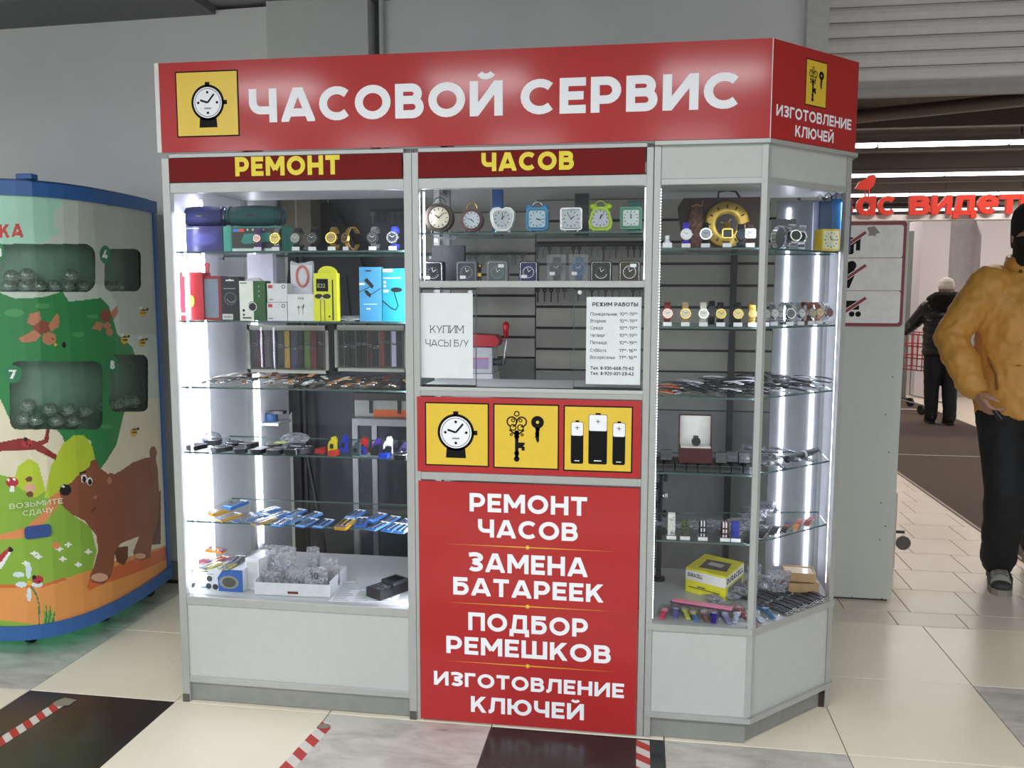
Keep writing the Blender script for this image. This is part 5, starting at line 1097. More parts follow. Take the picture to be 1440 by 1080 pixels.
cubeclock(699, 'lighter grey square travel clock with a tag at its upper right', C('6a7476', .3), C('56605f', .3), (.014, .052))
cubeclock(743, 'black square travel clock with a blue dial', 'black', C('24285a', .2), (-.014, .016), style=1, w_=.064)
cubeclock(845, 'dark square travel clock with a shiny lower rim, last but one', C('1f211c', .3), C('2c2e28', .2), None, style=2)
cubeclock(885, 'brown black square travel clock at the right end of the board', C('2c2418', .3), C('3e3420', .2), (.012, .052), style=1)
for px, c, dl, lb in ((782, 'dark', '1e2224', 'tall clear box holding a big black sports watch'), (813, cm('2a6a98'), '1c3c5c', 'tall clear box holding a big blue sports watch')):
    x = xat(px, .06, ZL); t = thing('boxed_watch', lb, 'watch', (x, .06, ZL), 0, 'boxed sports watches on the lower board'); h = .095
    obj('clear_box', G().box(-.032, .032, -.002, .045, 0, h, 'acr'), t); g = G(); g.ribbon([(0, .02-.018*cos(a), .048+.036*sin(a)) for a in [2*pi*k/16 for k in range(16)]], (-.022, 0, 0), .003, c, True); obj('strap', g, t)
    g = G(); g.cyl((0, .004, .05), (0, -.000, .05), .024, n=20, m=c); F = Flat(g, (0, -.0002, .05), UX, UZ, FW); F.disc(0, 0, .018, C(dl, .2), 0); F.line([(0, 0), (.008, .008)], .002, 'tag', 1); F.line([(0, 0), (-.010, .006)], .0015, 'tag', 1); obj('case', g, t); obj('price_tag', G().box(-.022, -.004, -.004, -.003, .026, .037, 'tag'), t)
carton(607, 653, 345, ZL, .19, .03, C('16181c', .5), 'large black display case behind the two leftmost travel clocks', nm='display_case', cat='case')
t = thing('figurine', 'tiny gold and black figurine between the two grey travel clocks', 'figurine', (xat(675, .08, ZL), .08, ZL)); obj('body', G().lathe([(.008, 0), (.005, .01), (.004, .035), (.006, .05)], (0, 0, 0), m='black'), t); obj('head', G().ball((0, 0, .058), .008, 'goldm', 10, 6), t); obj('gold_box', G().box(-.006, .006, -.012, -.006, .022, .034, 'goldm'), t)
# ---------------------------------------------------------------- service window
g_ = thing('sliding_window', 'left sliding glass pane of the service window carrying a white notice', 'window'); 
def pane(x0, x1, y, t): 
    obj('glass_pane', G().add([(x0, y, 1.203), (x1, y, 1.203), (x1, y, 1.535), (x0, y, 1.535)], [(0, 1, 2, 3)], 'glass'), t); obj('pane_edge', G().box(x1-.002, x1+.0005, y-.003, y+.003, 1.203, 1.535, 'edge'), t); obj('pane_edge', G().box(x0, x0+.002, y-.003, y+.003, 1.203, 1.535, 'edge'), t)
    for z in (1.200, 1.53): obj('runner', G().box(x0, x1, y-.004, y+.004, z, z+.006, 'dark'), t)
    obj('lock', G().cyl((x1-.02 if x0 < 1.2 else x0+.02, y-.006, 1.522), (x1-.02 if x0 < 1.2 else x0+.02, y, 1.522), .007, n=12, m='chrome'), t)
pane(.925, 1.115, .022, g_); g2 = thing('sliding_window', 'right sliding glass pane of the service window carrying the opening hours', 'window'); pane(1.445, 1.672, .024, g2)
t = thing('notice', 'plain white notice about buying used watches stuck to the left pane', 'notice'); obj('sheet', G().box(.915+.008, 1.104, .017, .0178, 1.229, 1.519, 'paper'), t)
g = G(); F = front(g, .017); F.text('КУПИМ', *fit(605, 468, 652, 457.5, .017), 'darktxt', 1, .10, True); F.text('ЧАСЫ Б/У', *fit(598.5, 487, 659, 477.5, .017), 'darktxt', 1, .10, True); obj('lettering', g, t)
t = thing('notice', 'white opening hours sheet with phone numbers stuck to the right pane', 'notice'); obj('sheet', G().box(1.488, 1.668, .018, .0188, 1.217, 1.507, 'paper'), t)
X = lambda p: xat(570+p/4, .018, 1.36); Zc = lambda p: at(865, 400+p/4, .018)[2]
g = G(); F = front(g, .018); F.text('РЕЖИМ РАБОТЫ', X(1050), X(1305), Zc(123), Zc(101), 'darktxt', 1, .22); obj('heading', g, t)
for s, b, e, hrs in (('Понедельник', 176, 1190, '10⁰⁰-19⁰⁰'), ('Вторник', 215, 1128, '10⁰⁰-19⁰⁰'), ('Среда', 254, 1110, '10⁰⁰-19⁰⁰'), ('Четверг', 296, 1124, '10⁰⁰-19⁰⁰'), ('Пятница', 337, 1132, '10⁰⁰-19⁰⁰'), ('Суббота', 381, 1130, '11⁰⁰-16⁰⁰'), ('Воскресенье', 420, 1180, '11⁰⁰-16⁰⁰')):
    g = G(); F = front(g, .018); F.text(s, X(1040), X(e), Zc(b), Zc(b-19), 'darktxt', 1, .13); F.text(hrs, X(1203), X(1302), Zc(b), Zc(b-19), 'darktxt', 1, .13); obj('text_row', g, t)
for s, b in (('Тел. 8-930-668-70-62', 481), ('Тел. 8-920-001-23-42', 511)): g = G(); F = front(g, .018); F.text(s, X(1043), X(1288), Zc(b), Zc(b-19), 'darktxt', 1, .2); obj('text_row', g, t)
# key cutting machine on the counter
t = thing('key_cutting_machine', 'red and white key cutting machine with a red topped lever behind the window', 'machine', (xat(672, .45, 1.02), .45, 1.02))
K = lambda px, py, yy=.45: (xat(px, yy, 1.25)-t.location[0], at(px, py, yy)[2]-1.02)
x0, z0 = K(640, 520); x1, z1 = K(697, 486)
obj('base', G().box(-.16, x1-.0, -.06, .10, 0, max(.05, K(680, 524)[1]), C('b8bcbc', .5)), t, bevel=.004)
obj('white_housing', G().box(-.14, x1-.004, -.05, .08, K(680, 524)[1], K(680, 487)[1], C('a9adad', .5)), t, bevel=.004)
a, b = K(668, 517), K(690, 502); g = G(); F = Flat(g, (0, -.05, 0), UX, UZ, FW, .0012); F.rect(a[0], b[0], a[1], b[1], C('8a7a9a'), 1); F.rect(a[0], b[0], b[1]-.004, b[1], C('c44a60'), 2); obj('label_plate', g, t)
zr0, zr1 = K(680, 486)[1], K(680, 469)[1]; obj('red_guard', G().prism([(-.15, zr0), (K(702, 0)[0], zr0), (K(706, 0)[0], zr0+.02), (K(700, 0)[0], zr1-.004), (-.02, zr1), (-.15, zr1-.006)], (0, -.06, 0), UX, UZ, (0, 1, 0), .10, C('9c1c26', .35)), t, bevel=.006)
a, b = K(709, 512), K(712, 478); obj('lever', G().tube([(a[0]-.03, 0, a[1]), (a[0], 0, a[1]), (b[0], 0, b[1])], .005, 8, 'chrome'), t)
c = K(711.5, 463); obj('lever_knob', G().lathe([(0, c[1]-.032), (.009, c[1]-.03), (.011, c[1]), (.014, c[1]+.012), (.010, c[1]+.026), (0, c[1]+.03)], (c[0], 0, 0), m=C('b01c2c', .3)), t)
a = K(700, 508); obj('key_vise', G().cyl((a[0]-.015, -.03, a[1]), (a[0]+.02, -.03, a[1]), .014, n=14, m='dark'), t)
obj('drive_wheel', G().cyl((-.16, 0, zr0), (-.14, 0, zr0), .02, n=14, m='dark'), t)
# key blanks on hooks along the slatted boards
def hookrow(p0, p1, py, n, lab, y=1.14, L=.05, c='chrome'):
    z = at((p0+p1)/2, py, y)[2]; t = thing('key_blank_rail', lab, 'key blanks', (xat(p0, y, z), y, z)); w_ = xat(p1, y, z)-t.location[0]
    obj('hook_rail', G().box(0, w_, -.004, .004, -.006, .006, 'dark'), t)
    for k in range(n):
        x = w_*(k+.5)/n; g = G(); m_ = R.choice([C('6e6e70', .3), C('55554f', .3), C('8a8a84', .3), 'dark']); F_ = [(x+.009*cos(a), -.02-.009*abs(sin(a*.5))*0-.012+.0*0) for a in (0,)]
        g.ring((x, -.010, -.014), (0, -1, 0), .010, .003, .002, 10, m_); g.box(x-.003, x+.003, -.012, -.010, -.022-L*R.uniform(.6, 1), -.022, m_); g.box(x-.001, x+.001, -.016, 0, -.006, -.003, 'dark'); obj('key_blank', g, t)
hookrow(752, 905, 345, 18, 'upper row of key blanks hanging on the right slatted board')
hookrow(610, 740, 357, 14, 'row of key blanks hanging on the left slatted board')
hookrow(752, 905, 404, 16, 'row of key blanks hanging just behind the service window')
hookrow(520, 575, 296, 6, 'short row of key tools seen through the left cabinet top', y=1.13)
hookrow(925, 1010, 357, 0, 'empty hook rail behind the corner cabinet') if False else None
# ---------------------------------------------------------------- things standing behind the left cabinet
def slab(nm_, lab, cat, p0, p1, pt, pb, y, m_, dep=.03, **k):
    zb_ = max(0, at(p0, pb, y)[2]); x0, x1 = xat(p0, y, zb_), xat(p1, y, zb_); return obj(nm_, G().box(x0, x1, y, y+dep, zb_, at(p0, pt, y)[2], m_), label=lab, cat=cat, **k)
t = thing('steel_table', 'grey steel work table with an open frame behind the left cabinet', 'table', (xat(497, .75, .6), .75, 0)); zt_ = at(510, 589, .75)[2]
obj('table_top', G().box(0, .42, 0, .30, zt_-.03, zt_, 'steel'), t)
for a in (0, .38): obj('leg', G().box(a, a+.025, 0, .025, 0, zt_-.03, 'steel'), t)
for a in (0, .38): obj('leg', G().box(a, a+.025, .275, .30, 0, zt_-.03, 'steel'), t)
obj('cross_bar', G().box(.025, .38, 0, .02, zt_-.17, zt_-.15, 'steel'), t); obj('lower_shelf', G().box(.01, .40, .01, .29, .12, .13, C('6a6c6c')), t)
t2 = thing('tool_case', 'pale tool case with an orange stripe and black clips on the steel table', 'case', (xat(499, .80, .9), .80, zt_)); hh = at(510, 562, .8)[2]-zt_
obj('case_body', G().box(0, .36, 0, .2, 0, hh, C('9a9c94', .5)), t2, bevel=.004); obj('orange_stripe', G().box(.09, .30, -.003, 0, .004, hh*.45, C('c85a24', .5)), t2); obj('lid', G().box(-.005, .365, -.005, .205, hh, hh+.03, C('3a3430', .6)), t2)
for a in (.07, .20): obj('clip', G().box(a, a+.015, -.006, 0, hh*.25, hh, 'black'), t2)
g = G(); a, b = at(440, 600, 1.0), at(462, 765, .95); g.cyl((xat(425, .98, 1.0), .98, at(425, 610, .98)[2]), (xat(455, .93, .35), .93, max(.3, at(455, 760, .93)[2])), .010, n=8, m='black'); a = G(); 
t = thing('broom', 'black broom leaning behind the left cabinet', 'broom'); obj('stick', g, t); p = V((xat(455, .93, .35), .93, .33)); obj('brush_head', G().prism([(-.06, 0), (.06, 0), (.04, .1), (-.04, .1)], (p[0]+.02, p[1]-.02, max(0, p[2]-.33)), UX, UZ, (0, 1, 0), .04, 'dark').cyl((p[0]+.02, p[1], .1), (p[0], p[1], .36), .010, n=8, m='black'), t)
def cloth(pts, y, m_, lab, nm_='hanging_jacket', cat='jacket', d=.05):
    P = [(at(a, b, y)[0], at(a, b, y)[2]) for a, b in pts]; t = thing(nm_, lab, cat); o = obj('fabric', G().prism(P[::-1], (0, y, 0), UX, UZ, (0, 1, 0), d, m_), t); m__ = o.modifiers.new('b', 'BEVEL'); m__.width = .018; m__.segments = 3
    return t
t = cloth([(438, 290), (460, 284), (475, 300), (500, 345), (512, 380), (515, 450), (512, 520), (440, 530), (398, 590), (396, 470), (405, 380), (425, 330)], 1.05, C('0e0f12', .7), 'black jacket hanging on the partition behind the left cabinet')
a = at(459, 284, 1.05); obj('hanger_hook', G().tube([(a[0], 1.07, a[2]-.01), (a[0], 1.07, a[2]+.03), (a[0]+.01, 1.09, a[2]+.04), (a[0]+.01, 1.14, a[2]+.035)], .003, 6, 'chrome'), t)
for k in range(3): x_ = at(445+22*k, 420, 1.05)[0]; obj('fold', G().tube([(x_, 1.048, 1.15), (x_+.01, 1.045, 1.4), (x_-.01, 1.05, 1.6)], .008, 6, C('15171b', .7)), t)
t = thing('cardboard_box', 'brown cardboard box high behind the watches of the left cabinet', 'box', (xat(397, .90, 1.7), .90, at(400, 345, .90)[2])); hh = at(400, 262, .90)[2]-t.location[2]
obj('box_body', G().box(0, .14, 0, .12, 0, hh, C('55503f', .8)), t); obj('tape_seam', G().box(.066, .074, -.001, 0, 0, hh, C('7a705a', .5)), t); obj('bracket', G().box(0, .14, 0, .12, -.02, 0, C('3a3a3a')), t)
# white shelf boards with clutter seen past the white side board
t = thing('folded_board', 'white papers and a black blade resting on a ledge behind the left cabinet', 'papers', (xat(375, .72, 1.2), .72, 1.17)); obj('ledge', G().box(-.06, .05, 0, .12, 0, .012, 'white'), t); obj('blade', G().box(-.04, .02, .01, .03, .013, .03, 'black'), t); obj('paper_stack', G().box(-.03, .06, .02, .1, .012, .018, 'paper'), t)
t = thing('ribbon_reel', 'blue ribbon reel with a black hair clip on a ledge behind the left cabinet', 'reel', (xat(376, .72, .95), .72, .945)); obj('ledge', G().box(-.06, .06, -.02, .12, -.012, 0, 'white'), t); obj('reel', G().cyl((0, .04, 0), (0, .04, .035), .03, n=16, m=C('2c5a8a')), t); obj('clip', G().box(.0, .07, .01, .05, .036, .05, 'black'), t)
# ---------------------------------------------------------------- corner cabinet, lower shelves
zq = RS[3]
t = thing('watch_box', 'open dark red watch box with a white cushion and a steel watch', 'box', (xat(978, .07, zq+.03), .07, zq+.028)); K = mmpx(1.85, .1)
mr = C('4a1a1c', .35)
w_ = 46*K; hl = 44*K; obj('box_base', G().box(-w_/2, w_/2, -.01, .06, 0, 22*K, mr), t, bevel=.002)
obj('box_lid', G().box(-w_/2, w_/2, .06, .075, 10*K, 22*K+hl, mr), t, bevel=.002); obj('lid_lining', G().box(-w_/2+.004, w_/2-.004, .058, .0605, 22*K, 20*K+hl, C('e6e4e2', .6)), t)
for s in (-1, 1): obj('lid_side', G().box(s*w_/2-(.003 if s > 0 else 0), s*w_/2+(.0 if s > 0 else .003), .035, .06, 22*K, 21*K+hl, mr), t)
obj('cushion', G().box(-w_/2+.006, w_/2-.006, -.004, .054, 22*K-.004, 22*K+.004, C('e9e6e0', .7)), t)
g = G(); cc = V((0, .02, 22*K+.022)); g.ribbon([(0, cc[1]+.016*cos(a), cc[2]+.018*sin(a)) for a in [2*pi*k/16 for k in range(16)]], (-.016, 0, 0), .003, 'chrome', True); g.cyl(cc+V((0, -.018, 0)), cc+V((0, -.026, 0)), .015, n=16, m='dark'); obj('boxed_watch', g, t)
for k, px in enumerate((925, 941, 957, 973, 989, 1004, 1020, 1036, 1053)):
    lb = ['leftmost', 'second from the left', 'third from the left', 'under the left of the red box', 'under the right of the red box', 'just right of the red box', 'sixth from the left', 'seventh from the left', 'nearest the corner post'][k]
    x = xat(px, .045, zq); t = thing('strap_case', f'flat black strap case on the fourth corner shelf, {lb}', 'case', (x, .045, zq+.0005), 0, 'flat black strap cases')
    obj('case_shell', G().box(-.018, .018, 0, .14, 0, .026, 'black'), t, bevel=.002); obj('clear_lid', G().box(-.017, .017, -.0008, 0, .002, .012, C('3c4044', .2)), t)
    obj('strap_inside', G().box(-.009, .009, .01, .12, .0262, .029, 'bleather'), t)
for k, (px, y) in enumerate(((937, .10), (1014, .08), (1030, .10), (1047, .09))):
    x = xat(px, y, zq+.03); t = thing('strap_case', ['upright black strap case left of the open red watch box', 'upright black strap case right of the open red watch box', 'upright black strap case two places right of the red box', 'upright black strap case next to the corner post'][k], 'case', (x, y, zq+.03), 0, 'upright black strap cases')
    obj('case_shell', G().prism([(0, 0), (.03, 0), (.04, .030), (.012, .032)], (-.018, 0, 0), (0, 1, 0), UZ, UX, .036, 'black'), t); obj('clear_lid', G().box(-.015, .015, .004, .006, .002, .02, C('5a6068', .2)), t)
def packet(px, y, z, sx, sy, lab, col, rz, grp, h=.006, tilt=0.05, m2=None, strapcol='1c1c22'):
    t = thing('wrapped_strap', lab, 'strap', (xat(px, y, z), y, z), rz, grp); g = G(); n = 5; rr = random.Random(int(px*7+y*100)); vs = []; fs = []
    for j in range(n+1):
        for i in range(n+1): vs.append(((i/n-.5)*sx, (j/n-.5)*sy, .004+h*sin(pi*i/n)*sin(pi*j/n)+rr.uniform(0, .004)))
    for j in range(n):
        for i in range(n): a = j*(n+1)+i; fs.append((a, a+1, a+n+2, a+n+1))
    obj('bag_film', g.add(vs, fs, 'bag', True), t)
    if strapcol: obj('strap', G().ribbon([(0, sy*(k/6-.5)*.9, .002+h*.5*sin(pi*k/6)) for k in range(7)], (-sx*.5, 0, 0), .003, C(strapcol, .45)), t)
    return t
for k in range(20):
    a = .05+.36*((k*7) % 20)/20; inn = .05+.07*(k % 4); p = V((U3, 0, 0))+DD*a-NN*inn; q = pr((p[0], p[1], zq))
    packet(q[0], p[1], zq+.004+.008*(k//6), .045, .10, 'clear packet with a dark strap on the fourth shelf behind the angled glass', 0, R.uniform(-.2, 1.4), 'packets on the angled fourth shelf', strapcol=['1c1c22', '33343a', '8a8c90', '1c1c22', '2a4a6a'][k % 5] if k != 7 else '2c78c0')
for k in range(6):
    packet(985+14*k, .22+.02*(k % 3), zq+.004+.004*k, .05, .10, 'clear packet behind the black strap cases, fourth corner shelf', 0, R.uniform(-.6, .6), 'packets behind the black strap cases', strapcol=['55565a', None, '777a7e'][k % 3])
p = V((U3, 0, 0))+DD*.33-NN*.06
t = thing('strap_roll', 'long dark rolled strap bundle at the front of the angled fourth shelf', 'strap', (p[0], p[1], zq+.012), radians(50)); obj('bundle', G().cyl((-.10, 0, .014), (.10, 0, .02), .013, n=12, m='dark'), t); obj('tie', G().ring((0, 0, .017), (1, 0, .03), .0145, .012, .012, 14, 'tag'), t)
# fifth shelf: upright nylon straps on stands
zq = RS[4]
for k, (px, cols, lb, h) in enumerate(((944, ['d8d8d0', '9aa0a0'], 'pale camouflage strap standing at the left of the fifth corner shelf', .092), (963, ['4a5636', '20281c'], 'green camouflage strap on a stand, second on its shelf', .070), (988, ['15161a', 'e4e4e6', '15161a', 'e4e4e6', '15161a'], 'black and white striped nylon strap on a stand', .068),
                                  (1019, ['15161a', 'e0e0e2', 'a02838', 'e0e0e2', '15161a'], 'red white and black striped nylon strap on a stand', .066), (1034, ['1c2c84'], 'plain dark blue strap on a stand beside the corner post', .072))):
    x = xat(px, .06, zq); t = thing('strap_on_stand', lb, 'strap', (x, .06, zq), 0, 'nylon straps on stands'); n = len(cols); w_ = .024; vert = n > 2
    obj('display_stand', G().box(-.018, .018, -.01, .03, 0, .010, 'acr').box(-.010, .010, .004, .008, .01, h-.01, 'acr'), t)
    P = [(0, .004, .012)]+[(0, .006-.008*sin(pi*j/8)*.6, .012+(h-.02)*j/8) for j in range(1, 9)]+[(0, .014, h-.006), (0, .022, h-.012), (0, .026, .02)]
    g = G()
    for q in range(n if vert else 1):
        a = -w_/2+w_*q/(n if vert else 1); b = w_/(n if vert else 1); g.ribbon([(p[0]+a+b/2, p[1], p[2]) for p in P], (-b, 0, 0), .002, C(cols[q], .8))
    s_ = obj('strap_body', g, t)
    if not vert and n == 2:
        g = G()
        for q in range(12): zz = .016+R.random()*(h-.03); xx = R.uniform(-.009, .009); g.box(xx-.002, xx+.002, -.0035, -.0025, zz, zz+.004, C(cols[1], .8))
        obj('camouflage_print', g, s_)
    for z_ in ((.35, .62) if vert else (.5,)): obj('keeper', G().box(-w_/2-.001, w_/2+.001, -.004, -.0025, h*z_, h*z_+.005, C(cols[0], .6)), t)
    tagp(t, -.016, .016, -.0115, .001, .013)
for k in range(9): packet(938+15*k, .20+.03*(k % 2), zq+.004+.006*(k//3), .05, .11, 'clear packet with a grey strap lying behind the upright nylon straps', 0, R.uniform(.9, 1.5), 'packets behind the nylon straps', strapcol=['8a8c90', '55585c', None][k % 3])
cs = ['1c1c22', '26262c', '1a1a20', '222228', '1c1c22', '26262c', '1a1a20', '2c2c34', '1c1c22', '222228', 'b8501e', '34507a', 'd08a20', 'a82c30', 'c8642a', '9c2030', 'd8a040', '8a1c3a']
ncs = {'b8501e': 'burnt orange', '34507a': 'blue', 'd08a20': 'amber', 'a82c30': 'red', 'c8642a': 'orange', '9c2030': 'crimson', 'd8a040': 'yellow', '8a1c3a': 'wine red'}
for k, c in enumerate(cs):
    a = .03+.022*k; p = V((U3, 0, 0))+DD*a-NN*(.045+.01*(k % 3)); lb = f'{ncs[c]} strap in the fan of straps on the fifth shelf, towards the right post' if c in ncs else 'black strap in the fan of straps on the fifth shelf, right of the corner post'
    strap(p[0], p[1], zq+.006+.002*(k % 4), -.35, .10, c, lb, 'fan of straps on the angled fifth shelf', w_=.018, bend=.010)
for k in range(14):
    a = .06+.38*((k*5) % 14)/14; p = V((U3, 0, 0))+DD*a-NN*(.15+.05*(k % 3)); q = pr((p[0], p[1], zq)); packet(q[0], p[1], zq+.006+.010*(k//5), .07, .11, 'large clear packet heaped behind the fan of straps', 0, R.uniform(-.5, 1), 'packets behind the fan of straps', h=.012, strapcol=[None, 'c9c9cf', '3a3b40'][k % 3])
# cabinet floor right
zf = .4075
yd = mat('yellow_carton', 'd9d426', .4); c0 = onz(1016, 848, zf)
t = thing('battery_carton', 'yellow and white battery carton standing askew in the corner cabinet', 'box', (c0[0], c0[1], zf), 0)
def crn(px, py): return onz(px, py, zf)
A = crn(1020, 846); B = crn(964, 831); D_ = crn(1045, 824)
ux = (B-A); Lx = ux.length; ux.normalize(); uy = (D_-A); Ly = uy.length; uy.normalize(); hB = .075
t.location = (A[0], A[1], zf)
hB = 37*mmpx(A[0], A[1]); P4 = [V((0, 0, 0)), ux*Lx, ux*Lx+uy*Ly, uy*Ly]
g = G(); g.add([p for p in P4]+[p+UZ*hB for p in P4], [(0, 1, 2, 3)[::-1], (4, 5, 6, 7), (0, 1, 5, 4), (1, 2, 6, 5), (2, 3, 7, 6), (3, 0, 4, 7)], yd); obj('box_body', g, t)
nf = ux.cross(UZ).normalized(); nf = nf if nf[1] < 0 else -nf; ns = uy.cross(UZ).normalized(); ns = ns if ns[0] > 0 else -ns
g = G(); F = Flat(g, P4[1], -ux, UZ, nf); F.rect(0, Lx, hB*.52, hB*.92, C('e6e4dc'), 1); F.text('DURACELL', Lx*.05, Lx*.42, hB*.66, hB*.82, 'blk', 2, .24); F.rect(Lx*.08, Lx*.86, hB*.22, hB*.25, 'blk', 2); F.rect(Lx*.3, Lx*.5, hB*.28, hB*.33, 'darktxt', 2); obj('front_print', g, t)
g = G(); F = Flat(g, P4[0], uy, UZ, ns); F.rect(0, Ly, hB*.55, hB*.95, C('e6e4dc'), 1); F.text('DURACELL', Ly*.05, Ly*.95, hB*.64, hB*.86, 'blk', 2, .24); F.rect(Ly*.12, Ly*.9, hB*.08, hB*.48, C('8c8c90'), 2)
for k in range(12): F.rect(Ly*(.15+k*.06), Ly*(.17+k*.06), hB*.1, hB*.46, 'blk', 3)
obj('end_print', g, t)
g = G(); F = Flat(g, P4[1]+UZ*hB, -ux, uy, UZ); F.poly([(Lx*.25, Ly*.15), (Lx*.9, Ly*.25), (Lx*.8, Ly*.75), (Lx*.2, Ly*.7)], C('5a5058', .3), 1); F.rect(Lx*.35, Lx*.7, Ly*.4, Ly*.6, C('b8b4b0'), 2); obj('top_print', g, t)
kc = [(934, .07, 'e8486a', 'pink children watch in a bag at the far left of the corner cabinet floor'), (950, .08, '7a70b0', 'lilac children watch in a bag, second from the left'), (964, .08, 'e0dc70', 'pale yellow children watch in a bag, third from the left'), (975, .06, '6a8cc8', 'yellow and blue children watch in a bag, fourth from the left'),
      (990, .07, '8a6a62', 'brown children watch in a bag, fifth from the left'), (1004, .06, '3a28a8', 'deep blue children watch in a bag, sixth from the left'), (1020, .06, '9a94c0', 'pale violet children watch in a bag, seventh from the left'), (1036, .07, 'c0c4d4', 'silvery children watch in a bag near the corner post'), (1040, .13, 'e87a80', 'coral children watch in a bag behind the silvery one')]
def kidwatch(px, y, z, col, lab, rz, col2=None, grp='bagged children watches'):
    t = thing('bagged_watch', lab, 'watch', (xat(px, y, z), y, z), rz, grp)
    obj('strap', G().ribbon([(0, .055*(k/8*2-1), .003+.006*sin(pi*k/8)) for k in range(9)], (-.016, 0, 0), .003, C(col, .45)), t)
    obj('case', G().cyl((0, .008, .010), (0, .008, .017), .013, n=14, m=C(col2 or col, .35)).cyl((0, .008, .0171), (0, .008, .0175), .010, n=14, m=C('d8dce4', .3)), t)
    g = G(); n = 5; rr = random.Random(int(px)); vs = [((i/n-.5)*.042, (j/n-.5)*.13, .012+.010*sin(pi*i/n)*sin(pi*j/n)+rr.uniform(0, .005)) for j in range(n+1) for i in range(n+1)]
    g.add(vs, [(j*(n+1)+i, j*(n+1)+i+1, (j+1)*(n+1)+i+1, (j+1)*(n+1)+i) for j in range(n) for i in range(n)], 'film', True); obj('bag_film', g, t)
for k, (px, y, c, lb) in enumerate(kc): kidwatch(px, y+.02, zf, c, lb, R.uniform(-.25, .25), {0: 'f090a0', 3: 'e8e070', 4: 'c0b0a0'}.get(k))
t = thing('wrapped_strap', 'long pink packet lying across in front of the yellow battery carton', 'strap', (xat(985, .155, zf), .155, zf+.006), -.28); obj('pink_strap', G().box(-.10, .11, -.012, .012, .012, .018, C('dc7f98', .4)), t); obj('card_back', G().box(-.105, .115, -.016, .016, .007, .0115, C('4a3a58', .5)), t)
for a, inn, c, rz, lb in ((.05, .05, 'a87a80', .3, 'mauve watch in a bag just right of the corner post'), (.10, .06, 'c9d0d8', .2, 'pale watch in a bag, second right of the corner post'), (.155, .06, '3a7ab0', .35, 'blue watch in a bag, third right of the corner post')):
    p = V((U3, 0, 0))+DD*a-NN*inn; kidwatch(pr((p[0], p[1], zf))[0], p[1], zf, c, lb, rz, grp=None)
for k in range(24):
    row, col = divmod(k, 12); a = .20+.021*col; p = V((U3, 0, 0))+DD*a-NN*(.055+.10*row)
    strap(p[0], p[1], zf+.003+.003*(k % 3), .75, .10, ['1a1a20', '26262c'][k % 2], 'black strap, '+['first', 'second', 'third', 'fourth', 'fifth', 'sixth', 'seventh', 'eighth', 'ninth', 'tenth', 'eleventh', 'last'][col]+f' from the left, {"front" if row == 0 else "rear"} row, corner cabinet floor', 'rows of black straps on the corner cabinet floor', w_=.016, bend=.004)
for k, (pz, lb) in enumerate(((.0, 'lower pale wooden watch box at the right of the corner cabinet floor'), (.036, 'upper pale wooden watch box with a clear lid'))):
    x = xat(1124, .42, zf+.03); t = thing('wooden_box', lb, 'box', (x-.005*k, .40+.01*k, zf+.012+pz), .1-.15*k, 'pale wooden watch boxes'); mw = mat('pale_wood', 'b8956a', .5, var=.15, vs=25)
    obj('box_base', G().box(-.055, .055, -.045, .045, 0, .028, mw), t, bevel=.002); obj('rim', G().box(-.056, .056, -.046, -.042, .028, .034, mw).box(-.056, .056, .042, .046, .028, .034, mw).box(-.056, -.052, -.042, .042, .028, .034, mw).box(.052, .056, -.042, .042, .028, .034, mw), t)
    obj('clear_lid', G().box(-.05, .05, -.04, .04, .0285, .030, C('d8c4a8', .15)), t)
x = xat(1124, .42, zf); obj('box_pad', G().box(x-.06, x+.06, .35, .46, zf, zf+.0118, C('4a4a50')), label='grey pad under the pale wooden watch boxes', cat='pad')
bag(1094, .36, zf, .085, .095, 'crumpled bag with dark brown contents beside the wooden boxes', 9, cont=('5a3a34', '4a2c28', '6a4a44'))
bag(1060, .40, zf, .05, .10, 'clear bag with yellowish contents just behind the corner post', 10, cont=('a8a86a', '8a9a7a'))
bag(1140, .50, zf+.05, .12, .05, 'flat white bag behind the wooden boxes', 11, cont=('e0e0e4', 'c8c8d0'), lean=.3) if False else None
for k in range(7): a = .1+.06*k; p = V((U3, 0, 0))+DD*a-NN*(.24); packet(pr((p[0], p[1], zf))[0], p[1], zf+.006+.004*(k % 3), .06, .11, 'dark wrapped strap heaped behind the black strap rows on the cabinet floor', 0, R.uniform(0, 1.4), 'dark packets on the corner cabinet floor', h=.014, strapcol='2a2a30')
# black stand with hanging items at the left inside edge
t = thing('hanging_keychains', 'dark tangle of keychains hanging at the left edge behind the corner cabinet', 'keychains', (1.752, .45, .4078)); obj('pole', G().cyl((0, 0, 0), (0, 0, .50), .010, n=8, m='black'), t); obj('foot', G().cyl((0, 0, 0), (0, 0, .012), .025, n=16, m='black'), t)
for k in range(10): obj('keychain', G().ball((.018*(-1)**k, -.02, .48-.035*k), (.012, .01, .016), ['black', 'chrome', 'dark'][k % 3], 8, 5), t)
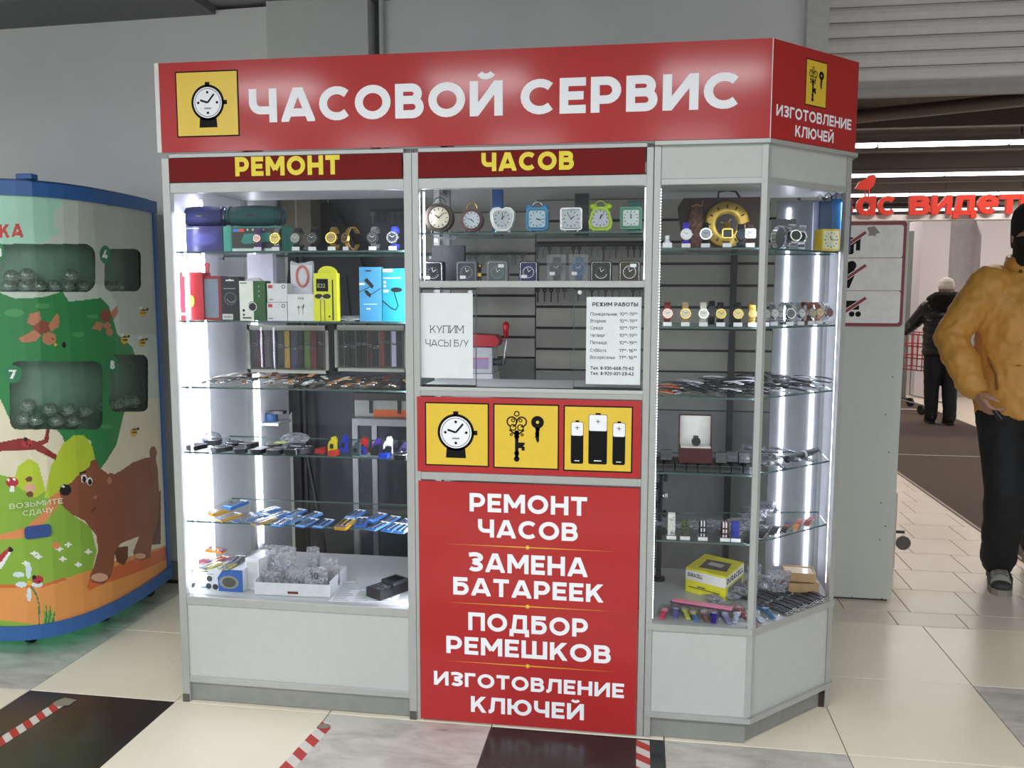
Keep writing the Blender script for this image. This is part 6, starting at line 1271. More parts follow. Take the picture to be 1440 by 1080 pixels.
# ================================================================= CAPSULE VENDING MACHINE
half = [(-.646, 1.02), (-.626, .87), (-.618, .73), (-.617, .62), (-.622, .517), (-.636, .44), (-.656, .372), (-.683, .318), (-.714, .271), (-.755, .236), (-.80, .213), (-.86, .198), (-.921, .190), (-1.05, .182), (-1.18, .180)]
MXc = -1.18
plan = half+[(2*MXc-x, y) for x, y in half[:-1][::-1]]        # right rear -> front -> left rear
def inset(P, d):
    out = []
    for i in range(len(P)):
        a, b = V(P[max(i-1, 0)]), V(P[min(i+1, len(P)-1)]); t = (b-a).normalized(); n = V((-t[1], t[0])); out.append(tuple(V(P[i])+n*-d))
    return out
tst = inset(plan, .05)
if tst[14][1] < plan[14][1]: inset_ = lambda P, d: inset(P, -d)
else: inset_ = inset
vm = thing('vending_machine', 'capsule toy vending machine with blue frame and printed forest bear picture', 'machine')
mb = mat('blue_frame_paint', '2c5e9e', .35, var=.03)
ZL0, ZL1 = .155, 1.905
obj('base_band', G().prism(inset_(plan, -.012), (0, 0, .10), UX, (0, 1, 0), UZ, .058, mb), vm)
obj('top_band', G().prism(inset_(plan, -.012), (0, 0, 1.895), UX, (0, 1, 0), UZ, .055, mb), vm)
obj('top_cover', G().prism(inset_(plan, .03), (0, 0, 1.95), UX, (0, 1, 0), UZ, .012, C('24487c')), vm)
a = at(38, 255, .30); obj('sign_clamp', G().box(a[0]-.035, a[0]+.035, .28, .32, 1.962, 1.985, mb), vm, bevel=.004)
for s in (0, -1):
    p, q = (plan[0], plan[1]) if s == 0 else (plan[-1], plan[-2]); t_ = (V(q)-V(p)).normalized(); n_ = V((p[0]-MXc, 0)).normalized()
    g = G(); o_ = V((p[0]+n_[0]*.008, p[1], 0)); g.prism([(0, ZL0-.02), (.032, ZL0-.02), (.032, ZL1+.01), (0, ZL1+.01)], o_, (t_[0], t_[1], 0), UZ, (-n_[0], 0, 0), .03, mb); obj('side_frame', g, vm)
obj('core', G().prism(inset_(plan, .085), (0, 0, .156), UX, (0, 1, 0), UZ, 1.738, mat('lightened_green_interior', 'a4bfb0', .6)), vm)  # core colour paled in place of lighting inside the machine
obj('back_plate', G().box(MXc*2+.66, -.66, 1.0, 1.03, .12, 1.90, C('4a5a60')), vm)
# printed skin: a fine mesh whose faces carry the colours of the flat print; window openings are left open
def pin(poly, X, Y):
    ins = np.zeros(X.shape, bool); n = len(poly)
    for i in range(n):
        x1, y1 = poly[i-1]; x2, y2 = poly[i]
        if y1 == y2: continue
        c = ((y1 > Y) != (y2 > Y)) & (X < (x2-x1)*(Y-y1)/(y2-y1)+x1); ins ^= c
    return ins
S_ = [0]
for a, b in zip(plan, plan[1:]): S_.append(S_[-1]+math.dist(a, b))
px_, py_ = np.array([p[0] for p in plan]), np.array([p[1] for p in plan]); Sa = np.array(S_)
NS, NZ = 700, 500
svals = np.linspace(0, Sa[-1], NS+1); zvals = np.linspace(ZL0, ZL1, NZ+1)
gx, gy = np.interp(svals, Sa, px_), np.interp(svals, Sa, py_)
sc, zc_ = np.meshgrid((svals[1:]+svals[:-1])/2, (zvals[1:]+zvals[:-1])/2)
fx, fy = np.interp(sc, Sa, px_), np.interp(sc, Sa, py_)
def prn(x, y, z):
    d0, d1, d2 = x-CX, y-CY, z-CZ; c, s = cos(YAW), sin(YAW); a = c*d0+s*d1; b = -s*d0+c*d1
    c, s = cos(PIT), sin(PIT); b2 = c*b-s*d2; z2 = s*b+c*d2; c, s = cos(ROL), sin(ROL); return 720+FPX*(c*a-s*z2)/b2, 540-FPX*(s*a+c*z2)/b2
PX, PY = prn(fx, fy, zc_)
sk_c = ['c3cfc0', 'a4d4bd', '2f8246', '8a4a36', 'b97a5a', '8a2a24', 'e0d8bc', 'b4c832', '86ae3c', 'd98a55', 'de9550', 'cf6a38', '8c5238', '141212', 'e9ece8', 'b03038', '2a4f9a', '2f7a50', 'd8b030', 'c03a2c', 'cfe0e6', '4a9a58', 'b9bfb4', 'd8a888', '6a3c2a']
sk_m = [mat('print_'+c, c, .35, var=.05, vs=8) for c in sk_c]
K_ = {c: i for i, c in enumerate(sk_c)}
lay = np.zeros(PX.shape, int)
def paint(P, c): lay[pin(P, PX, PY)] = K_[c]
def pdisc(x, y, r, c, ry=None): paint(circ(x, y, r, ry, 18), c)
paint([(110, 262), (260, 262), (260, 470), (170, 470), (165, 430), (150, 400), (110, 400)], 'b9bfb4')
paint([(-400, 240), (80, 264), (90, 285), (76, 300), (74, 318), (86, 324), (72, 334), (60, 342), (40, 350), (-400, 350)], 'a4d4bd')
paint([(150, 280), (175, 284), (170, 290), (160, 289), (152, 290)], '4a9a58')
paint([(-400, 560), (260, 560), (260, 960), (-400, 960)], 'e0d8bc')
paint([(-400, 400), (0, 412), (22, 420), (60, 418), (88, 410), (97, 424), (118, 422), (142, 419), (153, 430), (160, 452), (165, 470), (186, 488), (190, 500), (180, 560), (174, 583), (170, 600), (164, 625), (150, 648), (141, 660), (132, 650), (128, 620), (113, 612), (94, 630), (87, 612), (75, 600), (20, 604), (0, 560), (-400, 560)], '2f8246')
for a, b, r in ((20, 440, 14), (60, 430, 10), (110, 470, 9), (130, 445, 8), (100, 620, 6), (150, 600, 8)): pdisc(a, b, r, '4a9a58', r*.4)
paint([(-400, 690), (0, 668), (20, 672), (60, 690), (82, 700), (100, 722), (128, 742), (136, 775), (130, 800), (95, 815), (60, 826), (-400, 830)], '86ae3c')
paint([(62, 700), (72, 655), (88, 625), (104, 612), (118, 612), (130, 628), (136, 655), (130, 690), (110, 705)], 'b4c832'); paint([(18, 680), (26, 655), (40, 645), (54, 652), (64, 690), (50, 700)], 'b4c832')
paint([(-400, 775), (0, 752), (35, 742), (60, 722), (70, 700), (86, 688), (92, 692), (80, 715), (60, 738), (30, 757), (-400, 790)], 'd98a55')
paint([(-400, 628), (0, 622), (30, 616), (50, 620), (80, 640), (78, 647), (48, 632), (20, 634), (-400, 650)], '8a2a24'); paint([(48, 622), (62, 618), (66, 602), (70, 602), (68, 622), (56, 628)], '8a2a24')
pdisc(38, 623, 8, 'b03038', 6); pdisc(36, 618, 3, '141212'); pdisc(38, 624, 1.5, '141212'); pdisc(42, 626, 1.5, '141212')
paint([(-400, 828), (60, 824), (130, 800), (175, 785), (240, 765), (242, 810), (200, 840), (140, 870), (60, 884), (-400, 890)], 'de9550')
paint([(-400, 835), (60, 826), (95, 815), (90, 812), (60, 822), (-400, 826)], 'cf6a38')
paint([(122, 826), (128, 808), (180, 790), (236, 768), (236, 786), (190, 806), (150, 820), (126, 830)], 'cf6a38')
paint([(-400, 872), (0, 872), (50, 878), (80, 880), (40, 892), (-400, 892)], '86ae3c')
# bear
paint([(206, 700), (226, 690), (226, 765), (214, 766), (216, 740)], '6a3c2a'); paint([(160, 770), (180, 768), (180, 785), (174, 795), (164, 790)], '6a3c2a')
paint([(84, 692), (88, 684), (100, 679), (108, 670), (115, 664), (126, 656), (128, 648), (133, 646), (138, 650), (140, 658), (149, 664), (153, 668), (158, 668), (170, 662), (187, 650), (200, 645), (211, 643), (210, 634), (213, 628), (218, 628), (221, 636), (219, 645), (222, 660), (224, 698), (222, 732), (216, 752), (213, 770), (211, 784), (200, 788), (190, 786), (187, 776), (196, 754), (170, 764), (162, 775), (160, 795), (156, 811), (145, 822), (130, 819), (126, 811), (132, 796), (138, 775), (136, 754), (119, 732), (102, 724), (87, 711)], '8c5238')
pdisc(156, 674, 6, '8c5238', 9); pdisc(154, 676, 3.5, 'b97a5a', 5); pdisc(92, 689, 8, '141212', 8); pdisc(89, 684, 2.5, 'e9ece8', 1.5); pdisc(118, 673, 4.4, 'e9ece8', 6); pdisc(118.5, 674, 2.8, '141212', 4.5); pdisc(126, 677, 4, 'e9ece8', 6); pdisc(126.5, 678, 2.6, '141212', 4.5)
paint([(112, 664), (121, 662), (121, 664), (112, 667)], '141212'); paint([(127, 720), (134, 712), (135, 714), (129, 722)], '6a3c2a')
pdisc(140, 812, 12, 'd8a888', 6); pdisc(197, 782, 8, 'd8a888', 4); pdisc(134, 699, 3, 'b97a5a', 2.2)
# birds, bees, flowers
pdisc(59, 460, 13, '8a4a36', 9); paint([(38, 454), (42, 441), (56, 438), (58, 450), (48, 458)], 'b97a5a'); paint([(26, 476), (48, 464), (58, 472), (50, 480), (32, 482)], 'b97a5a'); paint([(68, 458), (80, 440), (84, 446), (82, 460), (72, 466)], 'b97a5a'); pdisc(69, 476, 10, 'b97a5a', 9); pdisc(74, 477, 1.3, '141212'); paint([(76, 482), (82, 484), (76, 488)], 'd8b030'); pdisc(90, 485, 3, '141212', 4)
pdisc(149, 444, 8, '8a4a36', 9); paint([(129, 462), (136, 452), (146, 455), (142, 465)], 'b97a5a'); paint([(155, 440), (165, 429), (166, 440), (160, 450)], 'b97a5a'); pdisc(151, 458, 5, 'b97a5a'); pdisc(154, 467, 5, 'b97a5a')
for a, b in ((201, 439), (175, 477), (200, 481), (188, 607)):
    pdisc(a, b, 5, 'd8b030', 7); pdisc(a+1, b-3, 4, '141212', 1); pdisc(a+1, b+1, 4, '141212', 1); pdisc(a+6, b-4, 2, '141212', 2); pdisc(a-3, b-6, 3, 'cfe0e6', 2)
for a, b, r in ((40, 802, 12), (52, 822, 10), (26, 808, 10), (30, 822, 10), (41, 836, 10)): pdisc(a, b, r*.34, 'cfe0e6', r) if abs(a-41) < 3 else pdisc(a, b, r*.8, 'cfe0e6', r*.4)
pdisc(41, 820, 4, 'd8b030', 4); paint([(45, 824), (52, 835), (56, 850), (56, 884), (54, 884), (54, 850), (50, 837), (43, 826)], '2f7a50'); pdisc(53, 815, 8, 'b03038', 6); pdisc(48, 812, 3, '141212'); pdisc(55, 818, 1.5, '141212')
for k in range(6): paint([(60+k*2, 884), (62+k*3.2, 846+4*(k % 3)), (66+k*2, 884)], '2f7a50' if k % 2 else '86ae3c')
for a, b in ((48, 778), (36, 792), (54, 783), (88, 786), (96, 766), (84, 772), (124, 776), (110, 794)): pdisc(a, b, 6, 'e9ece8', 1.6); pdisc(a, b, 2, 'e9ece8', 4)
paint([(-400, 800), (0, 790), (14, 772), (17, 774), (2, 800)], 'e9ece8'); paint([(-400, 790), (0, 780), (14, 768), (15, 772), (2, 790), (-400, 800)], 'b03038'); pdisc(15, 773, 3.5, '141212')
pdisc(17, 678, 9, 'b03038', 7); pdisc(12, 675, 2, 'e9ece8'); pdisc(20, 674, 2, 'e9ece8'); paint([(14, 683), (20, 683), (20, 692), (14, 692)], 'e9ece8'); pdisc(42, 686, 9, 'd8a888', 6); pdisc(41, 674, 5, '6a3c2a', 4); pdisc(42, 695, 5, '6a3c2a', 4); pdisc(79, 767, 6, 'd98a55', 5)
def ptext(s, x0, x1, y0, y1, c, w=.2):
    polys, W = textpolys(s, w)
    for P in polys: paint([(x0+p[0]*(x1-x0)/W, y0-p[1]*(y0-y1)) for p in P[:-1]], c)
ptext('КА', -1, 33, 334, 315, 'c03a2c', .24)
wins = [rrect(-30, 134, 343, 411, 16), rrect(147, 198, 350, 410, 10), rrect(14, 144, 508, 604, 12), rrect(153, 208, 499, 579, 9), rrect(-220, -60, 343, 411, 16), rrect(-220, -40, 512, 604, 16)]
hole = np.zeros(PX.shape, bool)
for wv in wins: hole |= pin(wv, PX, PY)
for cx_, cy_, s in ((148, 358, '4'), (18, 526, '7'), (158, 513, '8'), (-1, 355, '3')):
    pdisc(cx_, cy_, 8 if s == '4' else (13 if s == '7' else 8), '2f7a50', 13); hole &= ~pin(circ(cx_, cy_, 8 if s != '7' else 13, 13, 18), PX, PY); k = 3.5 if s != '7' else 5; ptext(s, cx_-k, cx_+k, cy_+6, cy_-6, 'e9ece8', .24)
V0 = [(gx[i], gy[i], zvals[j]) for j in range(NZ+1) for i in range(NS+1)]
keep = ~hole; jj, ii = np.nonzero(keep); b0 = jj*(NS+1)+ii
F0 = np.stack([b0, b0+NS+1, b0+NS+2, b0+1], 1)
me = bpy.data.meshes.new('printed_skin'); me.from_pydata(V0, [], F0.tolist())
for m_ in sk_m: me.materials.append(m_)
me.polygons.foreach_set('material_index', lay[keep].astype(np.int32)); me.polygons.foreach_set('use_smooth', [True]*len(me.polygons)); me.update()
o = bpy.data.objects.new('printed_skin', me); COL.objects.link(o); o.parent = vm
# window panes: same curve, slightly inside
def xsurf(px, py, ins=0.0):
    """point on the machine's surface seen at that pixel"""
    d = np.hypot(PX-px, PY-py); j, i = np.unravel_index(np.argmin(d), d.shape); return fx[j, i], fy[j, i], zc_[j, i], i
ip_ = inset_(plan, .004); ipx, ipy = np.array([p[0] for p in ip_]), np.array([p[1] for p in ip_])
wg = glassmat('tinted_window', 'd6e4da', .04)
hj, hi = np.nonzero(hole)
for k, wv in enumerate(wins[:4]):
    q = pin(wv, PX, PY); jq, iq = np.nonzero(q); i0, i1, j0, j1 = iq.min(), iq.max(), jq.min(), jq.max(); g = G(); vs = []; fs = []
    for i in range(i0-2, i1+6, 5):
        X_, Y_ = np.interp(svals[min(i, NS)], Sa, ipx), np.interp(svals[min(i, NS)], Sa, ipy); vs += [(X_, Y_, zvals[j0]-.01), (X_, Y_, zvals[min(j1, NZ-1)+1]+.01)]
    fs = [(2*a, 2*a+1, 2*a+3, 2*a+2) for a in range(len(vs)//2-1)]; obj('window_pane', g.add(vs, fs, wg), vm)
# capsules piled behind the panes
sh2 = inset_(plan, .046); sx2, sy2 = np.array([p[0] for p in sh2]), np.array([p[1] for p in sh2])
for row in ([(6, 404), (36, 404), (60, 404), (84, 404), (104, 404), (128, 404), (38, 388), (110, 389), (10, 390)], [(153, 404), (164, 404), (178, 405)], [(38, 573), (30, 592), (52, 594), (76, 577), (104, 578), (130, 580), (86, 594), (112, 594)], [(160, 572), (176, 570), (188, 566), (200, 566)]):
    for k, (a, b) in enumerate(row):
        x, y, z, i = xsurf(a, b); X_, Y_ = float(np.interp(svals[i], Sa, sx2)), float(np.interp(svals[i], Sa, sy2)); r = .031
        t = thing('toy_capsule', 'clear toy capsule in the vending machine, '+('upper large window' if row[0][0] == 6 else 'beside number 4' if row[0][0] == 153 else 'lower window number 7' if row[0][0] == 38 else 'beside number 8'), 'capsule', (X_, Y_, z), 0, 'toy capsules behind the windows')
        obj('shell', G().ball((0, 0, 0), r, 'capsule', 14, 8), t); obj('seam', G().ring((0, 0, -.001), (.2, -.3, 1), r+.001, r-.003, .002, 16, C('b9c4bc', .3)), t); obj('toy', G().ball((.004, 0, -.008), (.014, .012, .012), C(['8a9a92', 'b8c0bc', '6a7a74'][k % 3], .4), 8, 5), t)
x, y, z, i = xsurf(53, 747); g = G(); n_ = V((gy[i+1]-gy[i-1], -(gx[i+1]-gx[i-1]), 0)).normalized(); n_ = n_ if n_[1] < 0 else -n_; u_ = UZ.cross(n_).normalized(); u_ = u_ if u_[0] > 0 else -u_
obj('coin_return', g.prism(rrect(-.048, .048, -.026, .026, .014), V((x, y, z)), u_, UZ, n_, .006, C('2a4a8a', .35)), vm)
g = G(); 
x, y, z, i = xsurf(51, 713); F = Flat(g, V((x, y, z)), u_, UZ, n_, .002); F.text('ВОЗЬМИТЕ', -.095, .095, .004, .026, C('cfd8b0'), 1, .17); F.text('СДАЧУ', -.05, .06, -.030, -.008, C('cfd8b0'), 1, .17); obj('lettering', g, vm)
for a, b in ((45, 903), (148, 872), (211, 838)):
    p = onz(a, b); t = obj('caster', G().cyl((p[0]-.012, p[1]+.0, .033), (p[0]+.012, p[1], .033), .033, n=16, m='black'), vm); obj('caster_fork', G().box(p[0]-.02, p[0]-.014, p[1]-.014, p[1]+.014, .03, .10, 'alu').box(p[0]+.014, p[0]+.02, p[1]-.014, p[1]+.014, .03, .10, 'alu').box(p[0]-.02, p[0]+.02, p[1]-.02, p[1]+.02, .09, .101, 'alu'), t)
for a in (-1.45, -1.7): t = obj('caster', G().cyl((a-.012, .4+.4*(a < -1.6), .033), (a+.012, .4+.4*(a < -1.6), .033), .033, n=16, m='black'), vm); obj('caster_fork', G().box(a-.02, a+.02, .38+.4*(a < -1.6), .42+.4*(a < -1.6), .066, .101, 'alu'), t)
area('green_tint_light', (-1.1, .6, .098), .7, .6, .35, (.1, 1, .35))  # added green light, tints the shade on the floor below
# ================================================================= TALL CABINET WITH NO-ENTRY BOARD
CYY = 1.5
tc_ = thing('tall_cabinet', 'tall plain grey cabinet standing behind the corner cabinet at right', 'cabinet'); mg = mat('cabinet_grey_green', 'c0c4bd', .5, var=.02)
obj('side_panel', G().box(2.50, 2.915, CYY, CYY+.016, .012, 1.86, mg), tc_); obj('cabinet_body', G().box(2.50, 2.905, CYY+.016, CYY+.42, .02, 1.85, C('a8aba6', .5)), tc_); obj('plinth', G().box(2.51, 2.90, CYY+.01, CYY+.40, 0, .02, C('3a3c3a')), tc_)
for a, b in ((1255, 530), (1245, 583), (1250, 636), (1239, 707), (1245, 740), (1237, 759), (1198, 840), (1240, 842)):
    p = at(a, b, CYY); obj('screw', G().cyl((p[0], CYY-.001, p[2]), (p[0], CYY+.001, p[2]), .0035, n=8, m='dark'), tc_)
bd = thing('rules_board', 'white board with dark red frame and three crossed out black pictograms', 'sign'); y_ = CYY-.012; z0, z1 = at(1265, 459, y_)[2], at(1275, 311, y_)[2]
xr = xat(1276, y_, z1); xl = 2.42; g = G(); g.prism(rrect(xl, xr, z0, z1, .015), (0, y_, 0), UX, UZ, (0, 1, 0), .012, mat('board_dark_red', '7e1d24', .4)); obj('board_frame', g, bd)
q = (z1-z0-.03)/3
for k in range(3):
    a = z0+.014+q*(2-k); g = G(); F = front(g, y_); F.poly(rrect(xl+.012, xr-.014, a+.0012, a+q-.0012, .012 if k != 1 else .002), mat('board_white', 'e2e0df', .4), 1); c = obj('board_cell', g, bd)
    g = G(); F = front(g, y_); X_ = lambda p: xat(p, y_, a); zc_k = a+q*.5; x0 = X_(1178+4*(k == 0))
    if k == 0: F.poly([(X_(1196), zc_k-.02), (X_(1196), zc_k+.012), (X_(1209), zc_k+.03), (X_(1213), zc_k+.026), (X_(1209), zc_k+.012), (X_(1209), zc_k-.042), (X_(1203), zc_k-.042), (X_(1203), zc_k-.008), (X_(1188), zc_k-.008), (X_(1188), zc_k+.01)], 'blk', 2); F.poly(rrect(X_(1180), X_(1200), zc_k-.06, zc_k+.02, .01), 'blk', 2)
    if k == 1: F.poly([(X_(1180), zc_k+.03), (X_(1204), zc_k+.022), (X_(1194), zc_k-.065), (X_(1186), zc_k-.065)], 'blk', 2); F.disc(X_(1196), zc_k+.042, .022, 'blk', 2); F.disc(X_(1186), zc_k+.045, .022, 'blk', 2)
    if k == 2:
        F.poly([(X_(1176), zc_k+.03), (X_(1207), zc_k+.03), (X_(1207), zc_k-.012), (X_(1180), zc_k-.018)], 'blk', 2)
        for p in (1197, 1206): F.disc(X_(p), zc_k-.034, .013, 'blk', 2); F.ring(X_(p), zc_k-.034, .0145, .013, 'board_white' if False else C('e2e0df'), 3)
    obj('black_pictogram', g, c); g = G(); F = front(g, y_); F.line([(X_(1182), zc_k-.035), (X_(1217), zc_k+.046)], .020, C('e2e0df'), 3); F.line([(X_(1182), zc_k-.036), (X_(1216), zc_k+.044)], .014, C('8e1f26'), 4); obj('red_bar', g, c)
g = G(); P = [(1219, 320), (1224, 319), (1230, 318), (1234, 323), (1238, 328), (1234, 328), (1231, 330), (1231, 333), (1227, 331), (1221, 332), (1222, 327)]
F = front(g, y_); F.poly([(at(a, b, y_)[0], at(a, b, y_)[2]) for a, b in P][::-1], C('948c86', .8), 2); obj('glue_stain', g, bd, 'torn grey glue stain')
lc2 = thing('low_cabinet', 'low pale cabinet with a lock, half hidden behind the tall grey cabinet', 'cabinet'); p = pr((2.96, 2.0, .5))
obj('cabinet_body', G().box(2.60, 3.05, 1.95, 2.35, .0, .45, C('c9c2ba', .5)), lc2); obj('door_edge', G().box(3.05, 3.056, 1.96, 2.34, .03, .44, C('b5aea6', .5)), lc2); obj('lock', G().cyl((3.056, 2.0, .222), (3.066, 2.0, .222), .008, n=10, m='chrome'), lc2)
t = thing('key_tag', 'round grey tag hanging from a key in the low cabinet lock', 'tag'); obj('key', G().box(3.067, 3.112, 1.995, 2.005, .215, .229, 'dark'), t); obj('ring', G().tube([(3.104+.006*cos(a), 2.0, .208+.010*sin(a)) for a in [2*pi*k/10 for k in range(10)]], .0012, 4, 'chrome', True), t); obj('tag_disc', G().cyl((3.108, 1.998, .160), (3.108, 2.002, .160), .039, n=24, m=C('5c5a56', .5)), t)
# ================================================================= PEOPLE
def remesh(name, g, vox, m, sm=4, disp=0, dsc=.05):
    o = bpy.data.objects.new(name, g.mesh(name)); COL.objects.link(o)
    r = o.modifiers.new('r', 'REMESH'); r.mode = 'VOXEL'; r.voxel_size = vox; r.use_smooth_shade = True
    s = o.modifiers.new('s', 'SMOOTH'); s.iterations = sm; s.factor = .5
    if disp:
        tx = bpy.data.textures.new('folds', 'CLOUDS'); tx.noise_scale = dsc; tx.noise_depth = 2
        d = o.modifiers.new('d', 'DISPLACE'); d.texture = tx; d.strength = disp; d.mid_level = .5; d.texture_coords = 'LOCAL'
    dg = bpy.context.evaluated_depsgraph_get(); me = bpy.data.meshes.new_from_object(o.evaluated_get(dg)); me.name = name
    me.materials.clear(); me.materials.append(M[m] if isinstance(m, str) else m); me.polygons.foreach_set('use_smooth', [True]*len(me.polygons)); me.polygons.foreach_set('material_index', [0]*len(me.polygons))
    bpy.data.objects.remove(o); return me
def limb(g, pts, rs, n=12, m='dark', flat=1.0):
    """closed tapering tube with rounded ends"""
    pts = [V(p) for p in pts]; a = (pts[0]-pts[1]).normalized(); b = (pts[-1]-pts[-2]).normalized()
    P = [pts[0]+a*rs[0]*.95, pts[0]+a*rs[0]*.6]+pts+[pts[-1]+b*rs[-1]*.6, pts[-1]+b*rs[-1]*.95]; Rr = [rs[0]*.25, rs[0]*.8]+list(rs)+[rs[-1]*.8, rs[-1]*.25]
    return g.tube(P, Rr, n, m)
def loft(g, rings, n=24, m='dark', pw=1.0):
    """rings: (cx, cy, cz, rx, ry[, tilt]) bottom to top, closed caps"""
    vs = []; k = len(rings)
    for r in rings:
        for i in range(n):
            a = 2*pi*i/n; ca, sa = cos(a), sin(a); q = lambda v: (abs(v)**pw)*(1 if v >= 0 else -1)
            vs.append((r[0]+r[3]*q(ca), r[1]+r[4]*q(sa), r[2]))
    fs = [(j*n+i, j*n+(i+1) % n, (j+1)*n+(i+1) % n, (j+1)*n+i) for j in range(k-1) for i in range(n)]
    g.add(vs, fs+[list(range(n))[::-1], list(range((k-1)*n, k*n))], m); return g
def handmesh(g, wrist, direc, palm_n, s=1.0, curl=.5, m='dark', side=1):
    """palm, four unequal bent fingers and a thumb from the side; side=+1 puts the thumb on +b"""
    w_ = V(wrist); d = V(direc).normalized(); n_ = V(palm_n); n_ = (n_-d*n_.dot(d)).normalized(); b = d.cross(n_)*side
    L = .088*s
    for t in (-.026, -.009, .009, .026): limb(g, [w_-d*.01, w_+b*t*s+d*L*.55, w_+b*t*s+d*L], [.019*s, .0155*s, .0125*s], 8, m)
    for t, l in ((-.030, .060), (-.010, .072), (.010, .078), (.029, .070)):
        p0 = w_+b*t*s+d*L; a1, a2, a3 = curl*.8, curl*1.6, curl*2.4; dr = lambda a: d*cos(a)+n_*sin(a)
        p1 = p0+dr(a1)*l*.45*s; p2 = p1+dr(a2)*l*.32*s; p3 = p2+dr(a3)*l*.26*s; limb(g, [p0-d*.01, p0, p1, p2, p3], [.0105*s, .0105*s, .0098*s, .0088*s, .0072*s], 8, m)
    q0 = w_+d*.022*s+b*.026*s; q1 = q0+(b*.8+d*.7+n_*.3).normalized()*.034*s; q2 = q1+(b*.3+d+n_*.5).normalized()*.030*s; q3 = q2+(d+n_*.6).normalized()*.022*s
    limb(g, [q0, q1, q2, q3], [.016*s, .013*s, .0115*s, .009*s], 8, m)
skin = mat('skin', 'b08670', .55, var=.04, vs=20)
def head_geo(g, c, s=1.0, m='dark'):
    """face towards -y; c = centre of the head"""
    x, y, z = c; H = .118*s
    loft(g, [(x, y-.030*s, z-H, .022*s, .026*s), (x, y-.022*s, z-H*.85, .042*s, .052*s), (x, y-.012*s, z-H*.55, .060*s, .074*s), (x, y-.004*s, z-H*.15, .070*s, .088*s), (x, y, z+H*.25, .075*s, .095*s), (x, y+.002*s, z+H*.6, .070*s, .088*s), (x, y+.004*s, z+H*.85, .052*s, .066*s), (x, y+.004*s, z+H, .022*s, .03*s)], 20, m)
    g.prism([(0, 0), (.030*s, -.012*s), (.052*s, -.008*s), (.052*s, 0)], (x-.009*s, y-.108*s, z-.030*s), (0, 1, 0), (0, 0, 1), (1, 0, 0), .018*s, m)
    limb(g, [(x, y-.080*s, z+.012*s), (x, y-.092*s, z-.014*s), (x, y-.104*s, z-.026*s)], [.009*s, .010*s, .012*s], 8, m)      # nose
    for k in (-1, 1):
        limb(g, [(x+k*.014*s, y-.088*s, z-.061*s), (x, y-.094*s, z-.060*s)], [.007*s, .009*s], 8, m)                             # lips
        g.ball((x+k*.076*s, y+.006*s, z-.008*s), (.010*s, .018*s, .030*s), m, 10, 6)                                              # ears
        limb(g, [(x+k*.012*s, y-.089*s, z+.022*s), (x+k*.044*s, y-.080*s, z+.024*s)], [.007*s, .007*s], 8, m)                     # brow
def person(loc, rz, lab, J, looks):
    """J: joints in the person's own frame (x to his left, -y forward)"""
    t = thing('person', lab, 'person', loc, rz); g = G(); s = J.get('s', 1)
    hd_ = V(J['head']); loft(g, [(0, 0, J['hip'][2]-.10, .13, .095), (0, 0, J['hip'][2], .155, .11), (0, 0, J['hip'][2]+.16, .135, .10), (0, 0, J['sh']-.20, .16, .115), (0, 0, J['sh']-.07, .155, .10), (0, 0, J['sh'], .10, .07), (0, 0, J['sh']+.04, .06, .055)], 20)
    limb(g, [(0, 0, J['sh']-.02), (hd_[0]*.6, hd_[1]*.5, J['sh']+.06), hd_+V((0, .01, -.07))], [.058, .055, .055]); head_geo(g, hd_, s)
    for k in ('R', 'L'):
        a = [V(p) for p in J['arm'+k]]; limb(g, [a[0], (a[0]+a[1])/2, a[1], (a[1]+a[2])/2, a[2]], [.055, .048, .040, .036, .026])
        handmesh(g, a[2], a[3]-a[2], J['palm'+k], 1.0*s, J.get('curl', .5), side=J['thumb'+k])
        l = [V(p) for p in J['leg'+k]]; limb(g, [l[0], (l[0]+l[1])/2, l[1], (l[1]+l[2])/2, l[2]], [.085, .072, .052, .050, .036]); limb(g, [l[2], l[3]], [.034, .028])
    o = obj('body', remesh('body', g, .006, skin, 3), t)
    g = G()
    for k in (-1, 1):
        e = hd_+V((k*.030*s, -.0865*s, .004*s)); g.ball(e, .0115*s, C('e8e2dc', .3), 10, 6); g.ball(e+V((0, -.0085*s, 0)), .0055*s, C('2a1c16', .2), 8, 5)
    obj('eyes', g, t); return t
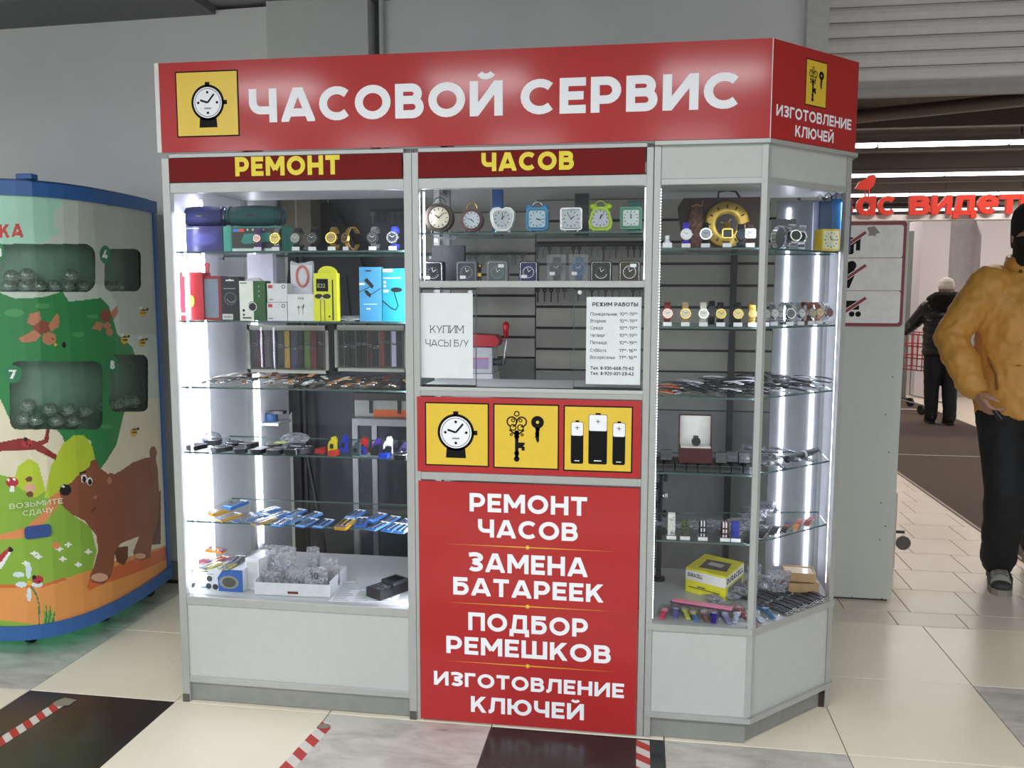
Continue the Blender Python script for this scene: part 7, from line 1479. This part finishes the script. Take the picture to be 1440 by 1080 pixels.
def shoe(t, c, yaw_, s=1.0, cols=('aaa8a4', '3a3a38', '8f8a80')):
    """sneaker: toe towards -y before yaw"""
    T = Matrix.Translation(c) @ Matrix.Rotation(yaw_, 4, 'Z'); g = G(); g.T = T
    P = [(-.036, .10), (-.040, .02), (-.050, -.10), (-.042, -.165), (-.015, -.19), (.018, -.188), (.044, -.155), (.050, -.09), (.040, .0), (.036, .10), (.0, .118)]
    P = [(a*s, b*s) for a, b in P]
    g.prism(P[::-1], (0, 0, 0), UX, (0, 1, 0), UZ, .030*s, C(cols[2], .6)); sole = obj('sole', g, t, bevel=.006)
    g = G(); g.T = T; g.prism([(a*.98, b*.985) for a, b in P][::-1], (0, 0, .022*s), UX, (0, 1, 0), UZ, .012*s, C(cols[1], .6)); obj('sole_band', g, t)
    g = G(); g.T = T
    def ring(y, w_, z1): return [(w_*cos(a), y, .03*s+(z1-.03*s)*max(0, sin(a))**.8) if sin(a) > 0 else (w_*cos(a), y, .028*s) for a in [2*pi*i/16 for i in range(16)]]
    R_ = [ring(-.182*s, .014*s, .045*s), ring(-.15*s, .040*s, .066*s), ring(-.10*s, .046*s, .082*s), ring(-.04*s, .042*s, .105*s), ring(.02*s, .038*s, .125*s), ring(.08*s, .036*s, .12*s), ring(.108*s, .022*s, .105*s)]
    vs = [p for r in R_ for p in r]; g.add(vs, [(j*16+i, (j+1)*16+i, (j+1)*16+(i+1) % 16, j*16+(i+1) % 16) for j in range(6) for i in range(16)]+[list(range(16)), list(range(96, 112))[::-1]], C(cols[0], .6), True); u_ = obj('upper', g, t)
    for k in range(5):
        y_ = (-.105+.022*k)*s; z_ = (.086+.0075*k)*s; g = G(); g.T = T; g.tube([(-.026*s, y_, z_-.012*s), (-.012*s, y_, z_+.0*s), (.012*s, y_-.004*s, z_+.001*s), (.026*s, y_, z_-.012*s)], .0035*s, 6, C('6a6660', .7)); obj('lace', g, u_)
    g = G(); g.T = T
    for k in (-1, 1):
        for q in range(3): g.box(k*.046*s-.003, k*.046*s+.003, (-.11+.05*q)*s, (-.085+.05*q)*s, .036*s, .07*s, C(cols[1], .6))
    obj('side_patch', g, u_); g = G(); g.T = T; g.ring((0, .062*s, .112*s), (0, .2, 1), .042*s, .028*s, .02*s, 16, C(cols[1], .7)); obj('collar', g, u_); g = G(); g.T = T; g.ball((0, -.158*s, .042*s), (.044*s, .036*s, .024*s), C(cols[1], .6), 14, 7); obj('toe_guard', g, u_)
# ---- person in the yellow jacket (walking towards the camera, cut by the right frame edge)
P1 = (3.63, 1.86, 0); RZ1 = -.22
def lp(x, y, z):    # world -> person's frame
    v = Matrix.Rotation(-RZ1, 4, 'Z') @ (V((x, y, z))-V(P1)); return tuple(v)
aR = [lp(3.42, 1.86, 1.575), lp(3.235, 1.84, 1.30), lp(3.325, 1.70, 1.03), lp(3.375, 1.655, .94)]
aL = [(.205, 0, 1.575), (.32, .06, 1.29), (.34, -.04, 1.02), (.34, -.07, .93)]
lR = [(-.12, 0, .98), lp(3.50, 1.72, .53), lp(3.54, 1.86, .10), lp(3.53, 1.75, .05)]
lL = [(.10, 0, .98), (.13, .02, .54), (.14, .26, .13), (.14, .17, .06)]
J1 = dict(s=1.06, head=(-.03, -.02, 1.81), hip=(0, 0, 1.02), sh=1.60, armR=aR, armL=aL, legR=lR, legL=lL, palmR=(1, .3, .2), palmL=(-1, .3, 0), thumbR=1, thumbL=-1, curl=.7)
t1 = person(P1, RZ1, 'person in a mustard yellow padded jacket, black cap and mask walking forward', J1, None)
my = mat('yellow_nylon', 'cc9545', .5, var=.07, vs=5, bump=.25, bs=25)
g = G(); loft(g, [(0, 0, .895, .235, .155), (0, 0, .93, .245, .168), (0, 0, 1.05, .250, .172), (0, 0, 1.20, .250, .172), (0, 0, 1.35, .255, .172), (0, .0, 1.47, .245, .160), (0, .005, 1.55, .215, .140), (0, .01, 1.61, .155, .115), (0, .01, 1.65, .11, .105)], 28, pw=.85)
for a in (aR, aL):
    p = [V(q) for q in a]; mid1, mid2 = (p[0]*.5+p[1]*.5), (p[1]*.45+p[2]*.55); limb(g, [p[0], mid1, p[1], mid2, p[2]+(p[1]-p[2])*.08], [.098, .092, .088, .080, .062], 16)
jk = obj('jacket', remesh('jacket', g, .012, my, 3, .034, .07), t1)
g = G()      # stand-up hood collar
vs = []; n = 28
for (r, z, th) in ((.125, 1.60, 0), (.135, 1.66, 0), (.128, 1.70, 0), (.112, 1.705, 0), (.105, 1.66, 0), (.10, 1.60, 0)):
    for i in range(n): a = 2*pi*i/n; zz = z+.035*max(0, sin(a)) ; vs.append((r*1.05*cos(a), .01+r*.95*sin(a), zz-(.05 if sin(a) < -.8 else 0)))
g.add(vs, [(j*n+i, j*n+(i+1) % n, (j+1)*n+(i+1) % n, (j+1)*n+i) for j in range(5) for i in range(n)], my, True)
obj('hood_collar', g, jk)
obj('zip', G().tube([(0, -.180, .91), (0, -.183, 1.1), (0, -.183, 1.3), (0, -.172, 1.48), (0, -.13, 1.62)], .005, 6, 'dark'), jk)
for s in (-1, 1): obj('pocket_welt', G().tube([(s*.205, -.115, 1.20), (s*.17, -.145, 1.12), (s*.16, -.155, 1.04)], .006, 6, C('8a5a18', .5)), jk)
obj('quilt_seam', G().tube([(.245*cos(a), .172*sin(a), 1.16+.01*sin(3*a)) for a in [2*pi*k/32 for k in range(32)]], .004, 5, C('8a5c18', .5), True), jk)
for s in (-1, 1): obj('snap_button', G().ball((s*.085, -.115, 1.63), .009, C('5a3a18', .4), 8, 5), jk)
w_, e_ = V(aR[2]), V(aR[1]); d_ = (w_-e_).normalized(); obj('cuff', G().ring(w_-d_*.035, d_, .060, .040, .022, 18, C('1c1a18', .6)), jk, 'black cuff strap')
w_, e_ = V(aL[2]), V(aL[1]); d_ = (w_-e_).normalized(); obj('cuff', G().ring(w_-d_*.035, d_, .060, .040, .022, 18, C('1c1a18', .6)), jk)
mt = mat('black_trousers', '0f1217', .75, var=.1, vs=10, bump=.15, bs=40)
g = G(); loft(g, [(0, 0, .84, .155, .115), (0, 0, .92, .185, .135), (0, 0, 1.02, .18, .135), (0, 0, 1.08, .17, .13)], 20)
for l in (lR, lL):
    p = [V(q) for q in l]; limb(g, [p[0]+V((0, 0, -.02)), (p[0]+p[1])/2, p[1], (p[1]+p[2])/2, p[2]+V((0, 0, .03))], [.125, .112, .098, .092, .085], 16)
obj('trousers', remesh('trousers', g, .012, mt, 3, .012, .07), t1)
shoe(t1, lp(3.545, 1.86, 0), -.05, 1.12); shoe(t1, (lL[2][0], lL[2][1], .035), .1, 1.12)
hd_ = V(J1['head']); s = 1.06; bk = mat('black_knit', '0d0d10', .85, bump=.4, bs=160)
g = G(); loft(g, [(hd_[0], hd_[1]+.034, hd_[2]-.06, .084, .085), (hd_[0], hd_[1]+.030, hd_[2]-.01, .090, .092), (hd_[0], hd_[1]+.004, hd_[2]+.030, .094, .114), (hd_[0], hd_[1]+.004, hd_[2]+.075, .096, .115), (hd_[0], hd_[1]+.006, hd_[2]+.125, .086, .104), (hd_[0], hd_[1]+.008, hd_[2]+.158, .056, .07), (hd_[0], hd_[1]+.008, hd_[2]+.170, .015, .02)], 24); obj('knitted_cap', remesh('knitted_cap', g, .006, bk, 3), t1)
g = G()
for (y0_, w1, z0_, z1_) in ((0, 0, 0, 0),): pass
g = G(); loft(g, [(hd_[0], hd_[1]-.01, hd_[2]-.155, .078, .088), (hd_[0], hd_[1]-.014, hd_[2]-.11, .080, .104), (hd_[0], hd_[1]-.016, hd_[2]-.06, .083, .112), (hd_[0], hd_[1]-.014, hd_[2]-.012, .084, .112), (hd_[0], hd_[1]-.010, hd_[2]-.006, .07, .095)], 24); obj('face_mask', remesh('face_mask', g, .006, bk, 3), t1)
g = G(); w_ = V(aR[3]); limb(g, [w_+V((.02, -.02, .01)), w_+V((.05, -.03, -.03))], [.014, .016]); obj('held_item', remesh('held_item', g, .006, M['black'], 1), t1, 'small dark object in the hand')
# ---- far person seen from behind
P2 = (5.12, 7.68, .007)
J2 = dict(s=.97, head=(.0, .02, 1.56), hip=(0, 0, .92), sh=1.38, armR=[(.18, 0, 1.36), (.25, -.10, 1.10), (.22, -.28, 1.0), (.2, -.36, 1.0)], armL=[(-.18, 0, 1.36), (-.28, -.14, 1.18), (-.34, -.36, 1.06), (-.35, -.44, 1.05)],
          legR=[(.09, 0, .88), (.10, -.02, .48), (.10, .06, .08), (.10, -.02, .05)], legL=[(-.09, 0, .88), (-.09, -.04, .48), (-.08, -.02, .08), (-.08, -.10, .05)], palmR=(0, 0, -1), palmL=(0, 0, -1), thumbR=1, thumbL=-1)
# this one faces away: turn by pi, so left arm reaches to the left of the picture
for k in ('armR', 'armL', 'legR', 'legL'): J2[k] = [(-a, b, c) for a, b, c in J2[k]]
t2 = person(P2, pi-.1, 'person seen from behind in a black padded jacket and white knitted hat', J2, None)
mj = mat('black_padded_nylon', '15171c', .4, var=.1, vs=8, bump=.3, bs=25)
g = G()
for k in range(6): z = .84+.085*k; loft(g, [(0, 0, z-.045, .20, .135), (0, 0, z-.02, .222, .155), (0, 0, z+.02, .222, .155), (0, 0, z+.045, .20, .135)], 24)
loft(g, [(0, 0, 1.28, .20, .13), (0, 0, 1.36, .17, .12), (0, 0, 1.42, .10, .09)], 24)
for k in ('armR', 'armL'): p = [V(q) for q in J2[k]]; limb(g, [p[0], (p[0]+p[1])/2, p[1], (p[1]+p[2])/2, p[2]], [.085, .082, .078, .07, .055], 14)
j2 = obj('padded_jacket', remesh('padded_jacket', g, .012, mj, 2, .01, .05), t2)
g = G(); limb(g, [(-.15, -.02, 1.44), (-.12, .12, 1.47), (0, .17, 1.47), (.12, .12, 1.47), (.15, -.02, 1.44)], [.05, .06, .065, .06, .05], 12); limb(g, [(-.1, .08, 1.40), (0, .12, 1.38), (.1, .08, 1.40)], [.07, .08, .07], 12); obj('fur_hood', remesh('fur_hood', g, .010, mat('black_fur', '0d0c0d', .95, bump=1, bs=150), 1, .02, .02), j2)
g = G(); limb(g, [(.13, .16, 1.52), (0, .215, 1.50)], [.005, .005], 6); 
g = G(); h2 = V(J2['head']); loft(g, [(0, h2[1], h2[2]+.0, .084, .100), (0, h2[1], h2[2]+.04, .088, .106), (0, h2[1], h2[2]+.09, .078, .094), (0, h2[1], h2[2]+.125, .05, .062), (0, h2[1], h2[2]+.135, .015, .02)], 22); obj('knitted_hat', remesh('knitted_hat', g, .007, mat('white_knit', 'd9d0c8', .9, bump=.5, bs=160), 2), t2)
g = G(); loft(g, [(0, 0, .74, .15, .11), (0, 0, .84, .175, .13), (0, 0, .95, .17, .13)], 20)
for k in ('legR', 'legL'): p = [V(q) for q in J2[k]]; limb(g, [p[0], (p[0]+p[1])/2, p[1], (p[1]+p[2])/2, p[2]], [.11, .10, .085, .078, .07], 14)
obj('trousers', remesh('trousers', g, .012, mt, 2, .01, .06), t2)
for k in ('legR', 'legL'): p = J2[k][2]; shoe(t2, (p[0], p[1]-.02, 0), 0, .95, ('141416', '1c1c1e', '222224'))
